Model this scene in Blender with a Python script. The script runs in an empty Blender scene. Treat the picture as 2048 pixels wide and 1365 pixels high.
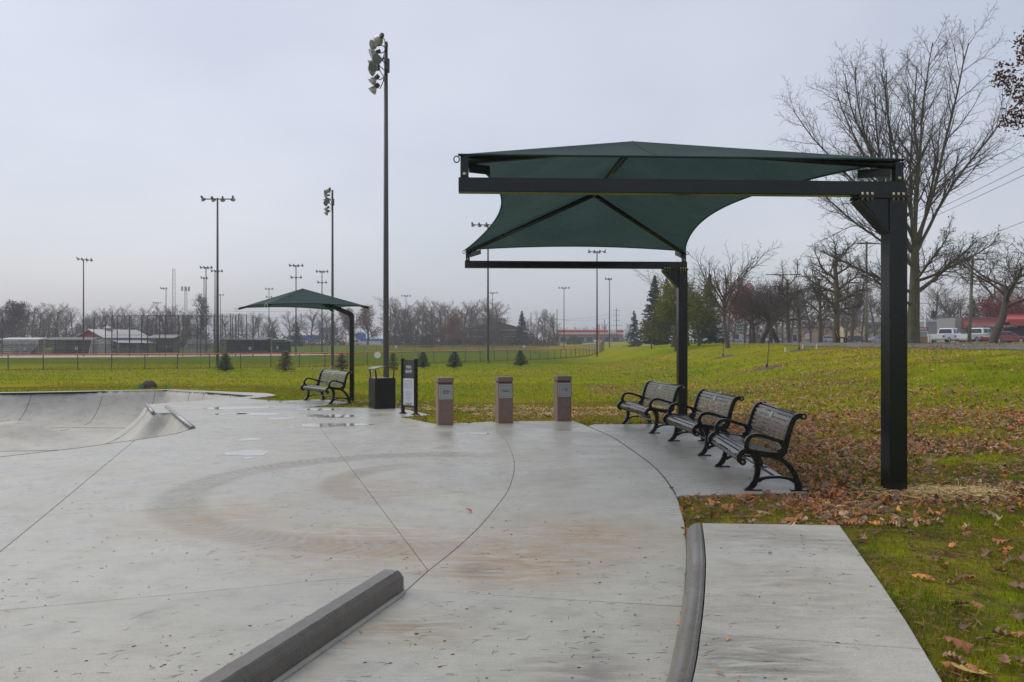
import bpy, bmesh, math, random
import numpy as np
from mathutils import Vector, Matrix

# ------------------------------------------------------------------ camera, sky, sun, exposure
scene = bpy.context.scene
COL = scene.collection
R = math.radians
F, CX, HY, CAMZ = 1650.0, 1024.0, 683.0, 1.65
cam_data = bpy.data.cameras.new("camera")
cam_data.sensor_width = 36.0
cam_data.lens = F / 2048.0 * 36.0
cam_data.clip_start, cam_data.clip_end = 0.1, 4000.0
camera = bpy.data.objects.new("camera", cam_data)
camera.location = (0, 0, CAMZ)
camera.rotation_euler = (R(90), 0, 0)
COL.objects.link(camera)
scene.camera = camera

SUN_EL, SUN_AZ = R(52), R(-60)          # azimuth from +Y towards +X
world = bpy.data.worlds.new("World")
scene.world = world
world.use_nodes = True
wn = world.node_tree; wn.nodes.clear()
sky = wn.nodes.new("ShaderNodeTexSky"); sky.sky_type = 'NISHITA'; sky.sun_disc = False
sky.sun_elevation = SUN_EL; sky.sun_rotation = SUN_AZ
sky.air_density = 1.0; sky.dust_density = 3.0
bg1 = wn.nodes.new("ShaderNodeBackground"); bg1.inputs["Strength"].default_value = 0.05
wn.links.new(sky.outputs[0], bg1.inputs["Color"])
tc = wn.nodes.new("ShaderNodeTexCoord")
mp = wn.nodes.new("ShaderNodeMapping"); mp.inputs["Scale"].default_value = (1.0, 1.0, 2.2)
wn.links.new(tc.outputs["Generated"], mp.inputs["Vector"])
nz = wn.nodes.new("ShaderNodeTexNoise"); nz.inputs["Scale"].default_value = 2.3
nz.inputs["Detail"].default_value = 5.0; nz.inputs["Roughness"].default_value = 0.45
wn.links.new(mp.outputs[0], nz.inputs["Vector"])
cr = wn.nodes.new("ShaderNodeValToRGB")
cr.color_ramp.elements[0].position = 0.36; cr.color_ramp.elements[0].color = (0.50, 0.53, 0.60, 1)
cr.color_ramp.elements[1].position = 0.64; cr.color_ramp.elements[1].color = (0.63, 0.63, 0.685, 1)
wn.links.new(nz.outputs["Fac"], cr.inputs["Fac"])
bg2 = wn.nodes.new("ShaderNodeBackground"); bg2.inputs["Strength"].default_value = 0.86
wn.links.new(cr.outputs[0], bg2.inputs["Color"])
addn = wn.nodes.new("ShaderNodeAddShader")
wn.links.new(bg1.outputs[0], addn.inputs[0]); wn.links.new(bg2.outputs[0], addn.inputs[1])
wo = wn.nodes.new("ShaderNodeOutputWorld"); wn.links.new(addn.outputs[0], wo.inputs["Surface"])

sun_data = bpy.data.lights.new("sun", 'SUN')
sun_data.energy = 1.5; sun_data.angle = R(70); sun_data.color = (1.0, 0.95, 0.86)
sun = bpy.data.objects.new("sun", sun_data); COL.objects.link(sun)
sdir = Vector((math.sin(SUN_AZ) * math.cos(SUN_EL), math.cos(SUN_AZ) * math.cos(SUN_EL), math.sin(SUN_EL)))
sun.rotation_euler = sdir.to_track_quat('Z', 'Y').to_euler()
sun.location = (0, 0, 40)

vs = scene.view_settings
vs.view_transform = 'Standard'; vs.look = 'None'; vs.exposure = 0.0; vs.gamma = 1.0
vs.use_curve_mapping = False
cy = scene.cycles
cy.max_bounces = 5; cy.diffuse_bounces = 2; cy.glossy_bounces = 2; cy.transmission_bounces = 4
cy.volume_bounces = 0; cy.transparent_max_bounces = 16
cy.use_denoising = True
cy.caustics_reflective = False; cy.caustics_refractive = False

rng = np.random.default_rng(7)
random.seed(7)

# ------------------------------------------------------------------ coordinates
def W(px, py, z=0.0):
    d = F * (CAMZ - z) / (py - HY)
    return ((px - CX) / F * d, d)
def XA(px, d): return (px - CX) / F * d
def ZA(py, d): return CAMZ - (py - HY) / F * d

# ------------------------------------------------------------------ object helpers
def tag(o, label=None, cat=None, group=None, kind=None):
    if label: o["label"] = label
    if cat: o["category"] = cat
    if group: o["group"] = group
    if kind: o["kind"] = kind
    return o
def thing(name, label, cat, loc=(0, 0, 0), rz=0.0, group=None):
    o = bpy.data.objects.new(name, None); COL.objects.link(o)
    o.location = loc; o.rotation_euler = (0, 0, rz); o.empty_display_size = 0.2
    return tag(o, label, cat, group)
def root_of(o):
    while o.parent: o = o.parent
    return o
def link_mesh(name, me, mats, parent=None):
    o = bpy.data.objects.new(name, me); COL.objects.link(o)
    if not isinstance(mats, (list, tuple)): mats = [mats]
    if not me.materials:
        for m in mats: me.materials.append(m)
    if parent is not None: o.parent = parent
    return o
def copy_tree(o, parent=None):
    c = o.copy(); COL.objects.link(c); c.parent = parent
    for ch in list(o.children): copy_tree(ch, c)
    return c
def fast_mesh(name, V, Fa, nper, smooth=False, color=None):
    """V (n,3) float, Fa (m,nper) int -> mesh"""
    me = bpy.data.meshes.new(name)
    V = np.ascontiguousarray(V, np.float32); Fa = np.ascontiguousarray(Fa, np.int32)
    me.vertices.add(len(V)); me.vertices.foreach_set("co", V.ravel())
    m = len(Fa)
    me.loops.add(m * nper); me.loops.foreach_set("vertex_index", Fa.ravel())
    me.polygons.add(m)
    me.polygons.foreach_set("loop_start", np.arange(0, m * nper, nper, dtype=np.int32))
    if smooth: me.polygons.foreach_set("use_smooth", np.ones(m, bool))
    me.update(calc_edges=True)
    if color is not None:
        ca = me.color_attributes.new("col", 'FLOAT_COLOR', 'POINT')
        c4 = np.ones((len(V), 4), np.float32); c4[:, :3] = color
        ca.data.foreach_set("color", c4.ravel())
    return me

class MB:
    def __init__(self): self.v = []; self.f = []; self.sm = []
    def add(self, V, Fs, smooth=False):
        b = len(self.v)
        self.v.extend([tuple(map(float, p)) for p in V])
        for f in Fs:
            self.f.append([int(i) + b for i in f]); self.sm.append(smooth)
        return self
    def box(self, c, s, rz=0.0, bevel=0.0, M=None):
        hx, hy, hz = s[0] / 2, s[1] / 2, s[2] / 2
        if bevel <= 0:
            V = [(x, y, z) for z in (-hz, hz) for y in (-hy, hy) for x in (-hx, hx)]
            Fs = [(0, 2, 3, 1), (4, 5, 7, 6), (0, 1, 5, 4), (2, 6, 7, 3), (0, 4, 6, 2), (1, 3, 7, 5)]
        else:
            bm = bmesh.new(); bmesh.ops.create_cube(bm, size=1.0)
            for v in bm.verts: v.co = Vector((v.co.x * s[0], v.co.y * s[1], v.co.z * s[2]))
            bmesh.ops.bevel(bm, geom=list(bm.edges), offset=bevel, segments=2, affect='EDGES', profile=0.7)
            bm.verts.index_update()
            V = [tuple(v.co) for v in bm.verts]; Fs = [[v.index for v in f.verts] for f in bm.faces]; bm.free()
        ca, sa = math.cos(rz), math.sin(rz)
        out = []
        for x, y, z in V:
            p = Vector((x * ca - y * sa, x * sa + y * ca, z))
            if M is not None: p = M @ p
            out.append((p.x + c[0], p.y + c[1], p.z + c[2]))
        return self.add(out, Fs)
    def bar(self, a, b, w, h=None, up=(0, 0, 1)):
        """rectangular bar from a to b, w across, h along up"""
        h = h or w
        a = Vector(a); b = Vector(b); t = (b - a)
        L = t.length; t = t.normalized(); up = Vector(up)
        s = t.cross(up)
        if s.length < 1e-5: s = t.cross(Vector((1, 0, 0)))
        s.normalize(); u = s.cross(t).normalized()
        V = []
        for p in (a, b):
            for i, j in ((-1, -1), (1, -1), (1, 1), (-1, 1)):
                V.append(p + s * (i * w / 2) + u * (j * h / 2))
        return self.add(V, [(0, 3, 2, 1), (4, 5, 6, 7), (0, 1, 5, 4), (1, 2, 6, 5), (2, 3, 7, 6), (3, 0, 4, 7)])
    def tube(self, pts, r, k=8, cap=True, smooth=True):
        V, Fs = tube_arrays(np.array([tuple(p) for p in pts], float), r, k)
        self.add(V, Fs, smooth)
        if cap:
            b = len(self.v) - len(V); n = len(pts)
            self.f.append([b + i for i in range(k)][::-1]); self.sm.append(False)
            self.f.append([b + (n - 1) * k + i for i in range(k)]); self.sm.append(False)
        return self
    def lathe(self, prof, k=16, M=None, smooth=True):
        """prof list of (r,z)"""
        V = []; n = len(prof)
        for r, z in prof:
            for i in range(k):
                a = 2 * math.pi * i / k
                p = Vector((r * math.cos(a), r * math.sin(a), z))
                if M is not None: p = M @ p
                V.append(p)
        Fs = []
        for j in range(n - 1):
            for i in range(k):
                Fs.append((j * k + i, j * k + (i + 1) % k, (j + 1) * k + (i + 1) % k, (j + 1) * k + i))
        return self.add(V, Fs, smooth)
    def prism(self, poly, z0, z1, M=None):
        """poly list of (x,y); extruded z0..z1"""
        n = len(poly); V = []
        for z in (z0, z1):
            for x, y in poly:
                p = Vector((x, y, z))
                if M is not None: p = M @ p
                V.append(p)
        Fs = [list(range(n))[::-1], list(range(n, 2 * n))]
        for i in range(n):
            j = (i + 1) % n
            Fs.append((i, j, n + j, n + i))
        return self.add(V, Fs)
    def quad(self, a, b, c, d): return self.add([a, b, c, d], [(0, 1, 2, 3)])
    def mesh(self, name, off=(0, 0, 0)):
        me = bpy.data.meshes.new(name)
        V = [(x - off[0], y - off[1], z - off[2]) for x, y, z in self.v] if off != (0, 0, 0) else self.v
        me.from_pydata(V, [], self.f)
        if any(self.sm): me.polygons.foreach_set("use_smooth", self.sm)
        me.update()
        return me
    def build(self, name, mat, parent=None, world=False, recalc=False):
        off = (0, 0, 0)
        if world and parent is not None:
            off = tuple(root_of(parent).location)
        me = self.mesh(name, off)
        if recalc:
            bm = bmesh.new(); bm.from_mesh(me); bmesh.ops.recalc_face_normals(bm, faces=bm.faces); bm.to_mesh(me); bm.free()
        return link_mesh(name, me, mat, parent)

def tube_arrays(P, r, k):
    n = len(P)
    r = np.full(n, r, float) if np.isscalar(r) else np.asarray(r, float)
    T = np.gradient(P, axis=0)
    T /= np.linalg.norm(T, axis=1, keepdims=True) + 1e-12
    ref = np.array([0, 0, 1.0]) if abs(T[0, 2]) < 0.9 else np.array([1.0, 0, 0])
    N = np.empty_like(P)
    n0 = np.cross(T[0], ref); n0 /= np.linalg.norm(n0) + 1e-12; N[0] = n0
    for i in range(1, n):
        v = N[i - 1] - T[i] * np.dot(N[i - 1], T[i]); N[i] = v / (np.linalg.norm(v) + 1e-12)
    B = np.cross(T, N)
    a = 2 * np.pi * np.arange(k) / k
    V = P[:, None, :] + r[:, None, None] * (np.cos(a)[None, :, None] * N[:, None, :] + np.sin(a)[None, :, None] * B[:, None, :])
    V = V.reshape(-1, 3)
    i = np.arange(k); j = np.arange(n - 1)
    A = j[:, None] * k + i[None, :]; Bq = j[:, None] * k + ((i + 1) % k)[None, :]
    Fs = np.stack([A, Bq, Bq + k, A + k], axis=-1).reshape(-1, 4)
    return V, Fs

# ------------------------------------------------------------------ materials
def new_mat(name):
    m = bpy.data.materials.new(name); m.use_nodes = True
    nt = m.node_tree
    return m, nt, nt.nodes["Principled BSDF"]
def nd(nt, t, **kw):
    n = nt.nodes.new(t)
    for k, v in kw.items(): n.inputs[k.replace("_", " ")].default_value = v
    return n
def noise(nt, scale, detail=4.0, rough=0.55, vec=None, dist=0.0):
    n = nd(nt, "ShaderNodeTexNoise", Scale=scale, Detail=detail, Roughness=rough, Distortion=dist)
    if vec is not None: nt.links.new(vec, n.inputs["Vector"])
    return n
def ramp(nt, fac, stops):
    n = nt.nodes.new("ShaderNodeValToRGB"); e = n.color_ramp.elements
    while len(e) > 1: e.remove(e[-1])
    for i, (p, c) in enumerate(stops):
        el = e[0] if i == 0 else e.new(p)
        el.position = p
        el.color = (c, c, c, 1) if isinstance(c, (int, float)) else (c[0], c[1], c[2], 1)
    nt.links.new(fac, n.inputs["Fac"]); return n
def math_n(nt, op, a, b=None, c=None, clamp=False):
    n = nt.nodes.new("ShaderNodeMath"); n.operation = op; n.use_clamp = clamp
    for i, s in enumerate((a, b, c)):
        if s is None: continue
        if isinstance(s, (int, float)): n.inputs[i].default_value = s
        else: nt.links.new(s, n.inputs[i])
    return n.outputs[0]
def mixc(nt, fac, a, b, blend='MIX'):
    n = nt.nodes.new("ShaderNodeMix"); n.data_type = 'RGBA'; n.blend_type = blend
    for idx, s in ((0, fac), (6, a), (7, b)):
        if isinstance(s, (int, float)): n.inputs[idx].default_value = s if idx == 0 else (s, s, s, 1)
        elif isinstance(s, tuple): n.inputs[idx].default_value = (s[0], s[1], s[2], 1)
        else: nt.links.new(s, n.inputs[idx])
    return n.outputs[2]
def pos(nt): return nt.nodes.new("ShaderNodeNewGeometry").outputs["Position"]
def objco(nt): return nt.nodes.new("ShaderNodeTexCoord").outputs["Object"]
def bump(nt, h, strength, dist, bsdf):
    n = nt.nodes.new("ShaderNodeBump"); n.inputs["Strength"].default_value = strength; n.inputs["Distance"].default_value = dist
    nt.links.new(h, n.inputs["Height"]); nt.links.new(n.outputs[0], bsdf.inputs["Normal"])
def simple(name, col, rough=0.6, metal=0.0, var=0.12, scale=6.0, bmp=0.0, spec=0.5, coat=0.0):
    m, nt, b = new_mat(name)
    p = objco(nt)
    n = noise(nt, scale, 5.0, 0.6, p)
    dark = tuple(c * (1 - var) for c in col); lite = tuple(min(1, c * (1 + var)) for c in col)
    r_ = ramp(nt, n.outputs["Fac"], [(0.3, dark), (0.7, lite)])
    nt.links.new(r_.outputs[0], b.inputs["Base Color"])
    rr = ramp(nt, n.outputs["Fac"], [(0.3, max(0.02, rough - 0.08)), (0.7, min(1, rough + 0.08))])
    nt.links.new(rr.outputs[0], b.inputs["Roughness"])
    b.inputs["Metallic"].default_value = metal
    b.inputs["Specular IOR Level"].default_value = spec
    if coat: b.inputs["Coat Weight"].default_value = coat; b.inputs["Coat Roughness"].default_value = 0.08
    if bmp: 
        n2 = noise(nt, scale * 12, 3.0, 0.6, p)
        bump(nt, n2.outputs["Fac"], bmp, 0.01, b)
    return m
def glass_mat(name, col=(0.02, 0.025, 0.03), rough=0.06):
    m, nt, b = new_mat(name)
    n = noise(nt, 0.7, 2.0, 0.5, objco(nt))
    r_ = ramp(nt, n.outputs["Fac"], [(0.3, tuple(c * .7 for c in col)), (0.7, tuple(c * 1.3 for c in col))])
    nt.links.new(r_.outputs[0], b.inputs["Base Color"])
    b.inputs["Roughness"].default_value = rough; b.inputs["Specular IOR Level"].default_value = 0.6
    return m
def emit_free_attr(name, rough=0.8, trans=0.0, spec=0.2):
    """colour from the point attribute col, slight translucency"""
    m, nt, b = new_mat(name)
    a = nt.nodes.new("ShaderNodeVertexColor"); a.layer_name = "col"
    nt.links.new(a.outputs[0], b.inputs["Base Color"])
    b.inputs["Roughness"].default_value = rough; b.inputs["Specular IOR Level"].default_value = spec
    if trans:
        t = nt.nodes.new("ShaderNodeBsdfTranslucent"); nt.links.new(a.outputs[0], t.inputs["Color"])
        mx = nt.nodes.new("ShaderNodeMixShader"); mx.inputs[0].default_value = trans
        out = nt.nodes["Material Output"]
        nt.links.new(b.outputs[0], mx.inputs[1]); nt.links.new(t.outputs[0], mx.inputs[2])
        nt.links.new(mx.outputs[0], out.inputs["Surface"])
    return m

def concrete_mat(name, plaza=False, base=(0.365, 0.358, 0.315), wet=0.16, bmp=0.35, smears=()):
    m, nt, b = new_mat(name)
    p = pos(nt)
    info = nt.nodes.new("ShaderNodeObjectInfo")
    big = noise(nt, 0.55, 5.0, 0.55, p); mid = noise(nt, 3.5, 6.0, 0.62, p); fine = noise(nt, 95.0, 6.0, 0.8, p)
    mp_ = nt.nodes.new("ShaderNodeMapping"); mp_.inputs["Scale"].default_value = (0.8, 4.5, 1.0); mp_.inputs["Rotation"].default_value = (0, 0, 0.15)
    nt.links.new(p, mp_.inputs["Vector"])
    streak = noise(nt, 7.0, 8.0, 0.75, mp_.outputs[0], 0.3)
    d_, l_ = tuple(c * 0.90 for c in base), tuple(min(1, c * 1.07) for c in base)
    c0 = ramp(nt, big.outputs["Fac"], [(0.3, d_), (0.7, l_)]).outputs[0]
    c1 = mixc(nt, 0.55, c0, ramp(nt, mid.outputs["Fac"], [(0.30, 0.66), (0.5, 1.0), (0.72, 1.12)]).outputs[0], 'MULTIPLY')
    c2 = mixc(nt, 0.5, c1, ramp(nt, streak.outputs["Fac"], [(0.30, 0.55), (0.48, 1.0), (0.75, 1.15)]).outputs[0], 'MULTIPLY')
    c3 = mixc(nt, 0.6, c2, ramp(nt, fine.outputs["Fac"], [(0.32, 0.55), (0.5, 1.0), (0.68, 1.35)]).outputs[0], 'MULTIPLY')
    tint = ramp(nt, info.outputs["Random"], [(0.0, 0.93), (1.0, 1.05)]).outputs[0]
    col = mixc(nt, 1.0, c3, tint, 'MULTIPLY')
    # small sharp-edged damp spots and hairline crazing
    blot = ramp(nt, noise(nt, 2.6, 7.0, 0.72, p, 0.5).outputs["Fac"], [(0.640, 0.0), (0.665, 1.0)]).outputs[0]
    col = mixc(nt, math_n(nt, 'MULTIPLY', blot, 0.5), col, (0.15, 0.145, 0.12))
    pale = ramp(nt, noise(nt, 1.9, 7.0, 0.7, p, 0.9).outputs["Fac"], [(0.655, 0.0), (0.70, 1.0)]).outputs[0]
    col = mixc(nt, math_n(nt, 'MULTIPLY', pale, 0.30), col, (0.52, 0.51, 0.47))
    # small dark dirt specks
    sp = nd(nt, "ShaderNodeTexVoronoi", Scale=6.5); nt.links.new(p, sp.inputs["Vector"])
    spm = ramp(nt, sp.outputs["Distance"], [(0.0, 1.0), (0.03, 0.8), (0.06, 0.0)]).outputs[0]
    gate = ramp(nt, noise(nt, 1.3, 2.0, 0.5, p).outputs["Fac"], [(0.50, 0.0), (0.62, 0.7)]).outputs[0]
    spg = math_n(nt, 'MULTIPLY', spm, gate)
    col = mixc(nt, spg, col, (0.13, 0.11, 0.09))
    if plaza or smears:
        sep = nt.nodes.new("ShaderNodeSeparateXYZ"); nt.links.new(p, sep.inputs[0])
        def radial(cx, cy):
            dx = math_n(nt, 'SUBTRACT', sep.outputs[0], cx); dy = math_n(nt, 'SUBTRACT', sep.outputs[1], cy)
            return math_n(nt, 'SQRT', math_n(nt, 'ADD', math_n(nt, 'MULTIPLY', dx, dx), math_n(nt, 'MULTIPLY', dy, dy))), dx, dy
        brk = ramp(nt, noise(nt, 5.0, 5.0, 0.65, p, 0.6).outputs["Fac"], [(0.32, 0.0), (0.62, 1.0)]).outputs[0]
        # tyre arcs on the plaza: two rubbed rings of mud with tread lines
        for (cx, cy, rad, wdt, amt, colr, xlim) in () if not plaza else ((-0.85, 9.3, 2.72, 0.32, 0.9, (0.185, 0.17, 0.14), 0.9), (-0.62, 9.75, 1.42, 0.27, 0.9, (0.20, 0.155, 0.105), -0.4)):
            rr, dx, dy = radial(cx, cy)
            off = math_n(nt, 'ABSOLUTE', math_n(nt, 'SUBTRACT', rr, rad))
            band = ramp(nt, math_n(nt, 'DIVIDE', off, wdt), [(0.55, 1.0), (1.0, 0.0)]).outputs[0]
            ang = math_n(nt, 'ARCTAN2', dy, dx)
            tread = math_n(nt, 'SINE', math_n(nt, 'ADD', math_n(nt, 'MULTIPLY', ang, 150.0), math_n(nt, 'MULTIPLY', off, 30.0)))
            tread = math_n(nt, 'MULTIPLY_ADD', tread, 0.25, 0.75)
            lim = math_n(nt, 'SUBTRACT', xlim, dx); lim = math_n(nt, 'MULTIPLY', lim, 1.2, clamp=True)
            k = math_n(nt, 'MULTIPLY', math_n(nt, 'MULTIPLY', band, tread), math_n(nt, 'MULTIPLY_ADD', brk, 0.5, 0.5))
            k = math_n(nt, 'MULTIPLY', math_n(nt, 'MULTIPLY', k, lim), amt)
            col = mixc(nt, k, col, colr)
        # rust-brown mud smears
        mp2 = nt.nodes.new("ShaderNodeMapping"); mp2.inputs["Scale"].default_value = (2.0, 9.0, 1.0); mp2.inputs["Rotation"].default_value = (0, 0, -0.5)
        nt.links.new(p, mp2.inputs["Vector"])
        sm = ramp(nt, noise(nt, 1.5, 6.0, 0.7, mp2.outputs[0], 0.5).outputs["Fac"], [(0.36, 0.0), (0.60, 1.0)]).outputs[0]
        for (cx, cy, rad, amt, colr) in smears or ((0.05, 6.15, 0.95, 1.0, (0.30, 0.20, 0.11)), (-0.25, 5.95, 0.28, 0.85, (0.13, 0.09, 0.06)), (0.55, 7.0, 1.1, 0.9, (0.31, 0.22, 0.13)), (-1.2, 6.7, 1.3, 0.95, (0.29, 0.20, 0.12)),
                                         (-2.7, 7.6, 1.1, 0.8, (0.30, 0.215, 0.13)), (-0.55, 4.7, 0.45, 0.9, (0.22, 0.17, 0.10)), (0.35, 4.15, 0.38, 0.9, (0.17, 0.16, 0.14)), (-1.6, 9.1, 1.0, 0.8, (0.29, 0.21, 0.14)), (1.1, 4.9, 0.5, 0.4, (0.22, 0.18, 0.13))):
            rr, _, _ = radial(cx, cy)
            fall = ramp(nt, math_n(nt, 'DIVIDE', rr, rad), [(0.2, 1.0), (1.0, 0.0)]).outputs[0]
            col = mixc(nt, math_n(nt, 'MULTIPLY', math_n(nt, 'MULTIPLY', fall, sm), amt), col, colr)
    nt.links.new(col, b.inputs["Base Color"])
    rgh = ramp(nt, noise(nt, 0.8, 5.0, 0.6, p).outputs["Fac"], [(0.38, wet), (0.62, wet + 0.34)]).outputs[0]
    rgh = mixc(nt, 0.3, rgh, streak.outputs["Fac"])
    nt.links.new(rgh, b.inputs["Roughness"])
    b.inputs["Specular IOR Level"].default_value = 0.5
    hgt = math_n(nt, 'MULTIPLY_ADD', streak.outputs["Fac"], 0.8, fine.outputs["Fac"])
    bump(nt, hgt, bmp, 0.005, b)
    return m

M = {}
M['plaza'] = concrete_mat("plaza_concrete", True)
M['concrete'] = concrete_mat("pad_concrete", False, (0.395, 0.385, 0.34), smears=((1.15, 3.9, 0.55, 0.9, (0.12, 0.115, 0.095)), (1.9, 6.5, 0.55, 0.7, (0.19, 0.17, 0.13)), (2.3, 6.3, 0.5, 0.6, (0.17, 0.155, 0.12)), (1.75, 5.2, 0.6, 0.6, (0.23, 0.19, 0.13)), (1.4, 4.6, 0.5, 0.5, (0.20, 0.18, 0.14)), (2.1, 4.6, 0.5, 0.35, (0.22, 0.20, 0.15)), (2.9, 10.0, 0.9, 0.6, (0.17, 0.155, 0.12)), (2.8, 13.0, 1.0, 0.5, (0.18, 0.165, 0.13)), (2.4, 15.6, 0.9, 0.5, (0.18, 0.165, 0.13))))
M['bowl'] = concrete_mat("bowl_concrete", False, (0.375, 0.365, 0.325), 0.45)
M['wetcurb'] = concrete_mat("dark_wet_concrete", False, (0.115, 0.103, 0.086), 0.02, 0.16)
M['joint'] = simple("joint_filler", (0.045, 0.043, 0.04), 0.9)
M['black'] = simple("black_powder_coat", (0.006, 0.007, 0.0075), 0.26, 0.0, 0.2, 9.0, 0.0, 0.4)
M['slat'] = simple("wet_black_slat", (0.02, 0.021, 0.023), 0.17, 0.0, 0.2, 14.0, 0.15, 0.75)
M['steel'] = simple("dark_green_steel", (0.006, 0.0095, 0.0095), 0.25, 0.0, 0.06, 1.2, 0.0, 0.38)
M['bolt'] = simple("zinc_bolt", (0.55, 0.47, 0.30), 0.35, 0.9)
M['binmat'] = simple("bin_slat_black", (0.010, 0.012, 0.011), 0.33, 0.0, 0.2, 9.0, 0.0, 0.5)
M['pillar'] = simple("brown_cast_stone", (0.225, 0.155, 0.125), 0.8, 0.0, 0.14, 9.0, 0.25)
M['plaque'] = simple("grey_plaque", (0.33, 0.36, 0.35), 0.45)
M['plaque_rim'] = simple("pale_plaque_rim", (0.55, 0.55, 0.50), 0.5)
M['ink'] = simple("dark_ink", (0.03, 0.03, 0.035), 0.6)
M['greyink'] = simple("grey_ink", (0.24, 0.24, 0.27), 0.6)
M['white'] = simple("white_paint", (0.72, 0.72, 0.72), 0.5, 0, 0.06)
M['signpaper'] = simple("pale_sign_panel", (0.56, 0.57, 0.62), 0.5, 0, 0.05)
M['signdark'] = simple("charcoal_sign_panel", (0.035, 0.036, 0.04), 0.45)
M['pole'] = simple("bronze_pole_paint", (0.048, 0.044, 0.043), 0.45, 0.0, 0.15, 1.5)
M['lamp'] = simple("brushed_reflector", (0.42, 0.43, 0.44), 0.35, 0.6)
M['lens'] = simple("floodlight_lens", (0.13, 0.145, 0.135), 0.12)
M['orange'] = simple("orange_safety_cap", (0.62, 0.115, 0.06), 0.5, 0, 0.12, 2.0)
M['fencepost'] = simple("black_fence_post", (0.022, 0.022, 0.024), 0.5)
M['bark'] = simple("grey_brown_bark", (0.105, 0.085, 0.066), 0.9, 0, 0.35, 3.0, 0.6)
M['barkdark'] = simple("dark_wet_bark", (0.085, 0.07, 0.06), 0.85, 0, 0.35, 3.0, 0.6)
M['barkmoss'] = simple("mossy_bark", (0.10, 0.09, 0.055), 0.9, 0, 0.4, 2.0, 0.8)
M['farbark'] = simple("far_bark", (0.125, 0.09, 0.072), 0.9, 0, 0.3, 1.0)
M['leafattr'] = emit_free_attr("dead_leaf", 0.55, 0.12, 0.35)
M['grassattr'] = emit_free_attr("grass_blade", 0.9, 0.3, 0.05)
M['strawattr'] = emit_free_attr("straw_strand", 0.75, 0.1, 0.2)
M['foliage'] = emit_free_attr("foliage_leaf", 0.8, 0.25, 0.1)
M['needle'] = emit_free_attr("conifer_needle", 0.75, 0.1, 0.2)
M['glass'] = glass_mat("dark_window")
M['tyre'] = simple("tyre_rubber", (0.02, 0.02, 0.02), 0.8)
M['rim'] = simple("alloy_rim", (0.5, 0.5, 0.52), 0.35, 0.7)
M['chrome'] = simple("chrome_trim", (0.55, 0.56, 0.58), 0.2, 0.9)
M['redlamp'] = simple("red_tail_lamp", (0.35, 0.02, 0.02), 0.2)
M['yellow'] = simple("yellow_kerb_paint", (0.62, 0.40, 0.06), 0.6)
M['asphalt'] = simple("path_asphalt", (0.105, 0.105, 0.115), 0.7, 0, 0.2, 2.0)
M['mulch'] = simple("bark_mulch", (0.085, 0.068, 0.06), 0.95, 0, 0.5, 7.0, 1.0)
M['wire'] = simple("power_line", (0.03, 0.03, 0.032), 0.6)
M['woodpole'] = simple("weathered_pole", (0.20, 0.19, 0.175), 0.85, 0, 0.2, 1.5)

def fabric_mat():
    m, nt, b = new_mat("green_shade_cloth")
    p = objco(nt)
    wv = nd(nt, "ShaderNodeTexWave", Scale=55.0, Distortion=1.2, Detail=2.0); nt.links.new(p, wv.inputs["Vector"])
    n = noise(nt, 1.2, 5.0, 0.6, p); n2 = noise(nt, 18.0, 4.0, 0.7, p)
    c = ramp(nt, n.outputs["Fac"], [(0.3, (0.034, 0.068, 0.066)), (0.7, (0.052, 0.094, 0.093))]).outputs[0]
    c = mixc(nt, 0.35, c, ramp(nt, n2.outputs["Fac"], [(0.3, 0.55), (0.7, 1.4)]).outputs[0], 'MULTIPLY')
    nt.links.new(c, b.inputs["Base Color"]); b.inputs["Roughness"].default_value = 0.75
    b.inputs["Specular IOR Level"].default_value = 0.3
    bump(nt, wv.outputs["Fac"], 0.15, 0.003, b)
    t = nt.nodes.new("ShaderNodeBsdfTranslucent"); nt.links.new(c, t.inputs["Color"])
    mx = nt.nodes.new("ShaderNodeMixShader"); mx.inputs[0].default_value = 0.42
    nt.links.new(b.outputs[0], mx.inputs[1]); nt.links.new(t.outputs[0], mx.inputs[2])
    nt.links.new(mx.outputs[0], nt.nodes["Material Output"].inputs["Surface"])
    return m
M['fabric'] = fabric_mat()

def mesh_wire_mat(name, cover, col=(0.03, 0.03, 0.032)):
    """woven wire seen as a fine diamond weave"""
    m, nt, b = new_mat(name)
    p = objco(nt)
    n = noise(nt, 3.0, 2.0, 0.5, p)
    b.inputs["Base Color"].default_value = (*col, 1); b.inputs["Roughness"].default_value = 0.6
    t = nt.nodes.new("ShaderNodeBsdfTransparent")
    mx = nt.nodes.new("ShaderNodeMixShader")
    f = ramp(nt, n.outputs["Fac"], [(0.3, cover * 0.85), (0.7, cover * 1.15)]).outputs[0]
    nt.links.new(f, mx.inputs[0])
    nt.links.new(t.outputs[0], mx.inputs[1]); nt.links.new(b.outputs[0], mx.inputs[2])
    nt.links.new(mx.outputs[0], nt.nodes["Material Output"].inputs["Surface"])
    return m
M['chain'] = mesh_wire_mat("chain_link", 0.15)
M['net'] = mesh_wire_mat("dark_netting", 0.24)

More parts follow.
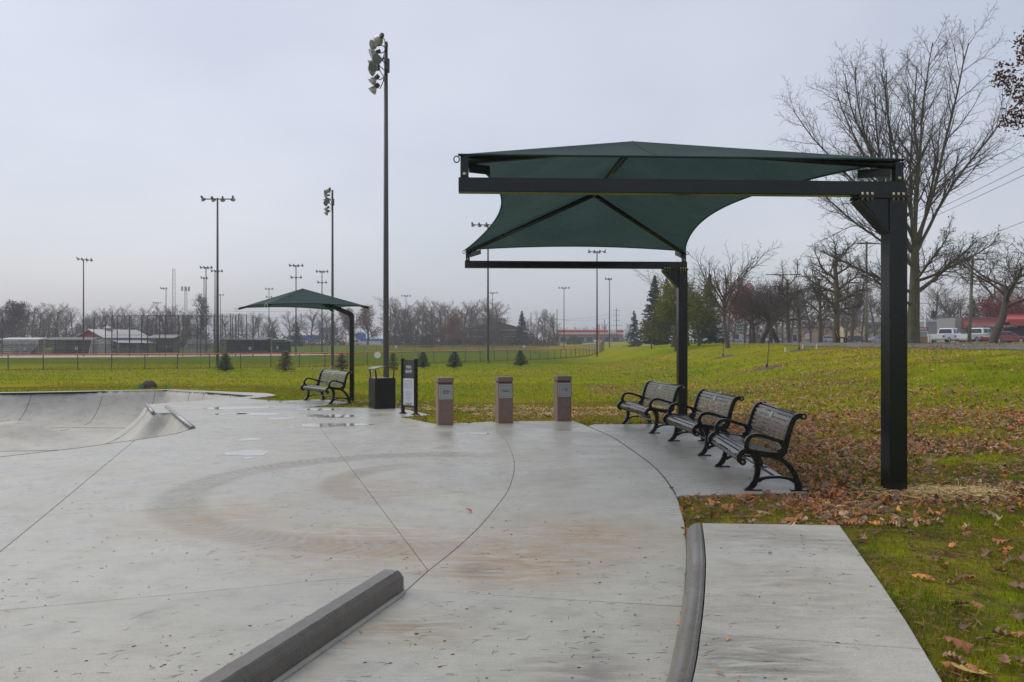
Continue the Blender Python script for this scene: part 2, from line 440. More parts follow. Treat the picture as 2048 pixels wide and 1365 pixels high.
def ground_mat():
    m, nt, b = new_mat("autumn_lawn")
    p = pos(nt)
    sep = nt.nodes.new("ShaderNodeSeparateXYZ"); nt.links.new(p, sep.inputs[0])
    big = noise(nt, 0.07, 4.0, 0.55, p); mid = noise(nt, 0.9, 6.0, 0.65, p); fine = noise(nt, 14.0, 5.0, 0.7, p)
    g = ramp(nt, big.outputs["Fac"], [(0.30, (0.14, 0.20, 0.009)), (0.5, (0.205, 0.22, 0.011)), (0.72, (0.275, 0.225, 0.022))]).outputs[0]
    g = mixc(nt, 0.6, g, ramp(nt, mid.outputs["Fac"], [(0.28, 0.78), (0.5, 1.0), (0.75, 1.15)]).outputs[0], 'MULTIPLY')
    g = mixc(nt, 0.7, g, ramp(nt, fine.outputs["Fac"], [(0.28, 0.65), (0.5, 1.0), (0.75, 1.25)]).outputs[0], 'MULTIPLY')
    # faint mowing bands
    mow = math_n(nt, 'SINE', math_n(nt, 'ADD', math_n(nt, 'MULTIPLY', sep.outputs[1], 1.15), math_n(nt, 'MULTIPLY', sep.outputs[0], 0.22)))
    g = mixc(nt, 1.0, g, math_n(nt, 'MULTIPLY_ADD', mow, 0.06, 1.0), 'MULTIPLY')
    # ball field turf (kept, greener) beyond the outfield fence line
    fld = math_n(nt, 'MULTIPLY', math_n(nt, 'SUBTRACT', sep.outputs[1], 84.0), 0.10, clamp=True)
    turf = ramp(nt, noise(nt, 0.12, 3.0, 0.5, p).outputs["Fac"], [(0.3, (0.085, 0.125, 0.012)), (0.7, (0.12, 0.15, 0.018))]).outputs[0]
    turf = mixc(nt, 0.4, turf, ramp(nt, fine.outputs["Fac"], [(0.3, 0.7), (0.7, 1.2)]).outputs[0], 'MULTIPLY')
    xr = math_n(nt, 'MULTIPLY', math_n(nt, 'SUBTRACT', 12.0, sep.outputs[0]), 0.15, clamp=True)
    g = mixc(nt, math_n(nt, 'MULTIPLY', fld, xr), g, turf)
    # bare damp soil where the bank meets the concrete
    soil = ramp(nt, noise(nt, 1.6, 5.0, 0.6, p).outputs["Fac"], [(0.44, 0.0), (0.60, 0.9)]).outputs[0]
    near = math_n(nt, 'MULTIPLY', math_n(nt, 'SUBTRACT', 15.0, sep.outputs[1]), 0.3, clamp=True)
    g = mixc(nt, math_n(nt, 'MULTIPLY', soil, near), g, (0.075, 0.052, 0.032))
    nt.links.new(g, b.inputs["Base Color"]); b.inputs["Roughness"].default_value = 1.0
    b.inputs["Specular IOR Level"].default_value = 0.0
    bump(nt, fine.outputs["Fac"], 0.7, 0.05, b)
    return m
M['ground'] = ground_mat()

# ================================================================== THE SETTING
def sstep(a, b, x):
    t = np.clip((np.asarray(x, float) - a) / (b - a), 0, 1); return t * t * (3 - 2 * t)
FIELD = -0.85
def ground_h(x, y):
    x = np.asarray(x, float); y = np.asarray(y, float)
    d0 = np.interp(x, [-30, -13, -9.5, -7.2, -5.5, -3.6, -2.0, 4.0, 10.0], [27.2, 28.6, 28.8, 26.0, 23.6, 21.0, 18.4, 18.2, 22.0])
    wdt = np.interp(x, [-10, -5, 4, 10], [13.0, 15.0, 18.0, 26.0])
    b = -0.03 + (FIELD + 0.03) * sstep(0, 1, (y - d0) / wdt)
    # the far ground climbs again to the street level
    b = b + 1.35 * sstep(175, 330, y) * sstep(-400, -60, x) + 0.9 * sstep(190, 330, y) * (1 - sstep(-400, -60, x))
    # the grassy bank on the right
    xs = np.interp(y, [0, 12, 20, 60, 120], [3.4, 4.4, 4.6, 6.5, 11.0])
    top = np.interp(y, [0, 30, 115, 150, 210, 330], [1.18, 1.20, 1.20, 0.50, 0.05, 0.5])
    top = top + (1.15 - top) * sstep(25, 42, x) * (top < 1.15)
    t = sstep(0, 1, (x - xs) / (22.5 - xs))
    z = b + np.maximum(top - b, 0) * t
    z = z + 0.28 * sstep(22.8, 26.3, x) * (1 - 0.75 * sstep(70, 110, y))
    z = z + 0.115 * sstep(1.5, 2.6, x) * (1 - sstep(7.2, 8.6, y)) * (1 - sstep(3.6, 7.0, x))
    z = z + 0.025 * np.sin(x * 1.3 + 0.7 * np.sin(y * 0.6)) * np.sin(y * 0.9 + x * 0.31) * sstep(3.2, 6.0, x) * sstep(5, 10, y)
    return z
def gz(x, y): return float(ground_h(x, y))
def hit(px, py):
    """where the line of sight through an image point of the photograph meets the lawn"""
    ds = np.linspace(6, 300, 6000); xs_ = (px - CX) / F * ds; zr = CAMZ - (py - HY) / F * ds
    k = np.argmax(ground_h(xs_, ds) >= zr); d = float(ds[k]); return d

def inside(poly, X, Y):
    X = np.asarray(X, float); Y = np.asarray(Y, float); ins = np.zeros(X.shape, bool)
    n = len(poly)
    for i in range(n):
        x1, y1 = poly[i]; x2, y2 = poly[(i + 1) % n]
        if y1 == y2: continue
        c = ((y1 > Y) != (y2 > Y)) & (X < (x2 - x1) * (Y - y1) / (y2 - y1) + x1)
        ins ^= c
    return ins

# ---- bowl rim (world)
RIM_A = (-8.9, 7.0); RIM_B = W(386, 858); RIM_C = W(333, 815); RIM_K = (-7.82, 19.03); RIM_K2 = (-8.20, 18.86); RIM_C2 = (-9.50, 21.45)
RIM_D0 = W(470, 797); RIM_D = W(506, 792.5); RIM_E0 = W(420, 786); RIM_E = W(335, 781.5); RIM_F = W(0, 787.2)
RIM = [RIM_A, W(0, 915), W(157, 897), W(300, 877), W(355, 868), RIM_B, RIM_K, RIM_K2, RIM_C2, RIM_D0, RIM_D, RIM_E0, RIM_E, RIM_F, (-26, 24.3), (-26, 7.0)]

# ---- ground sheet
def make_ground():
    xs = np.concatenate([np.linspace(-900, -120, 14)[:-1], np.linspace(-120, -28, 32)[:-1], np.linspace(-28, 30, 194)[:-1], np.linspace(30, 130, 36)[:-1], np.linspace(130, 900, 14)])
    ys = np.concatenate([np.linspace(-60, 0, 9)[:-1], np.linspace(0, 46, 154)[:-1], np.linspace(46, 150, 70)[:-1], np.linspace(150, 420, 50)[:-1], np.linspace(420, 2500, 22)])
    X, Y = np.meshgrid(xs, ys); Z = ground_h(X, Y)
    Z = np.where(inside([(-27, 5), (-6.4, 5), (-5.4, 15.6), (-8.0, 20.6), (-8.6, 21.7), (-7.0, 24.6), (-9.5, 27.6), (-12, 28.0), (-27, 25.8)], X, Y), -1.6, Z)
    n, m = len(ys), len(xs)
    V = np.stack([X, Y, Z], -1).reshape(-1, 3)
    I = np.arange(n * m).reshape(n, m)
    Fq = np.stack([I[:-1, :-1], I[:-1, 1:], I[1:, 1:], I[1:, :-1]], -1).reshape(-1, 4)
    me = fast_mesh("ground", V, Fq, 4, smooth=True)
    tag(link_mesh("ground", me, M['ground']), "autumn lawn sloping from the concrete to the ball field and up the bank", None, None, "structure")
make_ground()

# ---- concrete plaza as separate poured panels
def smooth_poly(pts, n=10):
    """Catmull-Rom through pts"""
    P = [np.array(p, float) for p in pts]; out = []
    for i in range(len(P) - 1):
        p0 = P[i - 1] if i > 0 else 2 * P[0] - P[1]; p1, p2 = P[i], P[i + 1]
        p3 = P[i + 2] if i + 2 < len(P) else 2 * P[-1] - P[-2]
        for k in range(n):
            t = k / n
            out.append(tuple(0.5 * (2 * p1 + (p2 - p0) * t + (2 * p0 - 5 * p1 + 4 * p2 - p3) * t * t + (3 * p1 - p0 - 3 * p2 + p3) * t ** 3)))
    out.append(tuple(P[-1])); return out
def inset_poly(poly, d):
    P = np.array(poly, float)
    keep = [0]
    for i in range(1, len(P)):
        if np.linalg.norm(P[i] - P[keep[-1]]) > 0.012: keep.append(i)
    P = P[keep]
    if np.linalg.norm(P[0] - P[-1]) < 0.012: P = P[:-1]
    area = 0.5 * np.sum(P[:, 0] * np.roll(P[:, 1], -1) - np.roll(P[:, 0], -1) * P[:, 1])
    if area < 0: P = P[::-1]
    a = P - np.roll(P, 1, 0); c = np.roll(P, -1, 0) - P
    a /= np.linalg.norm(a, axis=1, keepdims=True); c /= np.linalg.norm(c, axis=1, keepdims=True)
    na = np.stack([-a[:, 1], a[:, 0]], 1); nc = np.stack([-c[:, 1], c[:, 0]], 1)
    bis = na + nc; L = np.linalg.norm(bis, axis=1, keepdims=True); bis = bis / np.maximum(L, 1e-6)
    cosh = np.maximum(np.sum(bis * na, 1, keepdims=True), 0.35)
    return P + bis * d / cosh
def panel(name, poly, ztop, thick, mat, parent, gap=0.003, chamfer=0.004):
    outer = inset_poly(poly, gap); inner = inset_poly(poly, gap + chamfer)
    if len(inner) != len(outer): inner = outer.copy()
    n = len(outer)
    bm = bmesh.new()
    vt = [bm.verts.new((x, y, ztop)) for x, y in inner]
    ve = [bm.verts.new((x, y, ztop - chamfer * 0.7)) for x, y in outer]
    vb = [bm.verts.new((x, y, ztop - thick)) for x, y in outer]
    from mathutils.geometry import tessellate_polygon
    for t in tessellate_polygon([[Vector((x, y, 0)) for x, y in inner]]):
        a_, b_, c_ = (inner[k] for k in t)
        ccw = (b_[0] - a_[0]) * (c_[1] - a_[1]) - (b_[1] - a_[1]) * (c_[0] - a_[0])
        if abs(ccw) < 1e-9: continue
        bm.faces.new([vt[k] for k in (t if ccw > 0 else (t[0], t[2], t[1]))])
    for i in range(n):
        j = (i + 1) % n
        bm.faces.new((ve[i], ve[j], vt[j], vt[i])); bm.faces.new((vb[i], vb[j], ve[j], ve[i]))
    me = bpy.data.meshes.new(name); bm.to_mesh(me); bm.free()
    return link_mesh(name, me, mat, parent)

ARC = [(1145, 842), (1175, 853), (1200, 863.6), (1231.7, 879.5), (1258.6, 897.8), (1297.7, 925.8), (1322, 949), (1339, 971), (1353.8, 995.4), (1362, 1022), (1369, 1046), (1373, 1086), (1374, 1126), (1370, 1184), (1362, 1243), (1351, 1308), (1338, 1365)]
arcw = smooth_poly([W(*p) for p in ARC] + [(0.10, 2.4)], 4)
def arc_split(py):
    d = W(0, py)[1]
    i = next(k for k, p in enumerate(arcw) if p[1] < d)
    a, b = arcw[i - 1], arcw[i]; t = (a[1] - d) / (a[1] - b[1])
    return i, (a[0] + (b[0] - a[0]) * t, d)
iJ6, qJ6 = arc_split(1077); iJ4, qJ4 = arc_split(1214)
J2 = smooth_poly([W(985, 844.3), W(1010, 878), W(1026, 912), W(1029, 938), W(1019, 975), W(1000, 1005), W(960, 1053), W(912, 1098), W(857, 1142)], 6)
iJ5 = min(range(len(J2)), key=lambda k: abs(J2[k][1] - W(0, 980)[1])); qJ5 = J2[iJ5]
iB = min(range(len(J2)), key=lambda k: abs(J2[k][1] - W(0, 1060)[1])); qB = J2[iB]
N857, N815 = W(857, 1142), W(815, 1180)
J1top = W(610, 815.5)
def seg(a, b, t): return (a[0] + (b[0] - a[0]) * t, a[1] + (b[1] - a[1]) * t)
J1x = seg(J1top, N857, (J1top[1] - W(0, 996)[1]) / (J1top[1] - N857[1]))
J5l = W(90, 1031); J5ll = W(-900, 1075)
J7t = W(270, 881)
J7b = W(-240, 1300)
BLK0, BLK1 = W(812, 1183), W(552, 1365)
bdir = np.array(BLK1) - np.array(BLK0); bdir /= np.linalg.norm(bdir)
BLK2 = tuple(np.array(BLK1) + bdir * 1.4)
J3l = W(-900, 1300)
FAR_R, FAR_L = W(1145, 842), W(872, 849)
edge_sign = [FAR_L, W(799, 835)]
SIGN_PAD = [W(799, 835), W(862, 830.5), W(797, 816.5), W(724, 816)]
far_left = [W(724, 816), W(623, 814.3)]
BENCH2_PAD = [W(623, 814.3), W(700, 806), W(645, 799.2), W(560, 802.5)]
rimL = RIM[:6] + [RIM_C, RIM_C2, RIM_D0, RIM_D]
tipA, tipB = W(497, 798.6), W(556, 791.2)
DECK = [RIM_D, RIM_E0, RIM_E, RIM_F, (-26, 24.3), (-26, 25.0), (RIM_F[0], RIM_F[1] + 0.55), (RIM_E[0], RIM_E[1] + 0.55), (RIM_E0[0] + 0.2, RIM_E0[1] + 0.6), W(535, 787.3), tipB, tipA]
plaza = thing("plaza", "wide wet grey concrete skate plaza in the foreground", None); tag(plaza, kind="structure")
if "category" in plaza: del plaza["category"]
rim_J7 = [W(300, 877), W(355, 868), RIM_B, RIM_K, RIM_K2, RIM_C2, RIM_D0, RIM_D]
panels = [
    [J2[0]] + [FAR_R] + arcw[1:iJ6] + [qJ6] + J2[1:iB + 1][::-1],
    [qB, qJ6] + arcw[iJ6:iJ4] + [qJ4, N815, N857] + J2[iB:-1][::-1][:-1],
    [N815, qJ4] + arcw[iJ4:] + [(-0.9, 2.4), BLK2],
    [J1top, far_left[0], W(799, 835), FAR_L] + J2[:iJ5 + 1] + [J1x],
    [J1x, qJ5] + J2[iJ5 + 1:-1] + [N857],
    [J7t] + rim_J7 + [tipA, W(560, 802.5), W(623, 814.3), J1top, J1x, J5l],
    [J7t, J5l, J5ll, RIM_A, W(0, 915), W(157, 897)],
    [J5l, J1x, N857, W(0, 1222), J7b],
    [J5l, J7b, (-6.5, 3.6), J5ll],
    [N857, N815, BLK2, (-3.0, 2.4), (-4.5, 2.6), W(0, 1222)],
    DECK,
]
for pl in panels: panel("concrete_panel", pl, 0.0, 0.05, M['plaza'], plaza)
# joint filler sheet just under the panels
fil = [FAR_R] + arcw[1:] + [(-6, 2.4), (-9, 5.0), RIM_A, W(0, 915), W(157, 897)] + rim_J7 + [tipA, W(623, 814.3), W(724, 816), W(799, 835), FAR_L]
from mathutils.geometry import tessellate_polygon
fp_ = inset_poly(fil, 0.012)
MB().add([(x, y, -0.014) for x, y in fp_], [t for t in tessellate_polygon([[Vector((x, y, 0)) for x, y in fp_]])]).build("joint_filler", M['joint'], plaza, recalc=True)


# bench pads and the sign pad
pad_right = smooth_poly([W(1616, 985), W(1541.8, 937), W(1470, 897), W(1395, 866), W(1335, 848.5)], 5)
ibp = next(k for k, p in enumerate(arcw) if p[1] < W(0, 991)[1])
BENCH_PAD = arcw[2:ibp] + [W(1355, 993)] + pad_right + [W(1188, 848.5)]
BENCH_PAD = [W(1188, 849.0)] + arcw[4:ibp] + [W(1354, 993)] + pad_right
def pad(name, label, poly, z=-0.003, mat=None):
    e = thing(name, label, None); e["kind"] = "structure"
    if "category" in e: del e["category"]
    panel("concrete_panel", poly, z, 0.08, mat or M['concrete'], e, 0.004); return e
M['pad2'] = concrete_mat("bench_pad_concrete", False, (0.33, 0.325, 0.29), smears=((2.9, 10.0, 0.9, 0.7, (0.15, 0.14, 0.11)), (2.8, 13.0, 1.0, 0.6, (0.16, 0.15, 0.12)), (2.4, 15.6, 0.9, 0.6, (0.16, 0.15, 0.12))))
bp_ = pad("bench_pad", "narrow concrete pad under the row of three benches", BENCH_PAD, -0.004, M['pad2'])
MB().tube([(x, y, -0.003) for x, y in arcw[4:ibp]], 0.010, 5, smooth=False).build("joint", M['joint'], bp_)
pad("bench_pad", "small concrete pad under the lone bench by the small shade", BENCH2_PAD)
pad("sign_pad", "concrete pad under the black bin and the sign", SIGN_PAD)
SLAB = fil; RAISED = None

# ---- raised slab with rounded coping at the right
ZR = 0.12
raised = thing("raised_slab", "raised concrete slab with dark rounded front edge at lower right", "slab", (2.2, 5.0, 0))
cop_in = smooth_poly([W(1404, 1047, ZR), W(1409, 1090, ZR), W(1411, 1130, ZR), W(1408, 1195, ZR), W(1400, 1267, ZR), W(1383, 1365, ZR), (0.35, 2.3)], 8)
out_edge = [W(1680, 1051, ZR), W(1762, 1166, ZR), W(1815, 1245, ZR), W(1887, 1365, ZR), (1.25, 2.3)]
# seam cuts across the slab
def cut(pa, pb):   # split parameters on both edges at given image rows
    da, db = W(0, pa, ZR)[1], W(0, pb, ZR)[1]
    def at(poly, d):
        for i in range(len(poly) - 1):
            a, b = poly[i], poly[i + 1]
            if a[1] >= d >= b[1]:
                t = (a[1] - d) / (a[1] - b[1]); return i + 1, seg(a, b, t)
        return len(poly) - 1, poly[-1]
    return at(cop_in, da), at(out_edge, db)
(cA, pA), (oA, rA) = cut(1128, 1142); (cB, pB), (oB, rB) = cut(1267, 1299)
RP = [[*cop_in[:cA], pA, rA, *out_edge[:oA][::-1]], [pA, *cop_in[cA:cB], pB, rB, *out_edge[oA:oB][::-1], rA], [pB, *cop_in[cB:], *out_edge[oB:][::-1], rB]]
def rp_build():
    for pl in RP:
        o = panel("concrete_panel", pl, ZR, 0.16, M['concrete'], raised, 0.004)
        o.data.transform(Matrix.Translation((-2.2, -5.0, 0)))
rp_build()
RAISED = cop_in + out_edge[::-1]
# coping: rounded section swept along its inner line
def coping():
    P = np.array(cop_in); T = np.gradient(P, axis=0); T /= np.linalg.norm(T, axis=1, keepdims=True)
    Nn = np.stack([T[:, 1], -T[:, 0]], 1)     # towards the plaza
    if (Nn[0] @ np.array([-1, 0])) < 0: Nn = -Nn
    wv = np.linspace(0.130, 0.138, len(P))
    prof = [(0.004, ZR - 0.05), (0.004, ZR - 0.001)]
    for k in range(9):
        a = k / 8 * math.pi / 2
        prof.append((0.25 + 0.75 * math.sin(a), ZR - 0.001 - 0.115 * (1 - math.cos(a))))
    V = []
    for i in range(len(P)):
        for j, (u, z) in enumerate(prof):
            uu = u if j < 2 else u * wv[i]
            V.append((P[i, 0] + Nn[i, 0] * uu, P[i, 1] + Nn[i, 1] * uu, z))
    k = len(prof); Fs = []
    for i in range(len(P) - 1):
        for j in range(k - 1): Fs.append((i * k + j, (i + 1) * k + j, (i + 1) * k + j + 1, i * k + j + 1))
    mb = MB().add(V, Fs, True); mb.add([V[j] for j in range(k)] , [list(range(k))])
    mb.build("coping", M['wetcurb'], raised, world=True, recalc=True)
    base = MB().add([(x, y, -0.013) for x, y in (tuple(P[i] + Nn[i] * 0.2) for i in range(len(P)))] + [(x, y, -0.013) for x, y in (tuple(P[i] - Nn[i] * 0.05) for i in range(len(P)))], [(i, i + 1, len(P) + i + 1, len(P) + i) for i in range(len(P) - 1)])
    base.build("joint_filler", M['joint'], raised, world=True)
coping()

# ---- long grind kerb in the lower left
def grind_kerb():
    o0 = np.array(BLK0); o1 = np.array(BLK2); L = np.linalg.norm(o1 - o0)
    k = thing("grind_kerb", "dark wet concrete grind kerb lying diagonally on the plaza", "kerb", (o0[0], o0[1], 0), math.atan2(bdir[1], bdir[0]))
    # local x along the kerb; local +y = right of travel? section in (y,z)
    side = 1.0 if (np.array([-bdir[1], bdir[0]]) @ np.array([1, 0])) < 0 else -1.0
    sec = [(-0.002, 0.0), (0.0, 0.095), (0.006, 0.112), (0.026, 0.140), (0.036, 0.148), (0.118, 0.150), (0.130, 0.146), (0.20, 0.085), (0.225, 0.0)]
    led = [(-0.028, 0.002), (-0.028, 0.016), (-0.004, 0.018), (-0.004, 0.002)]
    def sweep(sec, x0, x1, n, r_end, smooth):
        V = []; xs = np.linspace(x0, x1, n)
        for i, x in enumerate(xs):
            for y, z in sec:
                jig = 0.0009 * math.sin(x * 31 + y * 90) + 0.0007 * math.sin(x * 77 + z * 50)
                sc = 1.0
                if i == 0: sc = 0.86
                V.append((x, side * ((y - 0.11) * sc + 0.11), z * (sc if z > 0.1 else 1.0) + jig * (z > 0.05)))
        m = len(sec); Fs = [(i * m + j, i * m + j + 1, (i + 1) * m + j + 1, (i + 1) * m + j) for i in range(n - 1) for j in range(m - 1)]
        mb = MB().add(V, Fs, smooth); mb.add(V[:m], [list(range(m))]); mb.add(V[-m:], [list(range(m))]); return mb
    me = sweep(sec, 0.0, L, 60, 0, False).build("body", M['wetcurb'], k, recalc=True)
    sweep(led, 0.02, L, 30, 0, False).build("ledge", M['concrete'], k, recalc=True)
grind_kerb()

# ---- sunken bowl
def seg_dist(X, Y, a, b):
    ax, ay = a; bx, by = b; dx, dy = bx - ax, by - ay
    t = np.clip(((X - ax) * dx + (Y - ay) * dy) / (dx * dx + dy * dy), 0, 1)
    return np.hypot(X - ax - t * dx, Y - ay - t * dy)
BOWL_D, BOWL_R = 0.95, 1.75
BOWL_L = math.sqrt(2 * BOWL_R * BOWL_D - BOWL_D ** 2)
def bowl_z(X, Y):
    d = np.full(np.shape(X), 1e9)
    for i in range(len(RIM)): d = np.minimum(d, seg_dist(X, Y, RIM[i], RIM[(i + 1) % len(RIM)]))
    ins = inside(RIM, X, Y)
    s = np.where(ins, d, 0)
    q = np.clip(BOWL_L - s, 0, None)
    z = -BOWL_D + BOWL_R - np.sqrt(np.maximum(BOWL_R ** 2 - q ** 2, 0))
    # roller hump on the floor
    hx, hy = -13.2, 21.6
    hump = 0.50 * np.exp(-(((X - hx) / 1.15) ** 2 + ((Y - hy) / 1.2) ** 2) ** 1.15)
    z = z + np.where(s > BOWL_L * 0.7, hump, 0)
    return np.where(ins, z, -0.02)
bowl = thing("skate_bowl", "shallow grey concrete skate bowl sunk into the plaza at left", None, (0, 0, 0)); bowl["kind"] = "structure"
if "category" in bowl: del bowl["category"]
def make_bowl():
    xs = np.arange(-24, -5.2, 0.1); ys = np.arange(9.5, 28.9, 0.1)
    X, Y = np.meshgrid(xs, ys); Z = bowl_z(X, Y)
    d = np.full(X.shape, 1e9)
    for i in range(len(RIM)): d = np.minimum(d, seg_dist(X, Y, RIM[i], RIM[(i + 1) % len(RIM)]))
    ok = inside(RIM, X, Y) | (d < 0.32)
    n, m = X.shape; I = np.arange(n * m).reshape(n, m)
    Fq = np.stack([I[:-1, :-1], I[:-1, 1:], I[1:, 1:], I[1:, :-1]], -1)
    okf = ok[:-1, :-1] & ok[:-1, 1:] & ok[1:, 1:] & ok[1:, :-1]
    me = fast_mesh("surface", np.stack([X, Y, Z], -1).reshape(-1, 3), Fq[okf], 4, smooth=True)
    link_mesh("surface", me, M['bowl'], bowl)
    # steel coping along the far rim and the near quarter pipe
    far = smooth_poly([RIM_D, RIM_E0, RIM_E, RIM_F, (-26, 24.3)], 12)
    MB().tube([(x, y, -0.022) for x, y in far], 0.034, 8).build("coping", M['steel'], bowl)
    MB().tube([(RIM_B[0], RIM_B[1], 0.0), (RIM_C[0], RIM_C[1], 0.0)], 0.05, 10).build("coping", M['chrome_dull'], bowl)
    MB().tube([(x, y, -0.010) for x, y in RIM[0:6]], 0.016, 6).build("coping", M['steel'], bowl)
    # second, offset ramp lip with its own coping
    MB().tube([(RIM_K2[0], RIM_K2[1], 0.0), (RIM_C2[0], RIM_C2[1], 0.0)], 0.042, 10).build("coping", M['chrome_dull'], bowl)
    # formed joints down the far wall
    for px in (64, 207, 311, 380, 408, 462):
        d = np.interp(px, [0, 335, 420, 506], [RIM_F[1], RIM_E[1], RIM_E0[1], RIM_D[1]])
        x0 = XA(px, d); pts = []
        for s in np.linspace(0.02, BOWL_L if px < 340 else 0.8, 14):
            x, y = x0 + 0.12 * s, d - s
            pts.append((x, y, float(bowl_z(np.array([x]), np.array([y]))[0]) + 0.002))
        MB().tube(pts, 0.006, 4, smooth=False).build("joint", M['joint'], bowl)
    for pts2 in ([(-13.0, 24.2), (-13.2, 22.5), (-13.4, 20.6), (-13.3, 18.6), (-13.0, 17.6)], [(-16, 24.4), (-12.6, 24.7), (-10.6, 24.2), (-9.7, 22.8)], [(-13.5, 19.2), (-11, 19.6), (-9.4, 20.2), (-8.9, 20.6)]):
        sp = smooth_poly(pts2, 8)
        MB().tube([(x, y, float(bowl_z(np.array([x]), np.array([y]))[0]) + 0.002) for x, y in sp], 0.006, 4, smooth=False).build("joint", M['joint'], bowl)
M['chrome_dull'] = simple("dull_steel_pipe", (0.22, 0.22, 0.235), 0.3, 0.8)
make_bowl()

# ---- puddles (thin sheets of rain water)
def water_mat():
    m, nt, b = new_mat("rain_water")
    n = noise(nt, 2.0, 3.0, 0.5, pos(nt))
    c = ramp(nt, n.outputs["Fac"], [(0.3, (0.31, 0.31, 0.29)), (0.7, (0.37, 0.37, 0.35))]).outputs[0]
    nt.links.new(c, b.inputs["Base Color"]); b.inputs["Roughness"].default_value = 0.05; b.inputs["IOR"].default_value = 1.33
    b.inputs["Specular IOR Level"].default_value = 1.0
    return m
M['water'] = water_mat()
PUD = [(495, 907, 38, 6.5, "shallow oval puddle nearest the camera on the left of the plaza"), (497, 880, 20, 3.2, "small oval puddle just behind the largest oval one"), (497, 917, 12, 2.0, "tiny puddle just in front of the oval puddle"),
       (662, 851, 66, 3.6, "long thin puddle in front of the black bin"), (664, 833, 50, 3.2, "long puddle reflecting the bin at the plaza edge"), (640, 820, 40, 2.0, "thin puddle by the corner of the lone bench pad"),
       (470, 817, 60, 3.0, "wide puddle beside the bowl ramp"), (520, 829, 45, 2.6, "irregular puddle between bowl and lone bench"), (560, 838, 26, 2.0, "small puddle in the middle of the far plaza"), (958, 868, 22, 1.6, "small puddle in front of the middle stone pillar"),
       (455, 829, 34, 1.6, "narrow puddle at the ramp side of the plaza")]
for (px, py, hw, hh, lab) in PUD:
    x0, y0 = W(px, py); ax = hw / F * y0; ay = (W(px, py - hh)[1] - W(px, py + hh)[1]) / 2
    ph = random.random() * 6; pts = []
    for i in range(48):
        a = 2 * math.pi * i / 48
        r = 1 + 0.16 * math.sin(2 * a + ph) + 0.12 * math.sin(3 * a + 2 * ph) + 0.08 * math.sin(7 * a + ph * 3) + 0.05 * math.sin(11 * a + ph)
        pts.append((ax * r * math.cos(a), ay * r * math.sin(a), 0.0))
    mb = MB().add([(0, 0, 0)] + pts, [(0, i + 1, (i + 1) % 48 + 1) for i in range(48)])
    o = mb.build("puddle", M['water']); o.location = (x0, y0, 0.0025)
    tag(o, lab, None, "puddles on the plaza", "structure")

# ================================================================== NEAR THINGS
def strip_prism(mb, path, widths, t0, t1, M4):
    """ribbon along a 2D path with given widths, extruded t0..t1; (u,w,t) -> M4"""
    P = np.array(path, float); T = np.gradient(P, axis=0); T /= np.linalg.norm(T, axis=1, keepdims=True)
    N = np.stack([-T[:, 1], T[:, 0]], 1)
    wd = np.interp(np.linspace(0, 1, len(P)), np.linspace(0, 1, len(widths)), widths)[:, None] / 2
    A, B = P + N * wd, P - N * wd
    n = len(P); V = []
    for t in (t0, t1):
        for q in (A, B):
            for u, w in q: V.append(M4 @ Vector((u, w, t)))
    Fs = []
    for i in range(n - 1):
        Fs += [(i, i + 1, n + i + 1, n + i), (2 * n + i, 3 * n + i, 3 * n + i + 1, 2 * n + i + 1),
               (i, 2 * n + i, 2 * n + i + 1, i + 1), (n + i, n + i + 1, 3 * n + i + 1, 3 * n + i)]
    Fs += [(0, n, 3 * n, 2 * n), (n - 1, 3 * n - 1, 4 * n - 1, 2 * n - 1)]
    return mb.add(V, Fs)
def disc2(mb, c, r, t0, t1, M4, k=18):
    poly = [(c[0] + r * math.cos(2 * math.pi * i / k), c[1] + r * math.sin(2 * math.pi * i / k)) for i in range(k)]
    return mb.prism(poly, t0, t1, M4)
UWT = Matrix(((0, 0, 1, 0), (1, 0, 0, 0), (0, 1, 0, 0), (0, 0, 0, 1)))     # (u,w,t)->(x=t,y=u,z=w)
BENCH_L = 1.72
SEATPATH = smooth_poly([(-0.145, 0.325), (-0.138, 0.375), (-0.095, 0.425), (-0.03, 0.44), (0.08, 0.428), (0.18, 0.413), (0.265, 0.402)], 8)
BACKPATH = smooth_poly([(0.335, 0.445), (0.358, 0.53), (0.385, 0.63), (0.412, 0.72), (0.44, 0.785), (0.475, 0.825)], 8)
def along(path, n, s0=0.0, s1=1.0):
    P = np.array(path); L = np.concatenate([[0], np.cumsum(np.linalg.norm(np.diff(P, axis=0), axis=1))])
    out = []
    for s in np.linspace(s0, s1, n) * L[-1]:
        p = np.array([np.interp(s, L, P[:, 0]), np.interp(s, L, P[:, 1])])
        q = np.array([np.interp(min(s + .01, L[-1]), L, P[:, 0]), np.interp(min(s + .01, L[-1]), L, P[:, 1])]) - np.array([np.interp(max(s - .01, 0), L, P[:, 0]), np.interp(max(s - .01, 0), L, P[:, 1])])
        out.append((p, math.atan2(q[1], q[0])))
    return out
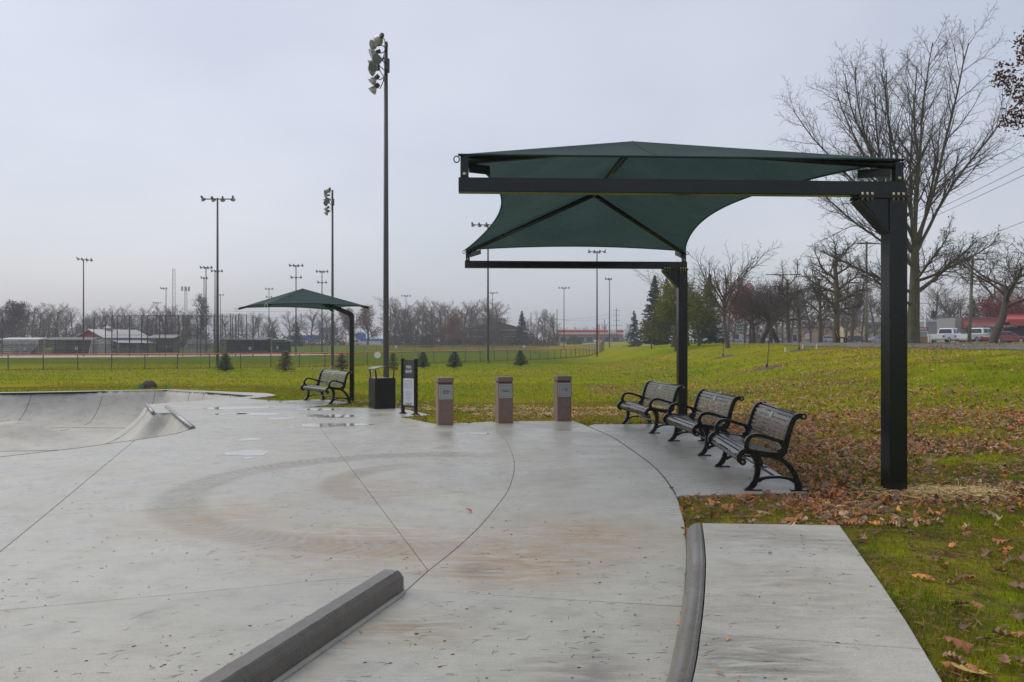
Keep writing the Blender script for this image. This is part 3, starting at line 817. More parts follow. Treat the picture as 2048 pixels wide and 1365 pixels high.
def make_bench(label):
    b = thing("park_bench", label, "bench", group="black slatted benches on the plaza")
    spine = smooth_poly([(-0.115, 0.312), (-0.148, 0.335), (-0.145, 0.385), (-0.10, 0.43), (-0.03, 0.43), (0.08, 0.412), (0.19, 0.395), (0.285, 0.395), (0.335, 0.43), (0.362, 0.53), (0.39, 0.64), (0.42, 0.735), (0.455, 0.80), (0.50, 0.83), (0.545, 0.825)], 5)
    arm = smooth_poly([(-0.035, 0.425), (-0.066, 0.47), (-0.066, 0.535), (-0.03, 0.59), (0.035, 0.612), (0.12, 0.60), (0.22, 0.57), (0.31, 0.545), (0.36, 0.525)], 5)
    lower = smooth_poly([(0.30, 0.54), (0.325, 0.50), (0.31, 0.455), (0.275, 0.43)], 4)
    fl = smooth_poly([(0.02, 0.41), (0.045, 0.34), (0.055, 0.25), (0.042, 0.15), (0.008, 0.07), (-0.045, 0.02), (-0.075, 0.012)], 5)
    rl = smooth_poly([(0.21, 0.385), (0.31, 0.345), (0.39, 0.275), (0.45, 0.19), (0.485, 0.10), (0.50, 0.012)], 5)
    br = smooth_poly([(0.06, 0.105), (0.13, 0.138), (0.255, 0.150), (0.37, 0.140), (0.475, 0.10)], 5)
    for x0 in (0.0, BENCH_L):
        t0, t1 = x0 - 0.027, x0 + 0.027
        e = MB(); strip_prism(e, spine, [0.05, 0.055, 0.06, 0.065, 0.065, 0.06, 0.058, 0.05], t0, t1, UWT)
        disc2(e, (-0.112, 0.318), 0.040, t0 - 0.002, t1 + 0.002, UWT); disc2(e, (0.55, 0.822), 0.036, t0 - 0.002, t1 + 0.002, UWT)
        fr = e.build("end_frame", M['black'], b, recalc=True)
        a_ = MB(); strip_prism(a_, arm, [0.055, 0.048, 0.042, 0.04, 0.038, 0.04], t0 + 0.003, t1 - 0.003, UWT)
        strip_prism(a_, lower, [0.04, 0.03, 0.03, 0.05], t0 + 0.004, t1 - 0.004, UWT); a_.build("armrest", M['black'], fr, recalc=True)
        for c in ((-0.112, 0.318), (0.55, 0.822)):
            for tt in ((t0 - 0.006, t0 - 0.001), (t1 + 0.001, t1 + 0.006)): disc2(MB(), c, 0.016, tt[0], tt[1], UWT, 12).build("end_cap", M['chrome'], fr, recalc=True)
        l1 = MB(); strip_prism(l1, fl, [0.10, 0.075, 0.06, 0.06, 0.07, 0.05, 0.03], t0 + 0.006, t1 - 0.006, UWT)
        l1.box((x0, 0.005, 0.008), (0.075, 0.19, 0.016)); l1.build("leg", M['black'], b, recalc=True)
        l2 = MB(); strip_prism(l2, rl, [0.05, 0.05, 0.05, 0.055, 0.06, 0.075], t0 + 0.006, t1 - 0.006, UWT)
        l2.box((x0, 0.50, 0.008), (0.075, 0.17, 0.016)); l2.build("leg", M['black'], b, recalc=True)
        l3 = MB(); strip_prism(l3, br, [0.04, 0.03, 0.03, 0.03, 0.04], t0 + 0.010, t1 - 0.010, UWT); l3.build("brace", M['black'], b, recalc=True)
    MB().tube([(0, 0.255, 0.150), (BENCH_L, 0.255, 0.150)], 0.013, 10).build("stretcher", M['slat'], b)
    MB().tube([(0.02, -0.118, 0.318), (BENCH_L - 0.02, -0.118, 0.318)], 0.017, 10).build("front_rail", M['slat'], b)
    MB().tube([(0.02, 0.515, 0.835), (BENCH_L - 0.02, 0.515, 0.835)], 0.019, 10).build("top_rail", M['slat'], b)
    for path, n, nm in ((SEATPATH, 10, "seat_slat"), (BACKPATH, 8, "back_slat")):
        for (p, a) in along(path, n, 0.05, 0.97):
            m4 = Matrix.Rotation(a, 4, 'X')
            MB().box((BENCH_L / 2, p[0], p[1]), (BENCH_L - 0.05, 0.037, 0.009), M=m4).build(nm, M['slat'], b)
    for x0 in (0.06, BENCH_L / 3, 2 * BENCH_L / 3, BENCH_L - 0.06):
        s = MB(); strip_prism(s, [(u + 0.006, w - 0.012) for u, w in SEATPATH], [0.008], x0 - 0.012, x0 + 0.012, UWT)
        strip_prism(s, [(u + 0.013, w - 0.003) for u, w in BACKPATH], [0.008], x0 - 0.012, x0 + 0.012, UWT); s.build("strap", M['black'], b, recalc=True)
    (p, a) = along(BACKPATH, 3, 0.76, 0.90)[1]
    MB().box((BENCH_L * 0.5, p[0] - 0.0085, p[1]), (0.11, 0.075, 0.004), M=Matrix.Rotation(a, 4, 'X')).build("name_plate", M['plaque'], b)
    return b
bench0 = make_bench("black slatted bench nearest the camera, closest to the big shade post")
def set_bench(o, far, near):
    o.location = (far[0], far[1], 0.0)
    o.rotation_euler = (0, 0, math.atan2(near[1] - far[1], near[0] - far[0]))
set_bench(bench0, (2.755, 10.85), (2.66, 9.10))
for far, near, lab in (((2.665, 13.62), (2.765, 11.93), "middle one of the three black slatted benches on the bench pad"),
                       ((2.27, 16.48), (2.54, 14.80), "farthest of the three black benches, in front of the rear shade post"),
                       ((-5.72, 22.98), (-4.72, 21.58), "lone black slatted bench beside the small umbrella shade post")):
    c = copy_tree(bench0); c["label"] = lab; set_bench(c, far, near)
    c.location.z = -0.003
bench0.location.z = -0.003

# ---------------------------------------------------------------- the large cantilever shade
def big_shade():
    a = R(2.85); e1 = Vector((math.cos(a), math.sin(a), 0)); e2 = Vector((-math.sin(a), math.cos(a), 0))
    C0 = Vector((4.245, 9.17, 0)); DEP = 9.22
    g = gz(C0.x, C0.y)
    s = thing("shade_canopy", "large dark green cantilever shade canopy on two posts over the benches", "canopy", (C0.x, C0.y, 0))
    def P(u, v, z): return C0 + e1 * u + e2 * v + Vector((0, 0, z))
    beam_z, bh = 3.333, 0.155
    UL, UR = -4.83, 0.10
    corners = {}
    for v in (0.0, DEP):
        zb = -0.15
        pm = MB(); pm.box(tuple(P(0, v, (3.218 + zb) / 2)), (0.203, 0.203, 3.218 - zb), a, 0.012)
        post = pm.build("post", M['steel'], s, world=True)
        bm_ = MB(); bm_.box(tuple(P((UL + UR) / 2, v, beam_z)), (UR - UL, 0.150, bh), a, 0.010)
        beam = bm_.build("beam", M['steel'], s, world=True)
        MB().box(tuple(P(-0.165, v, 3.2285)), (0.56, 0.24, 0.018), a).build("flange_plate", M['steel'], post, world=True)
        fp = MB().box(tuple(P(-0.165, v, 3.2465)), (0.56, 0.24, 0.016), a).build("flange_plate", M['steel'], beam, world=True)
        for du in (-0.40, -0.345, -0.29, -0.05, 0.005, 0.06):
            for dv in (-0.098, 0.098):
                bb = MB(); q = P(du - 0.005, v + dv, 0)
                bb.lathe([(0.0, 3.282), (0.014, 3.282), (0.016, 3.270), (0.016, 3.256)], 8, Matrix.Translation((q.x, q.y, 0)))
                bb.lathe([(0.014, 3.219), (0.014, 3.203), (0.008, 3.203), (0.008, 3.185), (0.0, 3.185)], 8, Matrix.Translation((q.x, q.y, 0)))
                bb.build("bolt", M['bolt'], beam, world=True)
        kb = MB()
        tri = [(-0.10, 2.86), (-0.10, 3.216), (-0.42, 3.216)]
        T4 = Matrix.Translation(P(0, v, 0)) @ Matrix.Rotation(a, 4, 'Z') @ Matrix(((1, 0, 0, 0), (0, 0, 1, 0), (0, 1, 0, 0), (0, 0, 0, 1)))
        kb.prism(tri, -0.085, 0.085, T4)
        kb.build("knee_brace", M['steel'], post, world=True, recalc=True)
        kp = MB(); kp.bar(P(-0.108, v, 2.845), P(-0.445, v, 3.206), 0.20, 0.016); kp.build("brace_flange", M['steel'], post, world=True)
        sgn = 1 if v == 0 else -1
        for nm, u in (("L", UL + 0.065), ("R", UR - 0.06)):
            st = MB(); st.box(tuple(P(u, v, 3.522)), (0.09, 0.09, 0.222), a, 0.008); stub = st.build("upright", M['steel'], s, world=True)
            su = 1 if nm == "L" else -1
            top = P(u, v, 3.63)
            corners[(nm, v)] = top
            br = MB(); br.bar(P(u + su * 0.05, v + sgn * 0.05, 3.535), P(u + su * 0.28, v + sgn * 0.36, 3.575), 0.012, 0.10); br.build("slotted_bracket", M['steel'], stub, world=True)
            rg = MB(); q = P(u - su * 0.085, v - sgn * 0.03, 3.61)
            ring = [q + e1 * (0.03 * math.cos(t)) + Vector((0, 0, 0.035 * math.sin(t))) for t in np.linspace(0, 2 * math.pi, 13)]
            rg.tube(ring, 0.007, 6, cap=False); rg.build("cable_ring", M['black'], stub, world=True)
            bo = MB(); bo.lathe([(0.0, 0.012), (0.017, 0.012), (0.02, 0.0)], 8, Matrix.Translation(P(u, v - 0.046 * (1 if sgn > 0 else 1), 3.45)) @ Matrix.Rotation(a, 4, 'Z') @ Matrix.Rotation(R(90), 4, 'X')); bo.build("bolt", M['bolt'], stub, world=True)
    Rf = P((UL + UR) / 2, 2.88, 4.53); Rb = P((UL + UR) / 2, DEP - 2.62, 4.51)
    dn = Vector((0, 0, -0.085))
    for key, end in ((("L", 0.0), Rf), (("R", 0.0), Rf), (("L", DEP), Rb), (("R", DEP), Rb)):
        MB().tube([corners[key] + Vector((0, 0, -0.03)), end + dn], 0.045, 10).build("rafter", M['steel'], s, world=True)
    MB().tube([Rf + dn, Rb + dn], 0.045, 10).build("ridge_tube", M['steel'], s, world=True)
    lift = Vector((0, 0, 0.03))
    def patch(A, B, TA, TB, sag, nu=28, nv=16):
        A, B, TA, TB = A + lift, B + lift, TA + Vector((0, 0, 0.01)), TB + Vector((0, 0, 0.01))
        V = []; 
        for j in range(nv + 1):
            v = j / nv
            for i in range(nu + 1):
                u = i / nu
                base = A.lerp(B, u); top = TA.lerp(TB, u)
                k = 4 * u * (1 - u)
                k = k ** 0.85
                w0 = sag * k                       # how far the hem is pulled up the slope
                w = w0 + (1 - w0) * v
                p = base.lerp(top, w)
                p.z -= 0.085 * k * 4 * v * (1 - v) * 0.9 + 0.02 * k * (1 - v)
                V.append(p)
        m = nu + 1
        Fs = [(j * m + i, j * m + i + 1, (j + 1) * m + i + 1, (j + 1) * m + i) for j in range(nv) for i in range(nu)]
        mb = MB().add(V, Fs, True); o = mb.build("canopy_panel", M['fabric'], s, world=True)
        hem = MB().tube([V[i] - Vector((0, 0, 0.004)) for i in range(m)], 0.013, 6); hem.build("hem", M['fabric'], o, world=True)
        return V
    c = corners
    out = lambda p, du, dv: p + e1 * du + e2 * dv
    FL, FR, BL, BR = out(c[("L", 0.0)], -0.06, -0.05), out(c[("R", 0.0)], 0.05, -0.05), out(c[("L", DEP)], -0.06, 0.05), out(c[("R", DEP)], 0.05, 0.05)
    Vf = patch(FL, FR, Rf, Rf, 0.10)
    patch(BR, BL, Rb, Rb, 0.10)
    patch(FR, BR, Rf, Rb, 0.255)
    patch(BL, FL, Rb, Rf, 0.255)
    # seam on the front and back panel
    MB().tube([Vf[14 + 29 * j] + Vector((0, 0, 0.004)) for j in range(17)], 0.005, 5).build("seam", M['fabric'], s, world=True)
    return s
big_shade()

# ---------------------------------------------------------------- the small umbrella shade
def small_shade():
    px, d = 704, 22.75
    x = XA(px, d); s = thing("umbrella_shade", "small green pyramid umbrella shade on one curved arm beside the lone bench", "canopy", (x, d, 0))
    apex = Vector((XA(605, 22.75), 22.75, 3.10))
    MB().box((x, d, 1.1), (0.115, 0.115, 2.5), 0.0, 0.01).build("post", M['steel'], s, world=True)
    armp = smooth_poly([(x, 2.28), (x - 0.02, 2.36), (x - 0.10, 2.42), (x - 0.6, 2.63), (apex.x + 0.1, 2.98)], 8)
    mb = MB(); strip_prism(mb, armp, [0.13, 0.14, 0.13, 0.11, 0.09], d - 0.055, d + 0.055, Matrix(((1, 0, 0, 0), (0, 0, 1, 0), (0, 1, 0, 0), (0, 0, 0, 1))))
    mb.build("arm", M['steel'], s, world=True, recalc=True)
    a0 = R(-12); r = 1.93; cs = []
    for k in range(4):
        t = a0 + k * math.pi / 2
        cs.append(Vector((apex.x + r * math.cos(t), apex.y + r * math.sin(t), 2.58)))
    for k in range(4):
        A, B = cs[k], cs[(k + 1) % 4]; V = []; nu, nv = 16, 8
        for j in range(nv + 1):
            v = j / nv
            for i in range(nu + 1):
                u = i / nu; kk = 4 * u * (1 - u); w0 = 0.10 * kk; w = w0 + (1 - w0) * v
                p = A.lerp(B, u).lerp(apex, w); p.z -= 0.035 * kk * 4 * v * (1 - v); V.append(p)
        m = nu + 1
        o = MB().add(V, [(j * m + i, j * m + i + 1, (j + 1) * m + i + 1, (j + 1) * m + i) for j in range(nv) for i in range(nu)], True).build("canopy_panel", M['fabric'], s, world=True)
        MB().tube([V[i] for i in range(m)], 0.012, 5).build("hem", M['fabric'], o, world=True)
        MB().tube([cs[k] + Vector((0, 0, -0.03)), apex + Vector((0, 0, -0.06))], 0.03, 8).build("rafter", M['steel'], s, world=True)
        q = cs[k] + (cs[k] - apex).normalized() * 0.08
        ring = [q + Vector((0.04 * math.cos(t), 0, 0.05 * math.sin(t) - 0.02)) for t in np.linspace(0, 2 * math.pi, 11)]
        MB().tube(ring, 0.008, 5, cap=False).build("cable_ring", M['bolt'], s, world=True)
small_shade()

# ---------------------------------------------------------------- litter bin
def litter_bin():
    x, y = XA(764, 20.35), 20.35
    b = thing("litter_bin", "square black slatted litter bin with a raised curved lid", "bin", (x, y, -0.003), R(27))
    s = 0.52
    MB().box((0, 0, 0.40), (s - 0.06, s - 0.06, 0.68)).build("liner", M['ink'], b)
    for sx in (-1, 1):
        for sy in (-1, 1):
            MB().box((sx * (s / 2 - 0.02), sy * (s / 2 - 0.02), 0.38), (0.04, 0.04, 0.73)).build("corner_post", M['binmat'], b)
            MB().bar((sx * (s / 2 - 0.045), sy * (s / 2 - 0.045), 0.742), (sx * (s / 2 - 0.02), sy * (s / 2 - 0.04), 0.955), 0.03).build("lid_support", M['binmat'], b)
    for k in range(13):
        z = 0.055 + k * 0.0535
        for q in range(4):
            ang = q * math.pi / 2
            MB().box((0, 0, 0), (s - 0.085, 0.018, 0.044), M=None).build("slat", M['binmat'], b).matrix_local = Matrix.Rotation(ang, 4, 'Z') @ Matrix.Translation((0, -s / 2 + 0.005, z))
    MB().box((0, 0, 0.735), (s, s, 0.025), 0, 0.004).build("top_rim", M['binmat'], b)
    MB().box((0, 0, 0.015), (s, s, 0.03), 0, 0.004).build("base_rim", M['binmat'], b)
    arcp = [((k / 10 - 0.5) * 0.62, 0.962 + 0.055 * (1 - (2 * k / 10 - 1) ** 2)) for k in range(11)]
    mb = MB(); strip_prism(mb, arcp, [0.016], -0.28, 0.28, Matrix(((1, 0, 0, 0), (0, 0, 1, 0), (0, 1, 0, 0), (0, 0, 0, 1))))
    mb.build("lid", M['slat'], b, recalc=True)
litter_bin()

# ---------------------------------------------------------------- MINI RAMP sign
def text_obj(name, body, size, mat, parent, mat4, extrude=0.001, align='CENTER'):
    cu = bpy.data.curves.new(name, 'FONT'); cu.body = body; cu.size = size; cu.extrude = extrude
    cu.align_x = align; cu.align_y = 'CENTER'; cu.resolution_u = 3
    t = bpy.data.objects.new(name, cu); COL.objects.link(t)
    me = bpy.data.meshes.new_from_object(t)
    bpy.data.objects.remove(t); bpy.data.curves.remove(cu)
    me.materials.clear(); me.materials.append(mat)
    o = bpy.data.objects.new(name, me); COL.objects.link(o); o.parent = parent; o.matrix_local = mat4
    return o
FACE = Matrix.Rotation(R(90), 4, 'X')       # text lying in xz plane, facing -y
def ramp_sign():
    x, y = XA(818.5, 18.65), 18.65
    s = thing("rules_sign", "upright charcoal sign reading MINI RAMP with pale text panel", "sign", (x, y, -0.003), R(-44))
    w = 0.46
    for sx in (-1, 1):
        p = MB(); p.box((sx * w / 2, 0, 0.63), (0.055, 0.075, 1.25), 0, 0.005); p.build("post", M['black'], s)
        f = MB(); f.lathe([(0.095, 0.0), (0.095, 0.012), (0.045, 0.045), (0.04, 0.09)], 14, Matrix.Translation((sx * w / 2, 0, 0))); f.build("foot", M['black'], s)
    MB().box((0, 0, 1.02), (w - 0.055, 0.03, 0.42)).build("header_panel", M['signdark'], s)
    MB().box((0, 0, 0.505), (w - 0.055, 0.03, 0.606)).build("text_panel", M['signpaper'], s)
    MB().box((0, 0, 0.175), (w - 0.055, 0.032, 0.05)).build("bottom_rail", M['signdark'], s)
    for i, t in enumerate(("MINI", "RAMP")):
        text_obj("lettering", t, 0.105, M['white'], s, Matrix.Translation((0, -0.0165, 1.06 - i * 0.10)) @ FACE @ Matrix.Scale(0.86, 4, (1, 0, 0)))
    zz = 0.765; rnd = random.Random(3)
    for i in range(17):
        if i in (7, 14): zz -= 0.035; 
        L = rnd.uniform(0.20, 0.30) if i not in (6, 13) else 0.16
        bold = i >= 14
        nw = rnd.randint(3, 5); x0 = -L / 2; mb = MB()
        for q in range(nw):
            wl = L / nw * rnd.uniform(0.72, 0.9); mb.box((x0 + wl / 2, -0.0165, zz), (wl, 0.002, 0.016 if bold else 0.010)); x0 += L / nw
        mb.build("text_line", M['greyink'] if not bold else M['ink'], s)
        zz -= 0.032
ramp_sign()

# ---------------------------------------------------------------- brown stone pillars with plaques
def pillar(px, py, rz, rows, lab):
    d = F * CAMZ / (py - HY) + 0.16; x = XA(px, d)
    s = thing("stone_pillar", lab, "pillar", (x, d, -0.002), rz, "three brown plaque pillars")
    w = 0.305
    MB().box((0, 0, 0.405), (w, w, 0.81), 0, 0.012).build("shaft", M['pillar'], s)
    MB().box((0, 0, 0.822), (w - 0.035, w - 0.035, 0.03)).build("neck", M['joint'], s)
    MB().box((0, 0, 0.882), (w + 0.012, w + 0.012, 0.098), 0, 0.022).build("cap", M['pillar'], s)
    pq = MB().box((0, -w / 2 - 0.004, 0.645), (0.262, 0.012, 0.275), 0, 0.003).build("plaque", M['plaque_rim'], s)
    MB().box((0, -w / 2 - 0.011, 0.645), (0.232, 0.004, 0.245)).build("plaque_face", M['ink'], pq)
    MB().box((0, -w / 2 - 0.0138, 0.645), (0.222, 0.004, 0.235)).build("plaque_field", M['plaque'], pq)
    rnd = random.Random(int(px))
    for i, L in enumerate(rows):
        z = 0.645 + (len(rows) - 1) * 0.014 - i * 0.028 + 0.01; x0 = -L / 2; mb = MB(); n = max(5, int(L / 0.013))
        for q in range(n):
            if rnd.random() < 0.16: x0 += L / n; continue
            ww = L / n * 0.72
            mb.box((x0 + ww / 2, -w / 2 - 0.0168, z + rnd.uniform(-.001, .001)), (ww, 0.002, 0.014)); x0 += L / n
        mb.build("lettering", M['ink'], pq)
pillar(889, 851, R(15), (0.10, 0.16, 0.13), "left brown stone pillar, its plaque has three lines of lettering")
pillar(1008, 847.5, R(14.3), (0.17, 0.16), "middle brown stone pillar with plaque, between the other two")
pillar(1125, 843.5, R(12), (0.11, 0.14), "right brown stone pillar with plaque, nearest the benches")

# ---------------------------------------------------------------- ribbed dome and green markers past the bowl
def dome():
    d = 29.3; x = XA(298, d); z = gz(x, d) - 0.02
    o = thing("ribbed_dome", "small dark ribbed dome with a teal patch behind the bowl rim", "dome", (x, d, z))
    M['domebrown'] = simple("weathered_brown", (0.07, 0.05, 0.042), 0.8); M['teal'] = simple("teal_plastic", (0.02, 0.16, 0.13), 0.5)
    prof = [(0.27 * math.cos(t), 0.30 * math.sin(t)) for t in np.linspace(0, math.pi / 2, 9)]
    MB().lathe(prof, 24).build("shell", M['domebrown'], o)
    for k in range(12):
        t = k * math.pi / 6
        MB().tube([(0.275 * math.cos(u) * math.cos(t), 0.275 * math.cos(u) * math.sin(t), 0.305 * math.sin(u)) for u in np.linspace(0.0, 1.45, 8)], 0.010, 5).build("rib", M['ink'], o)
    MB().box((-0.10, -0.25, 0.13), (0.12, 0.03, 0.15), R(-20), 0.008).build("patch", M['teal'], o)
    for px, lab in ((278, "tiny green marker cone left of the ribbed dome"), (332, "tiny green marker cone right of the ribbed dome")):
        xx = XA(px, 29.2); zz = gz(xx, 29.2)
        q = MB().lathe([(0.05, 0.0), (0.045, 0.03), (0.012, 0.20), (0.0, 0.205)], 10).build("marker_cone", simple("green_marker", (0.02, 0.22, 0.05), 0.5))
        q.location = (xx, 29.2, zz); tag(q, lab, "marker", "green markers by the dome")
dome()

# ================================================================== TREES
def unit(v): return v / (np.linalg.norm(v) + 1e-9)
def perp_rot(d, ang, az):
    ref = np.array([0, 0, 1.0]) if abs(d[2]) < 0.95 else np.array([1.0, 0, 0])
    a = unit(np.cross(d, ref)); b = np.cross(d, a)
    return unit(d * math.cos(ang) + (a * math.cos(az) + b * math.sin(az)) * math.sin(ang))
def grow(rs, p, d, L, r, lev, sp, out, tips):
    n = sp['n'][lev]; st = L / n
    pts = [p]; d = d.copy(); dirs = [d]
    W_ = rs.normal(0, sp['wob'][lev], (n, 3))
    for i in range(n):
        d = d + W_[i]; d[2] += sp['trop'][lev]; d = unit(d); p = p + d * st
        pts.append(p); dirs.append(d)
    taper = sp['taper'][lev]
    rad = [r * (1 - (1 - taper) * i / n) for i in range(n + 1)]
    out.append((lev, np.array(pts), np.array(rad)))
    if lev >= sp['max']:
        tips.append((pts[-1], pts[-2], pts[len(pts) // 2])); return
    K = sp['kids'][lev]; az = rs.uniform(0, 6.28)
    t0 = sp['t0'][lev]
    for k in range(K):
        t = t0 + (1 - t0) * (k + rs.uniform(0.1, 0.9)) / K
        f = t * n; i = min(int(f), n - 1); q = pts[i] + (pts[i + 1] - pts[i]) * (f - i)
        az += 2.399 + rs.normal(0, 0.5)
        lo, hi = sp['ang'][lev]
        nd_ = perp_rot(dirs[i], rs.uniform(lo, hi), az)
        cl = L * sp['ratio'][lev] * (1.12 - sp.get('fall', 0.55) * t) * rs.uniform(0.65, 1.25)
        cr_ = max(min(rad[i] * 0.62, rad[i] * 0.9) * sp.get('rk', 1.0), sp['rmin'])
        grow(rs, q, nd_, cl, cr_, lev + 1, sp, out, tips)
def tubes_mesh(name, brs, sides, rmin=0.0):
    Vs, Fs = [], []; b = 0
    for lev, P, r in brs:
        V, Fq = tube_arrays(P, np.maximum(r, rmin), sides[lev]); Vs.append(V); Fs.append(Fq + b); b += len(V)
    return fast_mesh(name, np.concatenate(Vs), np.concatenate(Fs), 4, smooth=True)
def leaf_cloud(rs, centers, n_per, spread, size, cols, colw=None, flat=0.0, droop=0.0):
    C = np.repeat(np.asarray(centers), n_per, 0); n = len(C)
    C = C + rs.normal(0, 1, (n, 3)) * np.array(spread)
    a = rs.normal(0, 1, (n, 3)); a[:, 2] *= (1 - flat); a /= np.linalg.norm(a, axis=1, keepdims=True) + 1e-9
    b = rs.normal(0, 1, (n, 3)); b = np.cross(a, b); b /= np.linalg.norm(b, axis=1, keepdims=True) + 1e-9
    s = size * rs.uniform(0.6, 1.3, (n, 1))
    V = np.stack([C - a * s, C + b * s * 0.55, C + a * s, C - b * s * 0.55], 1).reshape(-1, 3)
    Fq = np.arange(4 * n).reshape(n, 4)
    ci = rs.choice(len(cols), n, p=colw); col = np.array(cols)[ci] * rs.uniform(0.7, 1.25, (n, 1))
    return V, Fq, np.repeat(col, 4, 0)
def base_spec(**kw):
    s = dict(n=[8, 7, 5, 4, 3], wob=[0.04, 0.09, 0.13, 0.16, 0.2], trop=[0.0, 0.05, 0.04, 0.02, 0.0], taper=[0.55, 0.25, 0.25, 0.3, 0.5],
             kids=[8, 9, 6, 4, 0], t0=[0.35, 0.2, 0.15, 0.1, 0], ang=[(0.5, 0.9), (0.5, 0.95), (0.5, 1.0), (0.5, 1.1), (0, 0)],
             ratio=[0.6, 0.45, 0.45, 0.45, 0], rmin=0.006, max=3)
    s.update(kw); return s
SIDES = [10, 7, 5, 3, 3]
def tree_meshes(seed, H, r, sp, trunk_frac=0.4, extra=None):
    rs = np.random.default_rng(seed); out, tips = [], []
    lean = rs.normal(0, 0.03, 2)
    grow(rs, np.zeros(3), unit(np.array([lean[0], lean[1], 1.0])), H * trunk_frac, r, 0, sp, out, tips)
    if extra: extra(rs, out, tips, sp)
    # root flare
    l0, P, rad = out[0]; P0 = P[0] + (P[1] - P[0]) * 0.35; P = np.concatenate([[P[0] - np.array([0, 0, 0.2])], [P0], P[1:]]); rad = np.concatenate([[rad[0] * 1.4], [rad[0]], rad[1:]]); out[0] = (0, P, rad)
    tr = tubes_mesh("trunk", [b for b in out if b[0] <= 1], SIDES)
    cr = tubes_mesh("crown", [b for b in out if b[0] > 1], SIDES)
    return tr, cr, out, tips
def tree_obj(name, label, cat, loc, tr, cr, mtr, mcr, group=None, rz=0.0, sc=1.0, leaves=None, mleaf=None):
    o = thing(name, label, cat, loc, rz, group); o.scale = (sc, sc, sc) if np.isscalar(sc) else sc
    link_mesh("trunk", tr, mtr, o); 
    if cr is not None: link_mesh("crown", cr, mcr, o)
    if leaves is not None: link_mesh("leaves", leaves, mleaf, o)
    return o
def put(px, d): 
    x = XA(px, d); return (x, d, gz(x, d) - 0.02)

# ---- the tall bare tree behind the front post
def big_extra(rs, out, tips, sp):
    l, P, r = out[0]
    s2 = dict(sp)
    for (t, az, el, L, rr) in ((0.99, 3.2, 1.12, 13.0, 0.12), (0.94, 3.0, 0.98, 12.6, 0.11), (0.98, 3.3, 1.38, 12.2, 0.13), (0.97, 2.8, 1.15, 12.4, 0.12), (1.0, 0.6, 1.42, 13.2, 0.14), (1.0, 5.6, 1.30, 12.8, 0.13), (0.9, 3.14, 0.92, 11.8, 0.12), (0.92, 0.2, 1.20, 10.6, 0.12), (0.99, 1.6, 1.22, 12.4, 0.12), (1.0, 4.4, 1.30, 12.6, 0.12), (0.95, 3.4, 1.04, 12.0, 0.11), (1.0, 3.1, 1.27, 12.6, 0.12), (0.97, 6.2, 1.25, 12.2, 0.12), (0.85, 2.9, 0.80, 10.0, 0.10),
                                (0.62, 3.0, 0.50, 6.6, 0.12), (0.55, 0.1, 0.42, 6.6, 0.15), (0.66, 5.9, 0.30, 5.2, 0.11), (0.45, 3.5, 0.32, 5.8, 0.10), (0.7, 4.6, 0.45, 5.0, 0.10), (0.75, 1.4, 0.5, 5.2, 0.1), (0.8, 3.3, 0.72, 8.2, 0.13)):
        i = min(int(t * (len(P) - 1)), len(P) - 1)
        d = np.array([math.cos(az) * math.cos(el), math.sin(az) * math.cos(el), math.sin(el)])
        grow(rs, P[i], d, L, rr, 1, s2, out, tips)
sp_big = base_spec(kids=[0, 19, 9, 5, 0], n=[8, 11, 6, 4, 3], trop=[0, 0.020, 0.035, 0.02, 0], ang=[(0.4, 0.8), (0.35, 0.75), (0.45, 0.9), (0.5, 1.0), (0, 0)], ratio=[0.6, 0.33, 0.42, 0.42, 0], max=4, rmin=0.0085, rk=0.85, wob=[0.03, 0.06, 0.12, 0.16, 0.2])
tr, cr, out, tips = tree_meshes(11, 20, 0.43, sp_big, 0.33, big_extra)
rs = np.random.default_rng(5)
tt = np.array([t[0] for t in tips]); sel = tt[(tt[:, 2] < 12) & (rs.uniform(size=len(tt)) < 0.10)]
LV, LF, LC = leaf_cloud(rs, sel, 1, 0.05, 0.07, [(0.10, 0.06, 0.035), (0.13, 0.075, 0.04)])
tree_obj("bare_tree", "tallest bare tree, its mossy trunk just behind the front shade post", "tree", put(1826, 56.0), tr, cr, M['barkmoss'], M['barkdark'], "bare trees on the bank", sc=1.03, leaves=fast_mesh("leaves", LV, LF, 4, color=LC), mleaf=M['leafattr'])

# ---- medium bare trees on the bank
sp_vase = base_spec(kids=[11, 9, 6, 4, 0], t0=[0.55, 0.2, 0.15, 0.1, 0], trop=[0, 0.045, 0.04, 0.02, 0], ang=[(0.35, 0.85), (0.35, 0.8), (0.45, 0.95), (0.5, 1.0), (0, 0)], ratio=[1.15, 0.42, 0.42, 0.42, 0], max=3, rmin=0.012, fall=0.35)
sp_oak = base_spec(kids=[13, 9, 6, 4, 0], t0=[0.30, 0.15, 0.15, 0.1, 0], n=[9, 8, 5, 4, 3], trop=[0, 0.01, 0.02, 0.0, 0], ang=[(0.8, 1.35), (0.5, 1.0), (0.5, 1.1), (0.5, 1.1), (0, 0)], ratio=[0.55, 0.45, 0.45, 0.45, 0], max=4, rmin=0.011, fall=0.45, wob=[0.03, 0.13, 0.18, 0.2, 0.2])
sp_crab = base_spec(kids=[8, 8, 6, 4, 0], t0=[0.6, 0.2, 0.1, 0.1, 0], trop=[0, 0.0, 0.01, 0.0, 0], ang=[(0.6, 1.25), (0.5, 1.1), (0.5, 1.2), (0.5, 1.2), (0, 0)], ratio=[1.3, 0.5, 0.5, 0.5, 0], max=4, rmin=0.006, rk=0.85, fall=0.3, wob=[0.08, 0.16, 0.22, 0.25, 0.25])
protos = {}
def proto(key, seed, H, r, sp, tf): protos[key] = tree_meshes(seed, H, r, sp, tf); return protos[key]
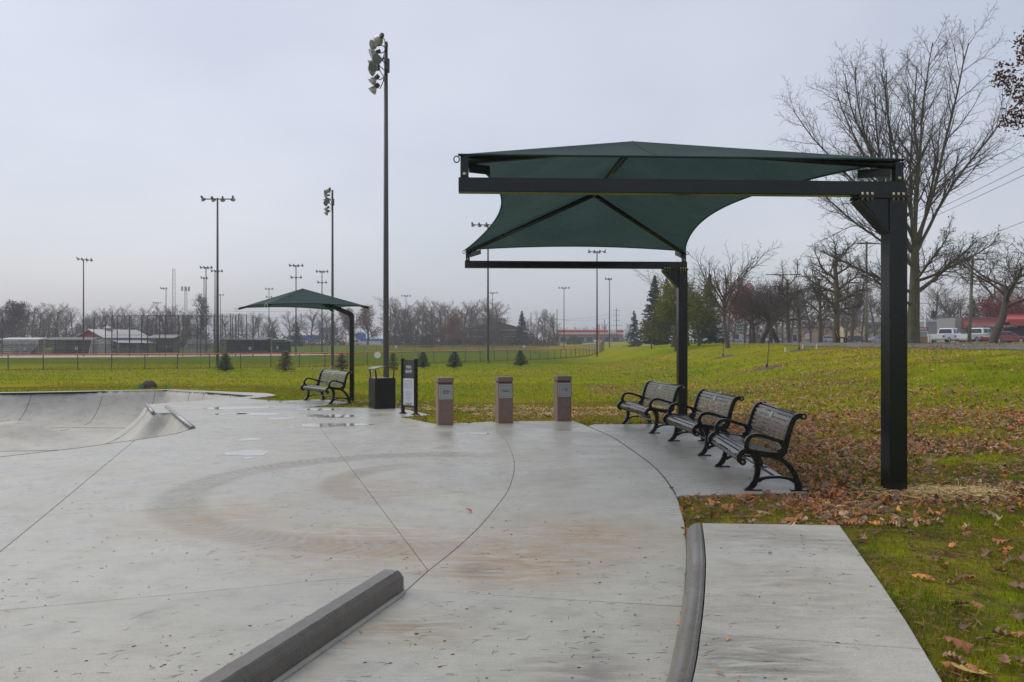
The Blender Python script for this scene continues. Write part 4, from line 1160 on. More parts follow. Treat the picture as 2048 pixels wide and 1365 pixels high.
def bare(key, name, label, px, d, mtr, mcr, H0, topy, rz=0.0, group="bare trees on the bank", wide=1.0):
    tr, cr, out, tips = protos[key]
    loc = put(px, d); top = max(b[1][:, 2].max() for b in out); H = ZA(topy, d) - loc[2]; k = H / top
    return tree_obj(name, label, "tree", loc, tr, cr, mtr, mcr, group, rz, (k * wide, k * wide, k))
proto('vase', 21, 10, 0.15, sp_vase, 0.36); proto('oak', 33, 10, 0.34, sp_oak, 0.85); proto('oak2', 37, 10, 0.26, sp_oak, 0.85); proto('crab', 41, 6, 0.115, sp_crab, 0.30); proto('crab2', 47, 6, 0.115, sp_crab, 0.30)
bare('vase', "bare_tree", "bare vase-shaped tree standing on leaves right of the rear shade post", 1456, 75, M['bark'], M['bark'], 9, 472, 0.4, wide=1.05)
bare('oak', "bare_tree", "bare spreading tree with the park bench at its foot", 1672, 70, M['barkmoss'], M['barkdark'], 9, 462, 1.0)
bare('oak2', "bare_tree", "slim bare tree just left of the park bench tree", 1640, 82, M['barkmoss'], M['barkdark'], 9, 505, 2.0)
bare('oak2', "bare_tree", "slim bare tree in front of the tan building's left end", 1577, 80, M['barkmoss'], M['barkdark'], 9, 505, 4.2)
for px, d, ty, rz, k, lab in ((1508, 95, 552, 0.3, 'crab', "leftmost of the dense dark crabapple trees along the street"), (1522, 99, 546, 1.9, 'crab2', "second dark crabapple from the left along the street"), (1541, 93, 540, 3.4, 'crab', "third dark crabapple from the left along the street"), (1556, 96, 548, 5.0, 'crab2', "rightmost of the dense dark crabapple trees along the street")):
    bare(k, "crabapple_tree", lab, px, d, M['barkdark'], M['barkdark'], 6, ty, rz, "dark crabapples along the street", 1.25)
bare('crab2', "crabapple_tree", "gnarled low tree with twisted limbs in front of the awning shop", 1984, 47.5, M['barkdark'], M['barkdark'], 6, 452, 2.4, "bare trees on the bank", 1.15)
for px, d, ty, rz, lab in ((1378, 96, 545, 0.9, "bare tree close behind the rear shade post"), (1702, 112, 520, 2.7, "hazy bare tree behind the cream building"), (1600, 118, 530, 1.7, "hazy bare tree behind the tan building"), (1345, 100, 520, 3.9, "thin bare tree left of the rear shade post among pines"), (1895, 150, 560, 3.3, "far bare tree behind the grey building"), (1770, 140, 555, 5.3, "far bare tree hidden partly by the front post")):
    bare('vase', "bare_tree", lab, px, d, M['barkdark'], M['barkdark'], 9, ty, rz, "bare trees on the bank")

# ---- leafy trees
def leafy(name, label, px, d, topy, seed, cols, n_per=10, spread=0.32, size=0.10, key='crab', mtr=None, wide=1.0, frac=1.0, group=None, basez=None):
    tr, cr, out, tips = protos[key]; rs = np.random.default_rng(seed)
    loc = put(px, d); top = max(b[1][:, 2].max() for b in out); H = ZA(topy, d) - loc[2]; k = H / top
    C = np.array([t[0] for t in tips] + [t[2] for t in tips]); C = C[rs.uniform(size=len(C)) < frac]
    V, Fq, Cc = leaf_cloud(rs, C, n_per, spread / k, size / k, cols)
    return tree_obj(name, label, "tree", loc, tr, cr, mtr or M['barkdark'], M['barkdark'], group, seed * 1.3, (k * wide, k * wide, k), fast_mesh("leaves", V, Fq, 4, color=Cc), M['foliage'])
RED = [(0.24, 0.04, 0.045), (0.30, 0.055, 0.055), (0.18, 0.035, 0.04)]
BRN = [(0.19, 0.08, 0.055), (0.15, 0.065, 0.05), (0.23, 0.10, 0.06)]
ORG = [(0.36, 0.13, 0.07), (0.30, 0.105, 0.065), (0.40, 0.17, 0.09)]
leafy("red_maple", "dark red tree glowing between the bare trees behind the crabapples", 1500, 108, 534, 3, RED, 4, 0.4, 0.13, frac=0.6, wide=0.8)
leafy("red_maple", "dense wine-red tree behind the awning shop", 2024, 150, 578, 4, RED, 5, 0.6, 0.16, frac=0.8, wide=1.2)
proto('fol', 61, 10, 0.25, base_spec(kids=[14, 8, 5, 0, 0], t0=[0.2, 0.2, 0.1, 0, 0], ang=[(0.5, 1.1), (0.5, 1.0), (0.5, 1.1), (0, 0), (0, 0)], ratio=[0.45, 0.45, 0.45, 0, 0], max=3, rmin=0.015), 0.8)
leafy("orange_maple", "rounded rusty orange tree left of the brick building", 905, 262, 634, 5, ORG, 6, 0.5, 0.22, key='fol', wide=1.15)
leafy("brown_oak", "russet brown oak just left of the tall light pole", 735, 275, 610, 6, BRN, 4, 0.5, 0.22, key='fol', wide=1.1, frac=0.7, group="russet oaks beyond the ball field")
leafy("brown_oak", "russet brown oak behind the small umbrella post", 700, 282, 616, 7, BRN, 4, 0.5, 0.22, key='fol', wide=1.1, frac=0.6, group="russet oaks beyond the ball field")
leafy("brown_oak", "tall brown-leaved oak behind the tall mesh fence at left", 405, 255, 588, 8, [(0.12, 0.085, 0.055), (0.10, 0.07, 0.05)], 4, 0.5, 0.22, key='fol', wide=0.75, frac=0.5, group="russet oaks beyond the ball field")
leafy("brown_oak", "dull brown oak at the far left edge of the picture", 25, 250, 602, 9, [(0.09, 0.06, 0.05), (0.075, 0.055, 0.05)], 4, 0.5, 0.24, key='fol', wide=1.3, frac=0.7, group="russet oaks beyond the ball field")
PNE = [(0.17, 0.19, 0.02), (0.10, 0.14, 0.02), (0.22, 0.19, 0.04)]
leafy("yellow_pine", "yellow-green tree on a leaning trunk left of the rear shade post", 1352, 88, 566, 10, PNE, 5, 0.40, 0.11, key='oak2', frac=0.22, wide=1.05, group="yellow-green trees on the bank")
leafy("yellow_pine", "yellow-green tree right behind the rear shade post", 1398, 92, 560, 12, PNE, 5, 0.40, 0.11, key='oak', frac=0.18, wide=1.0, group="yellow-green trees on the bank")
leafy("small_tree", "small pinkish bare bush tree in front of the spruces", 1303, 108, 632, 13, [(0.13, 0.08, 0.065)], 1, 0.3, 0.08, key='crab', frac=0.3, wide=0.8)

# ---- conifers
def conifer_meshes(seed, H, rb, cols, nb=26, droop=0.25, dens=1.0, size=0.16, pw=0.85):
    rs = np.random.default_rng(seed); C, Dn = [], []
    brs = [(0, np.array([[0, 0, -0.2], [0, 0, H * 0.5], [0, 0, H]]), np.array([H * 0.018, H * 0.011, 0.01]))]
    nb_tot = int(nb * H * 0.9)
    for i in range(nb_tot):
        t = (i + rs.uniform()) / nb_tot; z = H * (0.05 + 0.94 * t); L = rb * (1 - t) ** pw * rs.uniform(0.7, 1.15) + 0.12
        az = rs.uniform(0, 6.283); e = np.array([math.cos(az), math.sin(az), 0])
        pts = [np.array([0, 0, z]) + e * (L * s) + np.array([0, 0, -droop * L * s * (1.2 - 0.9 * s * s)]) for s in (0, 0.5, 1.0)]
        brs.append((1, np.array(pts), np.array([0.03, 0.02, 0.006])))
        m = max(4, int(dens * L * 14))
        s = rs.uniform(0.12, 1.0, m)
        P = np.array([0, 0, z]) + e * (L * s)[:, None]; P[:, 2] += -droop * L * s * (1.2 - 0.9 * s * s)
        C.append(P + rs.normal(0, 0.05, (m, 3)) * (0.4 + L * 0.4)); Dn.append(np.tile(e, (m, 1)))
    C = np.concatenate(C); Dn = np.concatenate(Dn); n = len(C)
    a = Dn + rs.normal(0, 0.55, (n, 3)); a[:, 2] -= 0.2; a /= np.linalg.norm(a, axis=1, keepdims=True)
    b = np.cross(a, rs.normal(0, 1, (n, 3))); b /= np.linalg.norm(b, axis=1, keepdims=True) + 1e-9
    s = size * rs.uniform(0.6, 1.4, (n, 1))
    V = np.stack([C - a * s, C + b * s * 0.38, C + a * s * 1.1, C - b * s * 0.38], 1).reshape(-1, 3)
    col = np.array(cols)[rs.integers(0, len(cols), n)] * rs.uniform(0.65, 1.3, (n, 1))
    return tubes_mesh("trunk", brs, [8, 4]), fast_mesh("needles", V, np.arange(4 * n).reshape(n, 4), 4, color=np.repeat(col, 4, 0))
SPR = [(0.042, 0.075, 0.052), (0.058, 0.09, 0.06), (0.034, 0.06, 0.042)]
spA = conifer_meshes(71, 12, 3.1, SPR, 26, 0.3, 1.0, 0.22); spB = conifer_meshes(72, 12, 3.4, SPR, 20, 0.45, 0.9, 0.24)
def conifer(meshes, H0, name, label, px, d, topy, wide=1.0, group=None, rz=0.0, loc=None):
    loc = loc or put(px, d); k = (ZA(topy, d) - loc[2]) / H0
    o = thing(name, label, "tree", loc, rz, group); o.scale = (k * wide, k * wide, k)
    link_mesh("trunk", meshes[0], M['barkdark'], o); link_mesh("crown", meshes[1], M['needle'], o); return o
conifer(spA, 12, "spruce_tree", "tall dark spruce at the left end of the bank's tree row", 1310, 122, 551, 1.0, "spruces on the bank")
conifer(spA, 12, "spruce_tree", "second dark spruce just right of the tallest spruce", 1334, 130, 556, 1.0, "spruces on the bank", 1.3)
conifer(spB, 12, "spruce_tree", "broad dark evergreen behind the yellow-green trees right of the rear post", 1420, 118, 548, 0.9, "spruces on the bank", 2.2)
conifer(spB, 12, "pine_tree", "grey-green pine at the far foot of the bank", 1268, 190, 622, 1.0, None, 0.7)
conifer(spA, 12, "spruce_tree", "lone dark spruce right of the brick building", 1044, 265, 622, 1.0, None, 0.4)
conifer(spB, 12, "pine_tree", "green pine behind the small umbrella shade", 592, 262, 640, 1.3, None, 1.1)
conifer(spB, 12, "pine_tree", "low green pine left of the blue building", 545, 268, 652, 1.4, None, 2.5)
conifer(spB, 12, "pine_tree", "blue-green conifer behind the leaning utility pole", 1945, 165, 592, 1.2, None, 0.2)
shA = conifer_meshes(81, 1.5, 0.62, [(0.10, 0.175, 0.075), (0.13, 0.21, 0.09), (0.075, 0.13, 0.06)], 100, -0.25, 2.2, 0.06, 0.65)
shB = conifer_meshes(82, 1.5, 0.60, [(0.22, 0.21, 0.06), (0.26, 0.24, 0.07), (0.16, 0.17, 0.055)], 75, -0.25, 1.7, 0.06, 0.6)
for m_, px, d, ty, w, lab in ((shA, 450, 68, 707, 1.05, "young evergreen shrub at the foot of the four-lamp light pole"), (shB, 571, 67.5, 704, 1.15, "yellowish young evergreen shrub below the umbrella canopy"), (shB, 683, 70, 708, 1.1, "sparse yellowish shrub between second light pole and umbrella post"),
                             (shB, 786, 71, 707, 0.9, "thin yellowish shrub half hidden by the tall light pole"), (shA, 846, 76, 705, 1.0, "young evergreen shrub just right of the rules sign"), (shA, 909, 76.5, 704, 1.1, "young evergreen shrub above the left stone pillar"), (shA, 1041, 82, 702, 1.05, "young evergreen shrub above the middle and right pillars")):
    x = XA(px, d); o = conifer(m_, 1.5, "evergreen_shrub", lab, px, d, ty, w, "young shrubs along the outfield fence", px * 0.1)
    o["category"] = "shrub"

# ---- treeline beyond the ball field
sp_far = base_spec(kids=[17, 12, 7, 0, 0], t0=[0.10, 0.12, 0.1, 0, 0], trop=[0, 0.05, 0.03, 0, 0], ang=[(0.4, 0.9), (0.4, 0.9), (0.5, 1.0), (0, 0), (0, 0)], ratio=[0.5, 0.42, 0.5, 0, 0], max=3, rmin=0.02, rk=0.75, n=[7, 6, 4, 3, 3])
fars = [tree_meshes(100 + i, 15, 0.20, sp_far, 0.75) for i in range(5)]
rs = np.random.default_rng(99)
def far_tree(px, d, topy, i, lab, grp, wide):
    tr, cr, out, tips = fars[i % 5]; loc = put(px, d); top = max(b[1][:, 2].max() for b in out); k = (ZA(topy, d) - loc[2]) / top
    tree_obj("bare_tree", lab, "tree", loc, tr, cr, M['farbark'], M['farbark'], grp, rs.uniform(0, 6.28), (k * wide, k * wide, k))
for (x0, x1, n, t0, t1, d0, d1, lab, grp) in ((-20, 135, 14, 608, 632, 235, 285, "hazy bare tree in the wood left of the red gable building", "treeline left of the red gable"), (140, 400, 22, 612, 634, 240, 300, "hazy bare tree behind the red gable building and mesh fence", "treeline behind the red gable"),
                                              (440, 560, 7, 626, 652, 260, 320, "hazy bare tree behind the dark dugout", "treeline behind the right dugout"), (570, 680, 6, 618, 645, 275, 330, "hazy bare tree behind the blue building", "treeline behind the blue building"),
                                              (770, 1000, 24, 596, 622, 255, 310, "hazy bare tree in the tall wood behind the brick building", "treeline behind the brick building"), (1060, 1110, 5, 628, 645, 250, 290, "hazy bare tree right of the lone spruce", "treeline by the water tower"), (1120, 1260, 7, 650, 668, 380, 460, "low distant bare tree behind the striped store", "treeline behind the striped store"),
                                              (1380, 1760, 18, 560, 610, 150, 210, "hazy bare tree behind the street shops", "treeline behind the street"), (1860, 2060, 8, 560, 610, 170, 230, "hazy bare tree behind the awning shop", "treeline behind the awning shop")):
    ordn = ("leftmost", "second", "third", "fourth", "fifth", "sixth", "seventh", "eighth")
    for i in range(n):
        px = x0 + (x1 - x0) * (i + rs.uniform(0.1, 0.9)) / n
        lb = lab if n > 8 else lab + (", leftmost of its row" if i == 0 else ", %s from the left" % ordn[i])
        far_tree(px, rs.uniform(d0, d1), rs.uniform(t0, t1) - 7, int(rs.integers(5)), lb, grp, rs.uniform(1.1, 1.7))
# brushy undergrowth along the foot of the woods
def undergrowth():
    rs = np.random.default_rng(321); C = []
    for (x0, x1, d0, d1, h, n) in ((-30, 420, 238, 300, 4.2, 5200), (430, 690, 262, 320, 3.0, 1500), (770, 1040, 258, 310, 4.5, 4200), (1050, 1115, 255, 300, 3.5, 700), (1115, 1260, 370, 460, 4.0, 1200), (1380, 1770, 235, 275, 5.0, 2600), (1860, 2060, 170, 230, 3.5, 1400)):
        d = rs.uniform(d0, d1, n); x = XA(rs.uniform(x0, x1, n), d); hh = h * rs.uniform(0, 1, n) ** 1.4 * (0.5 + 0.7 * np.sin(x * 0.31) ** 2)
        C.append(np.stack([x, d, ground_h(x, d) + hh], 1))
    C = np.concatenate(C)
    V, Fq, Cc = leaf_cloud(rs, C, 2, 0.5, 0.42, [(0.10, 0.08, 0.065), (0.13, 0.105, 0.08), (0.08, 0.075, 0.06), (0.12, 0.085, 0.07)])
    tag(link_mesh("undergrowth", fast_mesh("undergrowth", V, Fq, 4, color=Cc), M['foliage']), "brown tangled undergrowth along the foot of the distant woods", "undergrowth", None, "stuff")
undergrowth()
# rounded evergreen bush in front of the wood
def bush(px, d, topy, w, lab, cols):
    rs = np.random.default_rng(int(px)); loc = put(px, d); H = ZA(topy, d) - loc[2]
    n = 700; th = rs.uniform(0, 6.28, n); ph = np.arccos(rs.uniform(0, 1, n)); r = rs.uniform(0.75, 1.05, n)
    C = np.stack([w * r * np.sin(ph) * np.cos(th), w * r * np.sin(ph) * np.sin(th), H * r * np.cos(ph)], 1)
    V, Fq, Cc = leaf_cloud(rs, C, 3, 0.15, 0.2, cols)
    o = thing("bush", lab, "bush", loc); link_mesh("foliage", fast_mesh("foliage", V, Fq, 4, color=Cc), M['foliage'], o)
    MB().tube([(0, 0, -0.2), (0, 0, H * 0.6)], 0.08, 6).build("stem", M['barkdark'], o)
bush(854, 250, 671, 2.1, "round dark green bush beside the orange tree", SPR)
bush(1148, 300, 673, 2.8, "yellowish green bush in front of the striped store", [(0.11, 0.115, 0.045), (0.09, 0.095, 0.04)])

# ---- saplings with mulch rings on the bank
def sapling(px, py, topy, d, lab, stakes=False):
    d = hit(px, py); x = XA(px, d); z = gz(x, d); rs = np.random.default_rng(int(px)); H = ZA(topy, d) - z
    o = thing("sapling", lab, "sapling", (x, d, z), 0, "staked saplings on the bank")
    sp = base_spec(kids=[7, 2, 0, 0, 0], t0=[0.45, 0.3, 0, 0, 0], n=[7, 4, 3, 3, 3], trop=[0, 0.12, 0.1, 0, 0], ang=[(0.35, 0.7), (0.4, 0.8), (0, 0), (0, 0), (0, 0)], ratio=[0.22, 0.5, 0, 0, 0], max=2, rmin=0.006)
    out, tips = [], []; grow(rs, np.array([0, 0, -0.1]), np.array([0.02, 0, 1.0]), H, 0.028, 0, sp, out, tips)
    link_mesh("trunk", tubes_mesh("trunk", [b for b in out if b[0] == 0], [8, 5, 4]), M['bark'], o)
    link_mesh("crown", tubes_mesh("crown", [b for b in out if b[0] > 0], [8, 5, 4]), M['bark'], o)
    MB().lathe([(0.06, 0.0), (0.062, 0.2), (0.05, 0.26)], 10).build("trunk_guard", M['ink'], o)
    r0 = 0.75; V = []; k = 28
    for rr, h in ((1.0, 0.0), (0.85, 0.05), (0.5, 0.07), (0.0, 0.05)):
        for i in range(k):
            a = 2 * math.pi * i / k; q = r0 * rr * (1 + 0.12 * math.sin(3 * a + px) + 0.08 * math.sin(7 * a))
            xx, yy = q * math.cos(a), q * math.sin(a)
            V.append((xx, yy, gz(x + xx, d + yy) - z + h + (0.02 * math.sin(9 * a + rr * 20) if 0 < rr < 1 else 0)))
    MB().add(V, [(j * k + i, j * k + (i + 1) % k, (j + 1) * k + (i + 1) % k, (j + 1) * k + i) for j in range(3) for i in range(k)], True).build("mulch_ring", M['mulch'], o)
    if stakes:
        for i, (sx, sy) in enumerate(((-1.05, -0.3), (1.1, -0.2), (0.55, 0.9))):
            zz = gz(x + sx, d + sy) - z
            MB().bar((sx, sy, zz - 0.05), (sx + 0.02, sy, zz + 0.34), 0.07, 0.05).build("stake", M['white'], o)
            MB().tube([(sx, sy, zz + 0.28), (0, 0, 1.25)], 0.006, 4).build("guy_wire", M['woodpole'], o)
sapling(1534, 738, 632, 38, "young sapling in a mulch ring low on the bank, nearest the camera")
sapling(1598, 702, 638, 50, "young sapling with white stakes and guy wires on the bank", True)
sapling(1446, 715, 648, 47, "thin sapling in a mulch ring beside the rear shade post")

# ---- oak branch reaching in from the upper right
def oak_overhang():
    d = 22.0; x = XA(2048, d) + 3.6; z = gz(x, d)
    sp = base_spec(kids=[16, 10, 7, 0, 0], t0=[0.66, 0.25, 0.1, 0, 0], n=[9, 8, 5, 3, 3], trop=[0, -0.01, 0, 0, 0], ang=[(0.9, 1.35), (0.5, 1.0), (0.5, 1.1), (0, 0), (0, 0)], ratio=[0.40, 0.42, 0.42, 0, 0], max=3, rmin=0.006, fall=0.3, wob=[0.02, 0.10, 0.14, 0.2, 0.2])
    tr, cr, out, tips = tree_meshes(207, 8.9, 0.22, sp, 0.95)
    rs = np.random.default_rng(8)
    C = np.array([t[0] for t in tips] + [t[1] for t in tips] + [t[2] for t in tips])
    V, Fq, Cc = leaf_cloud(rs, C, 14, 0.12, 0.06, [(0.12, 0.05, 0.032), (0.17, 0.07, 0.04), (0.085, 0.04, 0.03)])
    return tree_obj("leafy_oak", "oak with clusters of dark russet leaves reaching in at the upper right", "tree", (x, d, z), tr, cr, M['barkdark'], M['barkdark'], None, 0.4, 1.0, fast_mesh("leaves", V, Fq, 4, color=Cc), M['foliage'])
oak_overhang()

# ================================================================== BALL FIELD
# ---- flood-light poles
def lamp_meshes():
    bell = MB().lathe([(0.06, 0.0), (0.10, 0.05), (0.16, 0.12), (0.215, 0.22), (0.225, 0.27), (0.23, 0.27)], 16).mesh("floodlight")
    lens = MB().lathe([(0.222, 0.262), (0.12, 0.268), (0.0, 0.27)], 16).mesh("lens")
    bal = MB().box((0, 0, -0.09), (0.15, 0.15, 0.20), 0, 0.02).mesh("ballast_box")
    for me, m in ((bell, M['lamp']), (lens, M['lens']), (bal, M['pole'])): me.materials.append(m)
    return bell, lens, bal
BELL, LENS, BAL = lamp_meshes()
def add_lamp(parent, p, aim, sc=1.0):
    q = Vector(aim).to_track_quat('Z', 'Y').to_matrix().to_4x4()
    m4 = Matrix.Translation(p) @ q @ Matrix.Scale(sc, 4)
    o = link_mesh("floodlight", BELL, [], parent); o.matrix_local = m4
    link_mesh("lens", LENS, [], o); link_mesh("ballast_box", BAL, [], o)
def pole_root(px, topy, lab, r=0.14, hgt=None):
    d = 13.5 * F / (HY - topy); x = XA(px, d); z = gz(x, d)
    top = 15.15
    o = thing("light_pole", lab, "light pole", (x, d, z), 0, "ball field light poles")
    H = top - z
    MB().lathe([(r * 1.0, -0.2), (r, 0.0), (r * 0.95, H * 0.3), (r * 0.62, H), (0, H)], 14).build("pole", M['pole'], o)
    MB().lathe([(r * 1.9, 0.0), (r * 1.9, 0.06), (r * 1.05, 0.08), (r * 1.02, 0.35)], 14).build("base_flange", M['pole'], o)
    return o, H
def cluster_pole(px, topy, lab, sc=1.0):
    o, H = pole_root(px, topy, lab, 0.13)
    for zz in (H - 0.45, H - 1.45):
        MB().bar((0.16, -0.8, zz + 0.05), (-0.22, 0.85, zz), 0.10, 0.10).build("crossarm", M['pole'], o)
    spots = ((-0.41, -0.5, -0.30, (-0.75, -0.55, -0.30)), (-0.52, -0.15, -0.55, (-0.88, -0.25, -0.38)), (-0.62, 0.25, -0.86, (-0.95, 0.15, -0.42)), (-0.24, -0.62, -1.00, (-0.38, -0.88, -0.28)),
             (-0.46, -0.3, -1.22, (-0.45, -0.80, -0.42)), (-0.60, 0.3, -1.62, (-0.80, 0.25, -0.62)), (-0.64, 0.6, -1.92, (-0.80, 0.30, -0.62)), (-0.16, -0.75, -0.10, (-0.5, 0.75, -0.2)), (-0.66, 0.55, -1.10, (-0.95, 0.25, -0.35)))
    for (dx, dy, dz, aim) in spots:
        av = Vector(aim).normalized(); p = Vector((dx, dy, H + dz)) - av * 0.12
        zz = H - 0.45 if dz > -0.95 else H - 1.45; t = (dy + 0.8) / 1.65
        MB().tube([(0.16 - 0.38 * t, dy, zz), ((0.16 - 0.38 * t + p.x) / 2, dy, p.z - 0.06), tuple(p)], 0.022, 6).build("bracket", M['pole'], o)
        add_lamp(o, p, av, 1.02)
    MB().box((0.06, -0.1, H - 1.1), (0.22, 0.22, 0.6), 0, 0.02).build("junction_box", M['pole'], o)
def tee_pole(px, topy, lab, n=4, shift=0.0, tiers=1, span=2.6, aimy=1.0, az=0.0):
    o, H = pole_root(px, topy, lab, 0.13)
    ca, sa = math.cos(az), math.sin(az)
    for ti in range(tiers):
        zz = H - 0.1 - ti * 2.1; L = span * (1 - 0.25 * ti)
        MB().bar((-L / 2 * ca + shift, -L / 2 * sa, zz), (L / 2 * ca + shift, L / 2 * sa, zz), 0.09, 0.09).build("crossarm", M['pole'], o)
        m = n if ti == 0 else max(2, n - 1)
        for k in range(m):
            t = -L / 2 + L * k / (m - 1)
            p = Vector((t * ca + shift, t * sa, zz + 0.14 - (0.05 if abs(t) < L / 4 else 0)))
            add_lamp(o, p, Vector((0.28 * (1 if t < 0 else -1) * (1 if aimy > 0 else -2.2), aimy, -0.75)), 1.05)
cluster_pole(772, 85, "tallest dark floodlight pole, rising behind the black bin")
cluster_pole(665, 381, "second floodlight pole with side cluster, behind the small umbrella canopy")
tee_pole(435, 397, "light pole with four lamps on one crossarm, left of the small umbrella", 4, 0, 1, 2.9, 1.0)
tee_pole(167, 519, "light pole nearest the left edge, above the red gable building", 4, 0.15, 1, 2.2, 1.0, 0.9)
tee_pole(976, 449, "light pole seen under the left end of the big canopy", 4, -0.6, 1, 2.4, 1.0)
tee_pole(1194, 503, "light pole ending at the canopy's rear hem", 4, 0, 1, 2.4, 1.0)
tee_pole(1219, 558, "light pole just right of the outfield fence corner", 3, -0.2, 1, 1.6, 1.0, 0.6)
tee_pole(1128, 576, "light pole in front of the striped store", 4, 0, 1, 2.6, 1.0)
tee_pole(812, 592, "light pole in front of the wood right of the tall pole", 4, 0, 1, 2.6, 1.0)
tee_pole(985, 586, "light pole in front of the brick building", 4, 0, 1, 2.6, 1.0)
tee_pole(592, 531, "two-tier light pole above the umbrella's left half", 4, 0, 2, 2.3, 1.0)
tee_pole(644, 543, "two-tier light pole above the umbrella's right half", 4, 0, 2, 2.1, 1.0)
tee_pole(538, 578, "two-tier light pole at the umbrella's left corner", 3, 0, 2, 1.8, 1.0)
tee_pole(412, 535, "light pole left of the four-lamp pole, with a fan of lamps", 4, 0, 1, 2.0, 1.0)
tee_pole(408, 556, "shorter-looking light pole left of the fan-lamp pole", 3, 0, 1, 1.3, 1.0, 0.9)
tee_pole(430, 542, "light pole half hidden by the four-lamp pole", 4, 0.3, 1, 2.0, 1.0)
tee_pole(441, 590, "small far light pole right of the four-lamp pole", 3, -0.1, 1, 1.8, 1.0)
tee_pole(332, 577, "far light pole with lamps to its left, by the lattice masts", 3, -0.6, 1, 1.4, 1.0)
tee_pole(314, 606, "smallest far light pole left of the lattice masts", 4, 0, 1, 2.8, 1.0)

# ---- fences
def resample(P, step):
    P = np.array(P, float); L = np.concatenate([[0], np.cumsum(np.linalg.norm(np.diff(P, axis=0), axis=1))])
    n = max(2, int(round(L[-1] / step)) + 1); s = np.linspace(0, L[-1], n)
    return np.stack([np.interp(s, L, P[:, 0]), np.interp(s, L, P[:, 1])], 1)
def fence(label, pts, H, step, capmat, cap_r, meshmat, rails=(), post_r=0.04, name="outfield_fence"):
    Q = resample(pts, step); zs = [gz(x, y) for x, y in Q]
    o = thing(name, label, "fence", (Q[0][0], Q[0][1], zs[0]))
    pm = MB().lathe([(post_r, -0.2), (post_r, H), (0, H)], 8).mesh("post"); pm.materials.append(M['fencepost'])
    for (x, y), z in zip(Q, zs):
        c = link_mesh("post", pm, [], o); c.location = (x - Q[0][0], y - Q[0][1], z - zs[0])
    if cap_r:
        MB().tube([(x, y, z + H) for (x, y), z in zip(Q, zs)], cap_r, 8).build("top_cap", capmat, o, world=True)
    for rz_ in rails:
        MB().tube([(x, y, z + rz_) for (x, y), z in zip(Q, zs)], 0.025, 6).build("rail", M['fencepost'], o, world=True)
    for i in range(len(Q) - 1):
        (x0, y0), (x1, y1) = Q[i], Q[i + 1]
        MB().quad((x0, y0, zs[i] + 0.04), (x1, y1, zs[i + 1] + 0.04), (x1, y1, zs[i + 1] + H - 0.03), (x0, y0, zs[i] + H - 0.03)).build("mesh_panel", meshmat, o, world=True)
    return o
arc = smooth_poly([(-56, 67.5), (-43.4, 70), (-26.8, 75), (-18, 80), (-8.8, 93), (2.4, 108), (9.2, 124), (15.6, 146)], 8)
fence("black chain-link outfield fence with orange cap curving across the field", arc, 1.34, 2.7, M['orange'], 0.055, M['chain'])
fence("far black fence with dull orange cap beyond the outfield grass", [(16.8, 152), (3, 161), (-14, 168), (-34, 176)], 1.5, 3.0, M['orange'], 0.045, M['chain'], name="sideline_fence")
fence("black side fence running back from the orange foul pole", [(15.9, 147.5), (16.9, 151.5)], 2.2, 1.1, M['orange'], 0.03, M['net'], (1.1,), name="corner_fence")
fence("tall black mesh backstop behind the infield at left", [(-74, 146), (-62.5, 140), (-55, 141), (-49.5, 146)], 6.8, 3.2, M['fencepost'], 0.03, M['chain'], (1.2, 3.4, 5.1), 0.085, "backstop_fence")
fence("tall black mesh screen fence in front of the red gable building", [(-65.0, 134), (-56.5, 135), (-49.0, 136), (-43.0, 137)], 6.7, 2.75, M['fencepost'], 0.03, M['chain'], (1.4, 3.6, 5.2), 0.09, "screen_fence")
fence("tall black mesh fence at the far left edge", [(-93, 130), (-82.5, 133.5)], 6.9, 1.6, M['fencepost'], 0.03, M['net'], (2.4, 4.6), 0.09, "screen_fence")
fence("tall mesh screen just left of the four-lamp pole", [(-56, 155), (-50.5, 157)], 7.6, 1.4, M['fencepost'], 0.03, M['chain'], (2.4, 4.6), 0.08, "screen_fence")
fence("low black fence in front of the bleachers and dugouts", [(-104, 128), (-80, 137), (-58, 143), (-42, 148), (-34, 152)], 1.9, 3.0, M['fencepost'], 0.03, M['chain'], (), 0.04, "infield_fence")
# foul poles
def foul_pole(px, d, topy, lab):
    x = XA(px, d); z = gz(x, d); H = ZA(topy, d) - z
    o = thing("foul_pole", lab, "foul pole", (x, d, z), 0, "orange foul poles")
    MB().tube([(0, 0, -0.2), (0, 0, H)], 0.06, 10).build("pole", M['orange'], o)
    MB().box((-0.22, 0, H * 0.66), (0.3, 0.02, H * 0.6)).build("wing", mesh_wire_mat("orange_wing_mesh", 0.3, (0.6, 0.12, 0.06)), o)
foul_pole(1199.5, 147, 648, "orange foul pole at the right end of the outfield fence")
foul_pole(693, 185, 667, "distant orange foul pole left of the umbrella post")
def disc_marker(px, d, py, r, lab, mat):
    x = XA(px, d); z = ZA(py, d)
    o = MB().lathe([(0, -0.012), (r, -0.012), (r, 0.012), (0, 0.012)], 28, Matrix.Rotation(R(90), 4, 'X'), False).build("distance_marker", mat)
    o.location = (x, d, z); tag(o, lab, "marker", "round markers on the fences")
disc_marker(755, 84.4, 711, 0.335, "round white disc marker on the outfield fence beside the tall pole", M['white'])
disc_marker(1048, 158.6, 694, 0.27, "small round pale marker on the far fence", M['signpaper'])
disc_marker(791.5, 169, 694.5, 0.27, "small pale marker on the far fence right of the tall pole", M['signpaper'])

